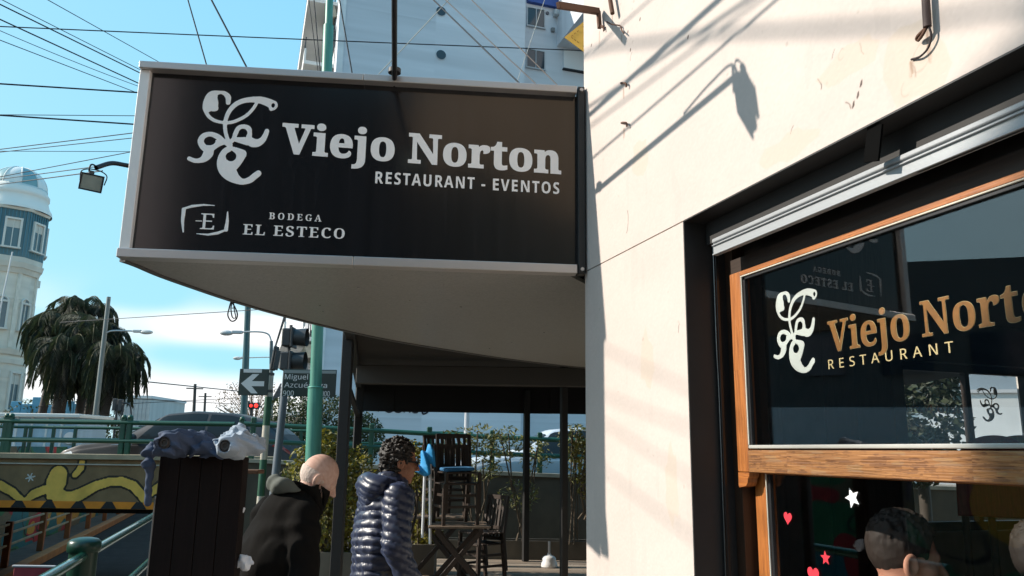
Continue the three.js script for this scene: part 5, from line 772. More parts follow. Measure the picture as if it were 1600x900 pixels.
{
  const t = thing('terrace_deck', 'weathered wooden deck of boards under the awning', 'deck');
  for (let i = 0; i < 34; i++) { const D = 7.6 + i * 0.142, w = 0.134; if (D > 12.35) break; const m = i % 3; obj('plank', beam(P(-1.95 - (D - 7.6) * 0.02, D, DECK - 0.016 + 0.002 * (i % 2)), P(4.6, D, DECK - 0.016 + 0.002 * ((i + 1) % 3)), w, 0.03, 0.004), [mDeck, M([0.21, 0.17, 0.13], { map: T.wood, roughness: 0.85 }), M([0.31, 0.25, 0.19], { map: T.wood, roughness: 0.75 })][m], t); }
  obj('joist', [0, 1, 2, 3, 4].map((k) => beam(P(-1.7 + k * 1.4, 7.7, 0.02), P(-1.7 + k * 1.4, 12.3, 0.02), 0.06, 0.036)), mFrame, t);
}
const mChair = M([0.035, 0.02, 0.013], { map: T.wood, roughness: 0.55 }), mTop = M([0.20, 0.15, 0.11], { map: T.wood, roughness: 0.7 });
function slatTable(label, pos, turn) {
  const t = thing('folding_table', label, 'table', pos, turn);
  for (let i = 0; i < 7; i++) obj('slat', rbox(0.70, 0.022, 0.086, 0.005, 0, 0.74, -0.29 + i * 0.097), mTop, t);
  obj('batten', [box(0.05, 0.03, 0.66, -0.24, 0.714, 0), box(0.05, 0.03, 0.66, 0.24, 0.714, 0)], mChair, t);
  for (const z of [-0.24, 0.24]) { obj('leg', beam(V(-0.36, 0, z), V(0.26, 0.70, z * 0.9), 0.028, 0.055, 0.004), mChair, t); obj('leg', beam(V(0.36, 0, z + 0.03), V(-0.26, 0.70, z * 0.9 + 0.03), 0.028, 0.055, 0.004), mChair, t); }
  obj('stretcher', [beam(V(-0.27, 0.1, -0.25), V(-0.27, 0.1, 0.25), 0.025, 0.03), beam(V(0.27, 0.1, -0.22), V(0.27, 0.1, 0.28), 0.025, 0.03)], mChair, t); return t;
}
function slatChair(label, pos, turn, group) {
  const t = thing('wooden_chair', label, 'chair', pos, turn);
  for (const [x, z] of [[-0.2, 0.18], [0.2, 0.18]]) obj('leg', rbox(0.04, 0.45, 0.04, 0.006, x, 0.225, z), mChair, t);
  for (const x of [-0.2, 0.2]) obj('leg', [beam(V(x, 0, -0.24), V(x, 0.45, -0.19), 0.04, 0.04, 0.005), beam(V(x, 0.45, -0.19), V(x, 0.90, -0.26), 0.04, 0.035, 0.005)], mChair, t);
  for (let i = 0; i < 5; i++) obj('seat_slat', rbox(0.42, 0.02, 0.07, 0.005, 0, 0.455, -0.16 + i * 0.083), mChair, t);
  for (let i = 0; i < 5; i++) obj('back_slat', beam(V(-0.14 + i * 0.07, 0.52, -0.205), V(-0.14 + i * 0.07, 0.86, -0.255), 0.035, 0.012), mChair, t);
  for (const g of [box(0.40, 0.05, 0.024, 0, 0.88, -0.257), box(0.40, 0.04, 0.024, 0, 0.51, -0.2), box(0.36, 0.03, 0.02, 0, 0.2, 0.18), box(0.02, 0.03, 0.36, -0.2, 0.2, -0.02), box(0.02, 0.03, 0.36, 0.2, 0.2, -0.02)]) obj('rail', g, mChair, t); return t;
}
{
  const p = onD(716, 820, 9.5).setY(DECK), tt = -YAW + 0.12; slatTable('folding table with crossed wooden legs carrying the stacked chairs', p, tt);
  slatTable('folding table half hidden behind the table with the stacked chairs', onD(690, 800, 10.7).setY(DECK), tt - 0.1);
  const up = (dx, dz, y) => p.clone().addScaledVector(SIDE, dx).addScaledVector(HEAD, -dz).setY(DECK + 0.752 + y);
  slatChair('dark wooden chair standing on the folding table, the lower of two', up(-0.03, 0.02, 0), tt + 0.25);
  slatChair('dark wooden chair stacked on top of another on the table', up(-0.01, 0.0, 0.125), tt + 0.25);
  // folded seat pads caught between the chairs
  const bl = M([0.03, 0.16, 0.34], { map: T.weave, roughness: 0.8 }); { const o = obj('seat_pad', rbox(0.34, 0.04, 0.32, 0.018), bl); o.position.copy(up(-0.03, 0.03, 0.62)); o.rotation.set(0.03, tt + 0.25, 0.06); tag(o, 'flat blue seat pad lying on the top stacked chair', 'cushion'); }
  const q = onD(666, 745, 9.3), t = thing('folded_parasol', 'two pale sticks with a crumpled bright blue cloth on top beside the chairs', 'parasol', q.clone().setY(DECK)), ws = M([0.62, 0.64, 0.66], { roughness: 0.5 });
  const l = (x, y, D = 9.3) => onD(x, y, D).sub(t.position); obj('stick', bar(l(660, 840), l(664, 735), 0.016, 0.018), ws, t); obj('stick', bar(l(672, 850), l(672, 725), 0.017, 0.02), ws, t);
  const c0 = l(667, 722), cloth = nets((x, y, z) => { const X = x - c0.x, Y = y - c0.y, Z = z - c0.z, n = 0.028 * Math.sin(X * 55 + Y * 18) + 0.05 * (fbm(X * 9 + 5, Y * 9, Z * 9, 3) - 0.5); return Math.max(capsule(X, Y, Z, [0.03, 0.12, 0], [-0.03, -0.10, 0], 0.06, 0.09) + n, -Y - 0.16 + 0.5 * Math.abs(X + 0.02)); }, [c0.x - 0.18, c0.y - 0.25, c0.z - 0.18], [c0.x + 0.18, c0.y + 0.25, c0.z + 0.18], 0.010);
  obj('cloth', cloth, M([0.02, 0.27, 0.58], { roughness: 0.7, physical: true, sheen: 0.3 }), t);
  { const c = onD(858, 861, 11.6).setY(DECK), b = thing('parasol_base', 'small white bell shaped parasol base standing on the deck', 'parasol base', c); obj('weight', place(lathe([[0, 0], [0.11, 0], [0.118, 0.02], [0.112, 0.07], [0.095, 0.085], [0.1, 0.12], [0.075, 0.15], [0.03, 0.165], [0.022, 0.19], [0, 0.19]], 28), 0, 0, 0), M([0.7, 0.7, 0.7], { roughness: 0.5 }), b); obj('tube', cyl(0.016, 0.016, 0.18, 0, 0.26, 0), M([0.6, 0.6, 0.62], { metalness: 0.5, roughness: 0.4 }), b); }
  // planters and shrubs round the terrace
  const planter = (label, pos, w, d, h, turn = -YAW) => { const t = thing('planter', label, 'planter', pos, turn); obj('trough', [box(w, h, 0.03, 0, h / 2, d / 2), box(w, h, 0.03, 0, h / 2, -d / 2), box(0.03, h, d - 0.03, -w / 2 + 0.015, h / 2, 0), box(0.03, h, d - 0.03, w / 2 - 0.015, h / 2, 0)], M([0.16, 0.14, 0.11], { map: T.mottle }), t); obj('soil', box(w - 0.06, 0.03, d - 0.06, 0, h - 0.05, 0), M([0.03, 0.022, 0.016]), t); };
  planter('concrete planter at the foot of the sunlit shrub', onD(506, 850, 9.6).setY(0), 1.1, 0.4, 0.5); planter('long low planter against the street wall behind the chairs', onD(800, 850, 12.55).setY(0), 2.6, 0.3, 0.34); planter('planter behind the man in the quilted jacket', onD(640, 850, 10.9).setY(0), 0.7, 0.35, 0.45);
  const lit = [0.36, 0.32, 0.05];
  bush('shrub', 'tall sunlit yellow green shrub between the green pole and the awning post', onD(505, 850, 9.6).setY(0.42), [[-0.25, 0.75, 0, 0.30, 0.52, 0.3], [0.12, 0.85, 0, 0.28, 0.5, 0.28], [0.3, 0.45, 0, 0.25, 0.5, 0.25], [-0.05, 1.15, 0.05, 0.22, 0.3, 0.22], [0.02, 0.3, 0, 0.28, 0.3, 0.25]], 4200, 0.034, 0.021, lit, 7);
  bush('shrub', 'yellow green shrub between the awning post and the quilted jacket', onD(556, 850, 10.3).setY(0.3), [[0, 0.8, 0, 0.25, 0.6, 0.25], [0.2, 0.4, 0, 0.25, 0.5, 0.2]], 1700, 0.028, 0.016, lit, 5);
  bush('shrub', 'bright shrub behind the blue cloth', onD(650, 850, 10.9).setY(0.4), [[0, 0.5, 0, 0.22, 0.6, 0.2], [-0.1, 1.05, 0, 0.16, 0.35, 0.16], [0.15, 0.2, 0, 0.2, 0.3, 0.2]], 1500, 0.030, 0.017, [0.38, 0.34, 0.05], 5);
  const sparse = (label, px, D, blobs, n) => bush('shrub', label, onD(px, 800, D).setY(0.3), blobs, n * 2, 0.050, 0.014, [0.34, 0.34, 0.15], 5);
  sparse('airy shrub with pale narrow leaves just behind the stacked chairs', 745, 12.5, [[-0.35, 1.45, 0, 0.3, 0.25, 0.2], [0.0, 1.55, 0, 0.25, 0.22, 0.2], [0.3, 1.35, 0, 0.28, 0.3, 0.2], [0.1, 1.1, 0, 0.3, 0.2, 0.15]], 330);
  sparse('airy shrub with pale leaves in front of the silver car', 812, 12.5, [[-0.25, 1.5, 0, 0.28, 0.25, 0.2], [0.25, 1.3, 0, 0.3, 0.25, 0.2], [0.0, 0.7, 0, 0.35, 0.25, 0.15]], 260);
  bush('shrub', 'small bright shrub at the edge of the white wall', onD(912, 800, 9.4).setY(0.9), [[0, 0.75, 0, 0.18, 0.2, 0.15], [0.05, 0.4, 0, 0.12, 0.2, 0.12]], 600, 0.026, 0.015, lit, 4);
  sparse('thin leafed shrub beside the awning post nearest the white wall', 896, 12.4, [[0, 1.55, 0, 0.25, 0.25, 0.2], [0.1, 1.2, 0, 0.3, 0.3, 0.2]], 240);
  { const c = onD(726, 800, 16).setY(STREET), o = thing('street_post', 'thin pale post behind the airy shrubs', 'post', c); obj('shaft', cyl(0.055, 0.05, 2.0, 0, 1.0, 0), M([0.55, 0.56, 0.58], { map: T.mottle }), o); }
}

// ───────────────────────── cars ─────────────────────────
function car(label, pos, turn, paint, spec) { // nose towards +x
  const t = thing('parked_car', label, 'car', pos, turn), L = spec.L, W = spec.W;
  const ev = (tab, x) => { let i = 0; while (i < tab.length - 2 && x > tab[i + 1][0]) i++; const [a, b] = [tab[i], tab[i + 1]], u = clamp((x - a[0]) / (b[0] - a[0])); return a.slice(1).map((v, k) => lerp(v, b[k + 1], u)); };
  // x from tail (0) to nose (1): roof line, belt line, half width at belt, half width at roof
  const S = (u, v) => { const [yt, yb, wb, wr] = ev(spec.tab, u), y0 = 0.22, pts = [[wb * 0.93, y0], [wb, lerp(y0, yb, 0.45)], [wb * 0.985, yb - 0.06], [wb * 0.965, yb], [lerp(wb, wr, 0.55), lerp(yb, yt, 0.55)], [wr, yt - 0.05], [wr * 0.8, yt - 0.012], [0, yt]]; const n = pts.length - 1, s = clamp(Math.abs(v)) * n, i = Math.min(n - 1, Math.floor(s)), f = s - i, g = (k) => pts[Math.max(0, Math.min(n, k))]; const p0 = g(i - 1), p1 = g(i), p2 = g(i + 1), p3 = g(i + 2), c = (k) => { const m1 = (p2[k] - p0[k]) * 0.35, m2 = (p3[k] - p1[k]) * 0.35, f2 = f * f, f3 = f2 * f; return (2 * f3 - 3 * f2 + 1) * p1[k] + (f3 - 2 * f2 + f) * m1 + (-2 * f3 + 3 * f2) * p2[k] + (f3 - f2) * m2; }; const e = Math.min(u, 1 - u), nose = 1 - Math.pow(clamp(1 - e / 0.05), 2.2) * 0.30; return V((u - 0.5) * L, c(1), c(0) * nose * (v < 0 ? -1 : 1)); };
  const patch = (f, nu, nv) => { const pos = [], idx = [], uv = []; for (let i = 0; i <= nu; i++) for (let j = 0; j <= nv; j++) { const p = f(i / nu, j / nv); pos.push(p.x, p.y, p.z); uv.push(p.x, p.y); } for (let i = 0; i < nu; i++) for (let j = 0; j < nv; j++) { const a = i * (nv + 1) + j, b = a + nv + 1; idx.push(a, b, a + 1, b, b + 1, a + 1); } const g = new THREE.BufferGeometry(); g.setAttribute('position', new THREE.Float32BufferAttribute(pos, 3)); g.setAttribute('uv', new THREE.Float32BufferAttribute(uv, 2)); g.setIndex(idx); g.computeVertexNormals(); return g; };
  const mp = M(paint, { physical: true, roughness: 0.5, metalness: 0.1, specularIntensity: 0.5, clearcoat: 0.12, clearcoatRoughness: 0.15 }), mg = M([0.02, 0.026, 0.03], { physical: true, roughness: 0.03, specularIntensity: 0.45, ior: 1.42 }), mk = M([0.014, 0.014, 0.015], { roughness: 0.5 });
  obj('body', [patch((a, b) => S(a, 0.0001 + b), 60, 36), patch((a, b) => S(a, -0.0001 - b), 60, 36), patch((a, b) => { const p = S(0, 0.0001 + b); p.z *= 1 - 2 * a; return p; }, 4, 20), patch((a, b) => { const p = S(1, 0.0001 + b); p.z *= 1 - 2 * a; return p; }, 4, 20)], mp, t);
  const off = (u, v, d) => { const e = 0.004, p = S(u, v), a = S(Math.min(1, u + e), v).sub(S(Math.max(0, u - e), v)), b = S(u, v + e).sub(S(u, v - e)), n = new THREE.Vector3().crossVectors(a, b).normalize(); if (n.z * Math.sign(v) < -0.01 || (Math.abs(n.z) <= 0.01 && n.y < 0)) n.negate(); if (n.dot(V(0, 0.4, v > 0 ? 1 : -1)) < 0) n.negate(); return p.addScaledVector(n, d); };
  const quadPatch = (c, s, d = 0.005, nu = 10, nv = 6) => patch((a, b) => { const u = lerp(lerp(c[0][0], c[1][0], a), lerp(c[3][0], c[2][0], a), b), v = lerp(lerp(c[0][1], c[1][1], a), lerp(c[3][1], c[2][1], a), b); return off(u, v * s, d); }, nu, nv);
  for (const s of [-1, 1]) for (const q of spec.glass) { const w = obj('side_window', quadPatch(q, s), mg, t); }
  obj('windscreen', [patch((a, b) => off(lerp(spec.ws[0], spec.ws[1], a), lerp(1, spec.ws[2], b), 0.006), 8, 12), patch((a, b) => off(lerp(spec.ws[0], spec.ws[1], a), -lerp(1, spec.ws[2], b), 0.006), 8, 12)], mg, t);
  obj('rear_window', [patch((a, b) => off(lerp(spec.rw[0], spec.rw[1], a), lerp(1, spec.rw[2], b), 0.006), 6, 10), patch((a, b) => off(lerp(spec.rw[0], spec.rw[1], a), -lerp(1, spec.rw[2], b), 0.006), 6, 10)], mg, t);
  for (const s of [-1, 1]) { obj('sill_trim', quadPatch([[0.12, 0.425], [0.74, 0.425], [0.74, 0.44], [0.12, 0.44]], s, 0.006, 20, 2), M([0.4, 0.4, 0.42], { metalness: 0.9, roughness: 0.25 }), t);
    for (const u of spec.seams) obj('door_seam', quadPatch([[u - 0.0012, 0.05], [u + 0.0012, 0.05], [u + 0.0012, 0.42], [u - 0.0012, 0.42]], s, 0.002, 1, 12), mk, t);
    for (const u of spec.handles) { const p = off(u, 0.34 * s, 0.02); obj('door_handle', rbox(0.16, 0.026, 0.03, 0.01, p.x, p.y, p.z), mp, t); }
    const m = off(spec.mirror, 0.45 * s, 0.09); const g = new THREE.SphereGeometry(0.5, 14, 10); g.scale(0.15, 0.15, 0.22); obj('mirror', [place(g, m.x, m.y + 0.05, m.z), bar(V(m.x, m.y + 0.02, m.z - 0.1 * s), V(m.x, m.y, m.z), 0.02)], mp, t);
    obj('headlight', quadPatch(spec.lamp, s, 0.006, 6, 4), M([0.72, 0.74, 0.76], { physical: true, roughness: 0.06, clearcoat: 1 }), t); obj('tail_light', quadPatch([[0.0, 0.3], [0.06, 0.3], [0.05, 0.44], [0.0, 0.44]], s, 0.006, 4, 4), M([0.3, 0.01, 0.01], { roughness: 0.1 }), t);
    for (const u of spec.wheels) { const c = S(u, 0.1 * s); const w = new THREE.Group(); w.name = 'wheel'; w.position.set(c.x, 0.32, s * (W / 2 - 0.10)); t.add(w); obj('tyre', place(new THREE.TorusGeometry(0.255, 0.075, 12, 28), 0, 0, 0), M([0.015, 0.015, 0.016], { roughness: 0.9 }), w); obj('rim', [place(new THREE.CylinderGeometry(0.2, 0.2, 0.1, 24), 0, 0, 0, 0, Math.PI / 2), ...Array.from({ length: 5 }, (_, i) => box(0.05, 0.19, 0.03, Math.sin(i * 1.2566) * 0.1, Math.cos(i * 1.2566) * 0.1, 0.055 * s, 0, 0, -i * 1.2566))], M([0.35, 0.35, 0.36], { metalness: 0.8, roughness: 0.3 }), w);
      const ar = []; for (let i = 0; i <= 14; i++) { const a = i / 14 * Math.PI; const ux = u + Math.cos(a) * 0.36 / L; const yy = 0.32 + Math.sin(a) * 0.36; ar.push(V((ux - 0.5) * L, yy, s * (W / 2 - 0.0))); } const disc = new THREE.CylinderGeometry(0.355, 0.355, 0.03, 28); obj('wheel_arch', place(disc, c.x, 0.32, s * (W / 2 - 0.002), 0, Math.PI / 2), mk, t); w.position.z = s * (W / 2 - 0.005); } }
  obj('number_plate', box(0.012, 0.11, 0.42, L / 2 + 0.004, 0.5, 0), M([0.7, 0.7, 0.7]), t);
  obj('grille', patch((a, b) => { const p = S(1, lerp(0.05, 0.36, a)); return V(L / 2 + 0.004, p.y, lerp(-0.5, 0.5, b)); }, 3, 3), mk, t);
  return { t, off, S };
}
const hatch = { L: 4.25, W: 1.74, tab: [[0, 0.95, 0.80, 0.74, 0.60], [0.03, 1.10, 0.93, 0.80, 0.60], [0.12, 1.36, 0.96, 0.85, 0.58], [0.26, 1.49, 0.95, 0.87, 0.57], [0.42, 1.52, 0.93, 0.87, 0.58], [0.54, 1.47, 0.91, 0.87, 0.57], [0.66, 1.18, 0.90, 0.87, 0.66], [0.74, 0.99, 0.88, 0.86, 0.76], [0.88, 0.92, 0.80, 0.83, 0.74], [0.96, 0.80, 0.70, 0.78, 0.68], [1, 0.62, 0.54, 0.70, 0.6]],
  glass: [[[0.15, 0.44], [0.345, 0.44], [0.345, 0.70], [0.20, 0.70]], [[0.36, 0.44], [0.655, 0.44], [0.555, 0.70], [0.36, 0.70]]], ws: [0.575, 0.705, 0.735], rw: [0.035, 0.11, 0.74], seams: [0.155, 0.352, 0.68], handles: [0.20, 0.40], mirror: 0.645, lamp: [[0.90, 0.30], [0.985, 0.30], [0.985, 0.43], [0.91, 0.43]], wheels: [0.17, 0.80] };
{
  const c = onD(290, 700, 16.2).setY(STREET + 0.004), g = car('dark grey hatchback with a driver inside, passing over the bridge', c, Math.PI - YAW, [0.04, 0.04, 0.043], hatch);
  const c2 = onD(868, 700, 16.0).setY(STREET - 0.10), g2 = car('silver hatchback behind the terrace shrubs', c2, Math.PI - YAW + 0.16, [0.50, 0.53, 0.56], hatch);
  g.t.scale.set(1.06, 1.08, 1.05);
  // driver seen at the side window
  const dp = onD(306, 690, 15.7);
}

// ───────────────────────── people ─────────────────────────
const mSkin = (c) => M(c, { physical: true, roughness: 0.55, specularIntensity: 0.4, sheen: 0.15, map: T.skin }); T.skin = texture(128, 128, (u, v) => { const n = fbm(u * 12, v * 12, 4, 4, 12); return [0.9 + 0.1 * n, 0.82 + 0.16 * n, 0.8 + 0.17 * n]; }, true, 6, 6);
function headField(x, y, z, o) { // centre of the head at the origin, looking along +z
  let d = ellip(x, y, z, [0, 0.035, -0.018], [0.077, 0.097, 0.098]);
  d = smin(d, ellip(x, y, z, [0, -0.035, 0.022], [0.060, 0.083, 0.068]), 0.03);
  d = smin(d, ellip(x, y, z, [0, -0.100, 0.062], [0.026, 0.020, 0.022]), 0.02);
  d = smin(d, capsule(x, y, z, [-0.034, 0.026, 0.070], [0.034, 0.026, 0.070], 0.014, 0.014), 0.016);
  d = -smin(-d, ellip(Math.abs(x), y, z, [0.031, 0.004, 0.098], [0.018, 0.011, 0.016]), 0.012);
  d = smin(d, ellip(Math.abs(x), y, z, [0.031, 0.004, 0.072], [0.013, 0.011, 0.012]), 0.003);
  d = smin(d, capsule(x, y, z, [0, 0.016, 0.082], [0, -0.026, 0.108], 0.009, 0.0135), 0.010);
  d = smin(d, ellip(Math.abs(x), y, z, [0.012, -0.032, 0.095], [0.008, 0.007, 0.010]), 0.006);
  d = smin(d, ellip(x, y, z, [0, -0.057, 0.083], [0.024, 0.006, 0.010]), 0.005); d = smin(d, ellip(x, y, z, [0, -0.070, 0.081], [0.020, 0.007, 0.010]), 0.005);
  d = smin(d, ellip(Math.abs(x), y, z, [0.050, -0.018, 0.052], [0.018, 0.020, 0.020]), 0.02);
  const ax = Math.abs(x); let e = ellip(ax - 0.25 * Math.max(0, -0.01 - z), y, z, [0.084, -0.004, -0.014], [0.012, 0.036, 0.024]); e = -smin(-e, ellip(ax, y, z, [0.096, -0.002, -0.008], [0.009, 0.023, 0.013]), 0.005); d = smin(d, e, 0.008);
  d = smin(d, capsule(x, y, z, [0, -0.07, -0.022], [0, -0.20, -0.045], 0.056, 0.060), 0.03);
  return d;
}
const mat4 = (pos, rx, ry, rz = 0) => new THREE.Matrix4().compose(pos, new THREE.Quaternion().setFromEuler(new THREE.Euler(rx, ry, rz, 'YXZ')), V(1, 1, 1));
function hand(side) { // palm at the origin, fingers hanging along -y
  const f = (x, y, z) => { let d = ellip(x, y, z, [0, -0.045, 0], [0.016, 0.048, 0.040]); [[0.030, 0.070, 0.010], [0.010, 0.080, 0.004], [-0.011, 0.074, 0.002], [-0.030, 0.058, -0.002]].forEach(([zz, l], i) => { const a = [0, -0.082, zz], b = [0.010 * side, -0.082 - l * 0.5, zz * 1.05], c = [0.030 * side, -0.082 - l * 0.95, zz * 1.02]; d = smin(d, Math.min(capsule(x, y, z, a, b, 0.0095, 0.0085), capsule(x, y, z, b, c, 0.0085, 0.007)), 0.004); }); d = smin(d, Math.min(capsule(x, y, z, [0, -0.025, 0.030], [0.012 * side, -0.055, 0.055], 0.013, 0.010), capsule(x, y, z, [0.012 * side, -0.055, 0.055], [0.022 * side, -0.085, 0.058], 0.010, 0.008)), 0.006); return smin(d, capsule(x, y, z, [0, 0.0, 0], [0, 0.06, 0], 0.024, 0.027), 0.02); };
  return nets(f, [-0.04, -0.18, -0.055], [0.05, 0.06, 0.08], 0.004);
}
function personBody(t, skin, headPos, headTilt, headYaw, J, hands = true) { // J: joints of the figure, facing +z
  const hg = nets((x, y, z) => headField(x, y, z), [-0.11, -0.20, -0.14], [0.11, 0.15, 0.14], 0.0042); hg.applyMatrix4(mat4(headPos, headTilt, headYaw));
  const f = (x, y, z) => { let d = 9; for (const [a, b, ra, rb] of J) d = smin(d, capsule(x, y, z, a, b, ra, rb), 0.03); return d; };
  const gs = [hg, nets(f, [-0.5, -0.02, -0.5], [0.5, 1.62, 0.6], 0.022)];
  if (hands) for (const [a, s] of hands) { const g = hand(s); g.applyMatrix4(mat4(V(...a), 0.1, 0)); gs.push(g); }
  return obj('body', gs, skin, t);
}
const legs = (hipY, foot) => [[[-0.09, hipY, 0], [-0.10, 0.50, 0.04 + foot[0] * 0.5], 0.080, 0.055], [[-0.10, 0.50, 0.04 + foot[0] * 0.5], [-0.10, 0.09, foot[0]], 0.055, 0.042], [[0.09, hipY, 0], [0.10, 0.50, 0.04 + foot[1] * 0.5], 0.080, 0.055], [[0.10, 0.50, 0.04 + foot[1] * 0.5], [0.10, 0.09, foot[1]], 0.055, 0.042]];
const skinGrow = (J, grow, k = 0.05) => (x, y, z) => { let d = 9; for (const [a, b, ra, rb, sx = 1] of J) d = smin(d, capsule(x / sx, y, z, [a[0] / sx, a[1], a[2]], [b[0] / sx, b[1], b[2]], ra + grow, rb + grow), k); return d; };
function legsAndShoes(t, hipY, foot, trousers) {
  const L = legs(hipY, foot).map((q) => [...q]); const f = skinGrow([...L, [[-0.06, hipY - 0.02, 0], [0.06, hipY - 0.02, 0], 0.11, 0.11]], 0.022, 0.04);
  obj('trousers', nets((x, y, z) => Math.max(f(x, y, z) + 0.012 * (noise(x * 14, y * 22, z * 14) - 0.5), 0.07 - y, y - hipY - 0.12), [-0.3, 0.03, -0.4], [0.3, hipY + 0.16, 0.5], 0.018), trousers, t);
  foot.forEach((z, i) => { const x = i ? 0.1 : -0.1; const sf = (a, b, c) => Math.max(smin(ellip(a, b, c, [x, 0.045, z + 0.07], [0.045, 0.05, 0.13]), ellip(a, b, c, [x, 0.06, z - 0.01], [0.042, 0.065, 0.06]), 0.03), 0.006 - b); obj('shoe', nets(sf, [x - 0.07, -0.01, z - 0.12], [x + 0.07, 0.15, z + 0.24], 0.01), M([0.015, 0.013, 0.012], { roughness: 0.5 }), t); });
}
{ // stooped man in a dark coat
  const D = 4.3, gp = onD(448, 800, D), turn = Math.atan2(HEAD.x * Math.sin(0.72) + SIDE.x * Math.cos(0.72), HEAD.z * Math.sin(0.72) + SIDE.z * Math.cos(0.72));
  const t = thing('person', 'bald man in a dark coat, stooped, walking with lowered head', 'person', V(gp.x, 0, gp.z), turn);
  // head target in local axes
  const hw = onD(508, 751, D), lp = hw.clone().sub(t.position).applyAxisAngle(V(0, 1, 0), -turn), head = V(lp.x * 0.5, hw.y, lp.z);
  const hx = head.x, hz = head.z, sY = 1.315, sZ = hz - 0.15;
  const body = [[[0, 0.95, -0.12], [hx * 0.3, 1.12, -0.05], 0.12, 0.125, 1.3], [[hx * 0.3, 1.12, -0.05], [hx * 0.7, sY - 0.03, sZ], 0.13, 0.12, 1.35], [[hx, sY + 0.05, sZ + 0.03], [hx, head.y - 0.13, hz - 0.06], 0.06, 0.055]];
  const arms = [[[-0.20, sY - 0.02, sZ], [-0.275, 1.03, sZ - 0.02], 0.066, 0.050], [[-0.275, 1.03, sZ - 0.02], [-0.24, 0.80, sZ + 0.12], 0.047, 0.034], [[0.20, sY - 0.02, sZ], [0.275, 1.03, sZ - 0.02], 0.066, 0.050], [[0.275, 1.03, sZ - 0.02], [0.24, 0.80, sZ + 0.12], 0.047, 0.034]];
  personBody(t, mSkin([0.66, 0.47, 0.39]), head, 0.55, -0.42, [...body.map((q) => q.slice(0, 4)), ...arms, ...legs(0.92, [0.16, -0.2])], [[[-0.24, 0.78, sZ + 0.13], 1], [[0.24, 0.78, sZ + 0.13], -1]]);
  legsAndShoes(t, 0.90, [0.16, -0.2], M([0.03, 0.03, 0.035], { roughness: 0.85, map: T.weave }));
  const torso = skinGrow([[[0, 0.86, -0.10], [hx * 0.3, 1.10, -0.05], 0.185, 0.172, 1.22], [[hx * 0.3, 1.10, -0.05], [hx * 0.7, sY - 0.03, sZ - 0.01], 0.172, 0.145, 1.32], [[hx * 0.9, sY + 0.03, sZ + 0.02], [hx, sY + 0.10, sZ + 0.07], 0.11, 0.09]], 0.0, 0.07), sl = skinGrow(arms.map((q) => [q[0], q[1], q[2] + 0.022, q[3] + 0.026]), 0.0, 0.03);
  const f = (x, y, z) => { const w = 0.022 * (fbm(x * 10 + 2, y * 5, z * 10, 3) - 0.5) + 0.006 * Math.sin((y * 34 + x * 26 + z * 12 + fbm(x * 5, y * 5, z * 5) * 12)) * (Math.abs(x) > 0.15 ? 1 : 0.4); let d = Math.max(torso(x, y, z), 0.70 - y); d = smin(d, Math.max(sl(x, y, z), 0.79 - y), 0.018); const nx = x - hx, nz = z - (sZ + 0.08); d = Math.max(d, -(Math.max(Math.hypot(nx, nz) - 0.072, sY + 0.09 - y))); return d + w; };
  const coat = M([0.0105, 0.0095, 0.0088], { roughness: 0.9, map: T.weave, physical: true, specularIntensity: 0.15, sheen: 0.0, sheenRoughness: 0.7 });
  obj('coat', nets(f, [-0.44, 0.68, -0.42], [0.44, 1.55, 0.52], 0.0115), coat, t);
  // standing collar and the grey hood lining folded behind the neck
  const ring = (R, th, h0, h1, tilt, dz) => (x, y, z) => { const X = x - hx, Z = z - (sZ + dz), Y = y - (sY + 0.10) + tilt * Z, a = Math.atan2(X, Z), w = 0.010 * Math.sin(a * 5 + Y * 40) + 0.012 * (fbm(X * 14, Y * 14, Z * 14, 3) - 0.5); const top = lerp(h0, h1, 0.5 + 0.5 * Math.cos(a)); const dd = Math.abs(Math.hypot(X, Z * 0.95) - R - 0.16 * Y) - th + w; return smin(Math.max(dd, Y - top - w, -0.09 - Y), 1, 0.001); };
  obj('collar', nets(ring(0.096, 0.010, 0.035, 0.055, 0.30, 0.075), [hx - 0.20, sY - 0.08, sZ - 0.14], [hx + 0.20, sY + 0.30, sZ + 0.30], 0.0065), coat, t);
  const hoodR = (x, y, z) => { const X = x - hx, Y = y - (sY + 0.125), Z = z - (sZ - 0.015); const a = Math.atan2(X, -Z); let d = Math.hypot(Math.hypot(X, Z * 1.05) - 0.090, (Y + 0.25 * Z) * 0.75) - 0.033 * clamp(1.5 - Math.abs(a) * 0.75); return Math.max(d, Z - 0.05) + 0.012 * Math.sin(X * 55 + Y * 70) * 0.5 + 0.016 * (fbm(X * 16, Y * 16, Z * 16, 3) - 0.5); };
  obj('hood_lining', nets(hoodR, [hx - 0.18, sY - 0.02, sZ - 0.18], [hx + 0.18, sY + 0.27, sZ + 0.10], 0.006), M([0.115, 0.125, 0.11], { roughness: 0.9, map: T.weave }), t);
  // short grey hair round the back and sides
  const hf = (x, y, z) => Math.max(ellip(x, y, z, [0, 0.025, -0.020], [0.0795, 0.095, 0.1005]) + 0.003 * (noise(x * 220, y * 90, z * 220) - 0.5), y - 0.032 + 0.5 * Math.max(0, z + 0.03), z - 0.025, -0.075 - y); const hair = nets(hf, [-0.10, -0.09, -0.14], [0.10, 0.06, 0.04], 0.0045); hair.applyMatrix4(mat4(head, 0.55, -0.42)); obj('hair', hair, M([0.58, 0.47, 0.41], { roughness: 0.95, bumpMap: again(T.mottleB, 60, 60), bumpScale: 0.002 }), t);
}
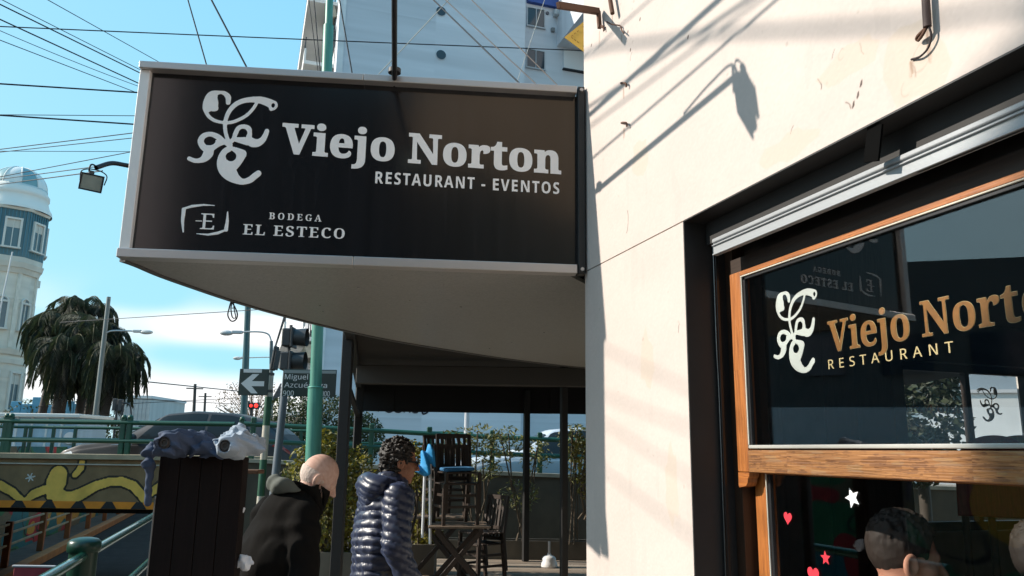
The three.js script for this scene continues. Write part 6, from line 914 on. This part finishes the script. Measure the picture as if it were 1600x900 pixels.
{ // man in a quilted jacket
  const D = 4.9, gp = onD(598, 800, D), turn = Math.atan2(HEAD.x * Math.sin(0.52) + SIDE.x * Math.cos(0.52), HEAD.z * Math.sin(0.52) + SIDE.z * Math.cos(0.52));
  const t = thing('person', 'dark curly haired man in a shiny navy quilted jacket and sunglasses', 'person', V(gp.x, 0, gp.z), turn);
  const hw = onD(629, 723, D), lp = hw.clone().sub(t.position).applyAxisAngle(V(0, 1, 0), -turn), head = V(lp.x * 0.55, hw.y, lp.z * 1.0), hx = head.x, sZ = head.z - 0.075, sY = 1.385;
  const core = [[[0, 0.95, -0.02], [hx * 0.3, 1.12, 0.0], 0.12, 0.125, 1.25], [[hx * 0.3, 1.12, 0.0], [hx * 0.7, sY - 0.06, sZ], 0.13, 0.125, 1.35], [[hx, sY + 0.02, sZ], [hx, head.y - 0.12, head.z - 0.03], 0.06, 0.055]];
  const arms = [[[-0.20, sY - 0.01, sZ], [-0.265, 1.11, sZ - 0.03], 0.062, 0.048], [[-0.265, 1.11, sZ - 0.03], [-0.24, 0.88, sZ + 0.09], 0.045, 0.034], [[0.20, sY - 0.01, sZ], [0.265, 1.11, sZ - 0.03], 0.062, 0.048], [[0.265, 1.11, sZ - 0.03], [0.24, 0.88, sZ + 0.09], 0.045, 0.034]];
  personBody(t, mSkin([0.36, 0.19, 0.125]), head, 0.12, -0.22, [...core.map((q) => q.slice(0, 4)), ...arms, ...legs(0.93, [-0.18, 0.2])], [[[-0.24, 0.86, sZ + 0.10], 1], [[0.24, 0.86, sZ + 0.10], -1]]);
  legsAndShoes(t, 0.92, [-0.18, 0.2], M([0.10, 0.085, 0.07], { roughness: 0.85, map: T.weave }));
  const torso = skinGrow([[[0, 0.90, -0.02], [hx * 0.3, 1.12, -0.01], 0.150, 0.150, 1.22], [[hx * 0.3, 1.12, -0.01], [hx * 0.7, sY - 0.05, sZ], 0.155, 0.150, 1.28], [[hx * 0.9, sY + 0.0, sZ], [hx, sY + 0.07, sZ + 0.02], 0.105, 0.09]], 0.0, 0.05), sl = skinGrow(arms.map((q) => [q[0], q[1], q[2] + 0.028, q[3] + 0.030]), 0.0, 0.03);
  const quilt = (y, ph) => { const s = Math.abs(Math.sin(Math.PI * (y + ph) / 0.048)); return 0.014 * (Math.pow(s, 0.5) - 0.75) * (0.75 + 0.5 * noise(y * 21 + 3, ph * 40)); };
  const f = (x, y, z) => { const wr = 0.014 * (fbm(x * 18, y * 9, z * 18, 3) - 0.5) + 0.0025 * Math.sin((x + z) * 110 + 7 * noise(x * 16, y * 24, z * 16)); const sag = 0.012 * Math.sin(x * 9) + 0.02 * x; const a = Math.max(torso(x, y, z) - quilt(y + sag, 0.01) + wr, 0.80 - y), b = Math.max(sl(x, y, z) - quilt(y + 0.35 * z, 0.03) * 0.9 + wr, 0.865 - y); let d = smin(a, b, 0.008); d = Math.max(d, -(Math.max(Math.hypot(x - hx, z - sZ - 0.03) - 0.070, sY + 0.06 - y))); return d; };
  const jm = M([0.011, 0.016, 0.042], { physical: true, roughness: 0.44, clearcoat: 0.15, clearcoatRoughness: 0.3, sheen: 0.4, sheenColor: new THREE.Color(0.3, 0.4, 0.7), bumpMap: again(T.mottleB, 8, 16), bumpScale: 0.0012 });
  obj('jacket', nets(f, [-0.42, 0.78, -0.34], [0.42, 1.54, 0.40], 0.0088), jm, t);
  const hood = (x, y, z) => { const X = x - hx * 0.9, Y = y - (sY + 0.05), Z = z - (sZ - 0.10); const a = Math.atan2(X, -Z); let d = ellip(X, Y, Z, [0, 0.0, 0.01], [0.165, 0.085, 0.10]); d = smin(d, ellip(X, Y, Z, [0, -0.075, -0.005], [0.10, 0.07, 0.065]), 0.04); d = Math.max(d, -ellip(X, Y, Z, [0, 0.07, 0.08], [0.105, 0.10, 0.10])); return d - 0.012 * (Math.pow(Math.abs(Math.sin((Y * 1.0 + 0.35 * Math.abs(X)) * Math.PI / 0.05)), 0.6) - 0.7) + 0.010 * (fbm(X * 18, Y * 18, Z * 18, 3) - 0.5); };
  obj('hood', nets(hood, [hx - 0.22, sY - 0.14, sZ - 0.26], [hx + 0.22, sY + 0.18, sZ + 0.10], 0.0085), jm, t);
  obj('zip_edge', tube([V(hx, sY + 0.08, sZ + 0.13), V(hx * 0.8, sY - 0.1, sZ + 0.19), V(hx * 0.3, 1.1, 0.17), V(0, 0.84, 0.15)], 0.007, 24, 6), M([0.02, 0.02, 0.02]), t);
  const hf = (x, y, z) => { const n = 0.024 * (noise(x * 55 + 7, y * 55, z * 55) - 0.45) + 0.016 * (noise(x * 110, y * 110, z * 110) - 0.5) + 0.006 * Math.sin(y * 230 + 9 * noise(x * 45, y * 45, z * 45)); let d = ellip(x, y, z, [0, 0.044, -0.030], [0.098, 0.106, 0.106]); d = smin(d, ellip(x, y, z, [0, -0.035, -0.060], [0.080, 0.070, 0.062]), 0.03); const face = Math.max(-(z - 0.035 - 0.35 * Math.max(0, y - 0.03)), y - 0.085); d = Math.max(d, -Math.max(0.045 - z + (y > 0.06 ? (y - 0.06) * 1.8 : 0), y - 0.115)); d = Math.max(d, -ellip(Math.abs(x), y, z, [0.09, -0.02, 0.005], [0.04, 0.030, 0.030])); return d - n; };
  const hair = nets(hf, [-0.15, -0.14, -0.18], [0.15, 0.19, 0.13], 0.0036); hair.applyMatrix4(mat4(head, 0.12, -0.22)); obj('hair', hair, M([0.014, 0.010, 0.008], { roughness: 0.6, bumpMap: again(T.mottleB, 40, 40), bumpScale: 0.004 }), t);
  const gl = [rbox(0.052, 0.036, 0.006, 0.003, -0.034, 0.006, 0.100, -0.22), rbox(0.052, 0.036, 0.006, 0.003, 0.034, 0.006, 0.100, 0.22), box(0.018, 0.006, 0.006, 0, 0.014, 0.108), beam(V(-0.062, 0.012, 0.094), V(-0.084, 0.014, -0.01), 0.004, 0.010), beam(V(0.062, 0.012, 0.094), V(0.084, 0.014, -0.01), 0.004, 0.010)]; const gm = merge(gl); gm.applyMatrix4(mat4(head, 0.12, -0.22)); obj('sunglasses', gm, M([0.012, 0.011, 0.012], { roughness: 0.12 }), t);
}
// people at the tables inside, behind the lower pane
function diner(label, px, py, D, faceAng, skin, hairC, shirt, specs) {
  const hw = onD(px, py, D), turn = faceAng, t = thing('person', label, 'person', V(hw.x, 0.10, hw.z), turn), head = V(0, hw.y - 0.10, 0.04), sY = head.y - 0.27;
  const core = [[[0, 0.48, -0.08], [0, sY - 0.08, -0.02], 0.12, 0.13], [[0, sY, -0.01], [0, head.y - 0.12, 0.0], 0.06, 0.055], [[-0.19, sY, -0.01], [-0.25, sY - 0.28, 0.06], 0.055, 0.045], [[-0.25, sY - 0.28, 0.06], [-0.14, sY - 0.30, 0.30], 0.042, 0.032], [[0.19, sY, -0.01], [0.25, sY - 0.28, 0.06], 0.055, 0.045], [[0.25, sY - 0.28, 0.06], [0.14, sY - 0.30, 0.30], 0.042, 0.032], [[-0.09, 0.48, -0.04], [-0.11, 0.47, 0.38], 0.08, 0.06], [[0.09, 0.48, -0.04], [0.11, 0.47, 0.38], 0.08, 0.06], [[-0.11, 0.47, 0.38], [-0.11, 0.06, 0.36], 0.055, 0.045], [[0.11, 0.47, 0.38], [0.11, 0.06, 0.36], 0.055, 0.045]];
  personBody(t, mSkin(skin), head, 0.10, 0, core, [[[-0.14, sY - 0.26, 0.33], 1], [[0.14, sY - 0.26, 0.33], -1]]);
  const sf = skinGrow([[[0, 0.52, -0.07], [0, sY - 0.06, -0.02], 0.14, 0.14, 1.3], [[-0.1, sY - 0.02, -0.02], [0.1, sY - 0.02, -0.02], 0.085, 0.085], ...core.slice(2, 6).map((q) => [q[0], q[1], q[2] + 0.02, q[3] + 0.02])], 0, 0.04);
  obj('shirt', nets((x, y, z) => Math.max(sf(x, y, z) + 0.010 * (fbm(x * 10, y * 10, z * 10, 3) - 0.5), -(Math.hypot(x, z - 0.0) - 0.07 + (y < sY + 0.02 ? 1 : 0)), 0.46 - y), [-0.36, 0.44, -0.28], [0.36, sY + 0.16, 0.42], 0.014), shirt, t);
  obj('trousers', nets(skinGrow(core.slice(6).map((q) => [...q]), 0.02, 0.03), [-0.25, 0.0, -0.2], [0.25, 0.62, 0.5], 0.02), M([0.03, 0.035, 0.05]), t);
  const hf = (x, y, z) => { const top = clamp((y - 0.03) * 14); let d = ellip(x, y, z, [0, 0.040, -0.020], [0.0805 + 0.012 * top, 0.098 + 0.022 * top, 0.102 + 0.008 * top]); d = Math.max(d, -0.085 - y, z - 0.045 - 0.5 * Math.max(0, y - 0.05)); d = Math.max(d, -ellip(Math.abs(x), y, z, [0.09, -0.02, 0.02], [0.04, 0.05, 0.035])); return d - (0.010 * (noise(x * 130, y * 60, z * 130) - 0.5) + 0.003 * Math.sin(x * 260 + z * 160 + 8 * noise(x * 40, y * 40, z * 40))) * (0.15 + top); };
  const hair = nets(hf, [-0.12, -0.10, -0.15], [0.12, 0.18, 0.12], 0.0045); hair.applyMatrix4(mat4(head, 0.10, 0)); obj('hair', hair, M(hairC, { roughness: 0.7 }), t);
  if (specs) { const gm = merge([rbox(0.05, 0.036, 0.005, 0.003, -0.034, 0.006, 0.102, -0.2), rbox(0.05, 0.036, 0.005, 0.003, 0.034, 0.006, 0.102, 0.2), box(0.018, 0.006, 0.006, 0, 0.014, 0.108), beam(V(-0.06, 0.012, 0.096), V(-0.086, 0.012, -0.02), 0.004, 0.007), beam(V(0.06, 0.012, 0.096), V(0.086, 0.012, -0.02), 0.004, 0.007)]); gm.applyMatrix4(mat4(head, 0.10, 0)); obj('glasses', gm, M([0.015, 0.014, 0.014], { roughness: 0.2 }), t); }
}
diner('seated diner with short dark hair seen through the lower pane', 1396, 877, 2.58, Math.atan2(0.86, 0.46), [0.56, 0.31, 0.22], [0.02, 0.012, 0.008], M([0.55, 0.53, 0.5], { map: T.weave }), false);
diner('seated diner with glasses cut off by the edge of the photo', 1628, 890, 2.5, Math.atan2(0.80, 0.58), [0.56, 0.33, 0.24], [0.015, 0.01, 0.008], M([0.08, 0.08, 0.1], { map: T.weave }), true);
for (const [px, label, c] of [[1553, 'red rounded chair back inside, seen through the upper pane', [0.40, 0.03, 0.03]], [1594, 'wooden rounded chair back inside, beside the red one', [0.45, 0.25, 0.09]]]) {
  const p = onD(px, 690, 4.6), h = onD(px, 679, 4.6).y, t = thing('dining_chair', label, 'chair', V(p.x, 0.10, p.z), Math.PI - 0.8), m = M(c, { roughness: 0.5, map: T.wood });
  const s = new THREE.Shape(); s.moveTo(-0.21, 0); s.lineTo(0.21, 0); s.lineTo(0.2, 0.30); s.quadraticCurveTo(0.14, 0.44, 0, 0.44); s.quadraticCurveTo(-0.14, 0.44, -0.2, 0.30); obj('backrest', place(metric(new THREE.ExtrudeGeometry(s, { depth: 0.03, bevelSize: 0.008, bevelThickness: 0.008, bevelSegments: 2 })), 0, h - 0.10 - 0.452, -0.02), m, t);
  obj('seat', rbox(0.44, 0.05, 0.44, 0.02, 0, 0.62, 0.2), m, t); for (const [x, z] of [[-0.19, 0], [0.19, 0], [-0.19, 0.38], [0.19, 0.38]]) obj('leg', bar(V(x, 0, z), V(x * 0.95, z ? 0.6 : h - 0.5, z), 0.018, 0.02), mChair, t);
}
slatChair('dark wooden chair on the deck at the far side of the stacked pair', onD(752, 800, 10.3).setY(DECK), -YAW - 0.9);
slatChair('dark wooden chair stacked on the chair standing on the deck', onD(753, 800, 10.3).setY(DECK + 0.13), -YAW - 0.9);
slatChair('dark wooden chair stacked second high on the table behind', onD(695, 800, 10.72).setY(DECK + 0.88), -YAW + 0.62);
slatChair('dark wooden chair on the table behind the stacked pair', onD(694, 800, 10.7).setY(DECK + 0.752), -YAW + 0.6);
{ // dark tree outside the far dining room window
  const p = V(10.4, 0, -10.3), t = thing('street_tree', 'dark leafy tree outside the far dining room window', 'tree', p); obj('trunk', tube([V(0, 0, 0), V(0.05, 1.0, 0), V(0, 2.2, 0)], 0.09, 12, 8), M([0.05, 0.04, 0.03]), t); obj('crown', shrubLeaves([[0, 2.3, 0, 0.8, 0.7, 0.8], [-0.4, 1.7, 0.2, 0.6, 0.5, 0.6], [0.3, 2.9, 0, 0.5, 0.5, 0.5]], 4200, 0.075, 0.04), leafM([0.05, 0.075, 0.03]), t);
}
{ // driver of the grey car
  const c = onD(308, 688, 15.62), t = thing('person', 'driver in a pale shirt seen through the side window of the grey car', 'person', V(c.x, STREET + 0.45, c.z), Math.atan2(-SIDE.x, -SIDE.z)); const head = V(0, c.y - STREET - 0.45 + 0.02, 0);
  const g = nets((x, y, z) => headField(x, y, z), [-0.11, -0.20, -0.14], [0.11, 0.15, 0.14], 0.008); g.translate(head.x, head.y, head.z); const tor = nets(skinGrow([[[0, 0.05, -0.05], [0, head.y - 0.36, -0.04], 0.14, 0.15, 1.3], [[-0.19, head.y - 0.3, 0], [-0.2, head.y - 0.5, 0.25], 0.06, 0.05], [[0.19, head.y - 0.3, 0], [0.2, head.y - 0.5, 0.25], 0.06, 0.05]], 0), [-0.4, -0.15, -0.3], [0.4, head.y - 0.08, 0.4], 0.02);
  obj('body', g, mSkin([0.46, 0.27, 0.19]), t); obj('shirt', tor, M([0.55, 0.62, 0.7], { map: T.weave }), t); const h = nets((x, y, z) => Math.max(ellip(x, y, z, [0, 0.045, -0.025], [0.084, 0.098, 0.104]), z - 0.04, -0.06 - y), [-0.1, -0.08, -0.15], [0.1, 0.16, 0.1], 0.008); h.translate(head.x, head.y, head.z); obj('hair', h, M([0.03, 0.02, 0.015]), t);
}

// ───────────────────────── dark board with blue wraps ─────────────────────────
{
  const D = 3.5, c = onD(309, 800, D), k = px2m(D), W = 128 * k, top = onD(309, 713, D).y, t = thing('wooden_board', 'tall narrow dark wooden board at the kerb by the handrail', 'board', V(c.x, 0, c.z), -YAW + 0.05);
  const m = M([0.010, 0.0045, 0.0035], { map: T.wood, roughness: 0.7, physical: true, specularIntensity: 0.35 });
  for (let i = 0; i < 4; i++) obj('board', rbox(W / 4 - 0.002, top, 0.022, 0.003, -W / 2 + (i + 0.5) * W / 4, top / 2, 0.0), m, t);
  obj('side_panel', [rbox(0.02, top - 0.01, 0.07, 0.003, -W / 2 + 0.012, top / 2, -0.047), rbox(0.02, top - 0.01, 0.07, 0.003, W / 2 - 0.012, top / 2, -0.047)], m, t); obj('top_panel', rbox(W - 0.002, 0.02, 0.07, 0.004, 0, top - 0.012, -0.047), m, t); obj('foot', [rbox(0.05, 0.05, 0.5, 0.006, -W / 2 + 0.03, 0.025, -0.3), rbox(0.05, 0.05, 0.5, 0.006, W / 2 - 0.03, 0.025, -0.3)], m, t);
  obj('metal_edge', rbox(0.006, 0.9, 0.012, 0.002, -W / 2 - 0.003, top - 0.62, 0.005), M([0.3, 0.3, 0.3], { metalness: 0.8, roughness: 0.3 }), t);
  // rolled blue covers lying on top, pole ends towards the viewer
  const loc = (x, y, dz = 0) => { const p = onD(x, y, D - 0.19 - dz).sub(V(c.x, 0, c.z)); return [p.dot(SIDE), p.y]; };
  const roll = (label, kx, ky, R, cloth, f) => { const [x, y] = loc(kx, ky), o = thing('rolled_cover', label, 'cover', V(c.x, 0, c.z), -YAW); const g = nets((X, Y, Z) => f(X, Y, Z, x, y), [x - 0.20, top - 0.22, -0.24], [x + 0.20, top + 0.16, 0.26], 0.005); obj('cloth', g, cloth, o); obj('pole_end', [place(new THREE.CylinderGeometry(R, R, 0.3, 24), x, y, 0.04, 0, Math.PI / 2), place(new THREE.TorusGeometry(R * 0.6, R * 0.18, 6, 18), x, y, 0.192)], M([0.07, 0.055, 0.048], { roughness: 0.6, map: T.mottle }), o); return o; };
  const fold = (X, Y, Z, a) => { const w = 4 * fbm(X * 7 + a, Y * 7, Z * 7, 2), r1 = Math.abs(((X * 9 - Y * 11 + Z * 7 + w) % 1 + 1) % 1 - 0.5) * 2, r2 = Math.abs(((X * 13 + Y * 17 - Z * 5 + w * 1.3 + a) % 1 + 1) % 1 - 0.5) * 2; return 0.018 * r1 + 0.012 * r2 - 0.020 + 0.022 * (fbm(X * 18 + a, Y * 18, Z * 18, 3) - 0.5); };
  roll('dark blue rolled cover on the dark board, its edge hanging down the side', 257, 692, 0.024, M([0.045, 0.065, 0.115], { roughness: 0.85, map: T.weave, physical: true, sheen: 0.3 }), (X, Y, Z, x, y) => { let d = capsule(X, Y, Z, [x, y, 0.15], [x + 0.02, y, -0.16], 0.050, 0.050); d = smin(d, capsule(X, Y, Z, [x + 0.02, y + 0.005, 0.05], [x + 0.18, y - 0.025, 0.04], 0.048, 0.026), 0.03); d = smin(d, capsule(X, Y, Z, [-W / 2 - 0.030, top + 0.03, 0.05], [-W / 2 - 0.026, top - 0.20, 0.03], 0.020, 0.011), 0.02); d = Math.max(d + fold(X, Y, Z, 1) * (Y < top - 0.05 ? 0.4 : 1), top + 0.003 - Y - (X < -W / 2 - 0.006 ? 1 : 0) - (Z > 0.02 ? 0.04 * noise(X * 40, 3) : 0)); return Math.max(d, -capsule(X, Y, Z, [x, y, 0.3], [x, y, 0.13], 0.025, 0.025)); });
  roll('pale blue rolled cover on the dark board, bunched to a peak', 352, 697, 0.024, M([0.34, 0.40, 0.47], { roughness: 0.85, map: T.weave, physical: true, sheen: 0.3 }), (X, Y, Z, x, y) => { let d = capsule(X, Y, Z, [x, y, 0.16], [x, y, -0.16], 0.045, 0.048); d = smin(d, capsule(X, Y, Z, [x - 0.01, y + 0.035, 0.06], [x - 0.02, y + 0.058, -0.05], 0.030, 0.03), 0.03); d = smin(d, capsule(X, Y, Z, [x, y + 0.01, 0.06], [x - 0.15, y - 0.012, 0.02], 0.036, 0.016), 0.03); d = smin(d, capsule(X, Y, Z, [x + 0.02, y, 0.1], [x + 0.085, y - 0.01, 0.06], 0.035, 0.025), 0.03); d = Math.max(d + fold(X, Y, Z, 5), top + 0.004 - Y - (Z > 0.02 ? 0.035 * noise(X * 45, 9) : 0)); return Math.max(d, -capsule(X, Y, Z, [x, y, 0.3], [x, y, 0.13], 0.025, 0.025)); });
  for (const [px, py, s, lab] of [[374, 797, 0.028, 'scrap of white plastic poking out beside the dark board, the upper one'], [384, 880, 0.034, 'crumpled white plastic bag low beside the dark board']]) { const p = onD(px, py, 3.56), o = obj('plastic_bag', nets((x, y, z) => ellip(x, y, z, [0, 0, 0], [s * 0.9, s, s * 0.5]) + s * 1.1 * (fbm(x * 30 + px, y * 30, z * 30, 3) - 0.5) + s * 0.15 * Math.sin(x * 150 + y * 60), [-s * 2, -s * 2, -s * 1.4], [s * 2, s * 2, s * 1.4], s * 0.09), M([0.6, 0.62, 0.66], { roughness: 0.5 })); o.position.copy(p); tag(o, lab, 'bag'); }
  { const p = onD(388, 800, 4.0).setY(0), o = thing('dark_post', 'slim dark post just behind the dark board', 'post', p, -YAW); obj('shaft', rbox(0.05, 1.52, 0.05, 0.008, -0.05, 0.76, 0), mFrame, o); obj('cap', rbox(0.14, 0.02, 0.1, 0.005, -0.02, 1.53, 0), M([0.14, 0.07, 0.035], { map: T.wood }), o); }
  { const p = onD(52, 897, 13), o = thing('notice_board', 'small low board with a red band and white rim above the ramp', 'board', p.clone().setY(PIT), -YAW), h = p.y - PIT; obj('panel', [rbox(0.62, 0.2, 0.03, 0.02, 0, h, 0)], M([0.4, 0.05, 0.06], { map: T.mottle }), o); obj('rim', [rbox(0.68, 0.035, 0.05, 0.012, 0, h + 0.115, 0), rbox(0.68, 0.05, 0.05, 0.012, 0, h - 0.12, 0)], M([0.4, 0.4, 0.4]), o); obj('post', [cyl(0.025, 0.025, h - 0.1, -0.2, h / 2 - 0.05, -0.02), cyl(0.025, 0.025, h - 0.1, 0.2, h / 2 - 0.05, -0.02)], mFrame, o); }
}
renderer.render(scene, camera);
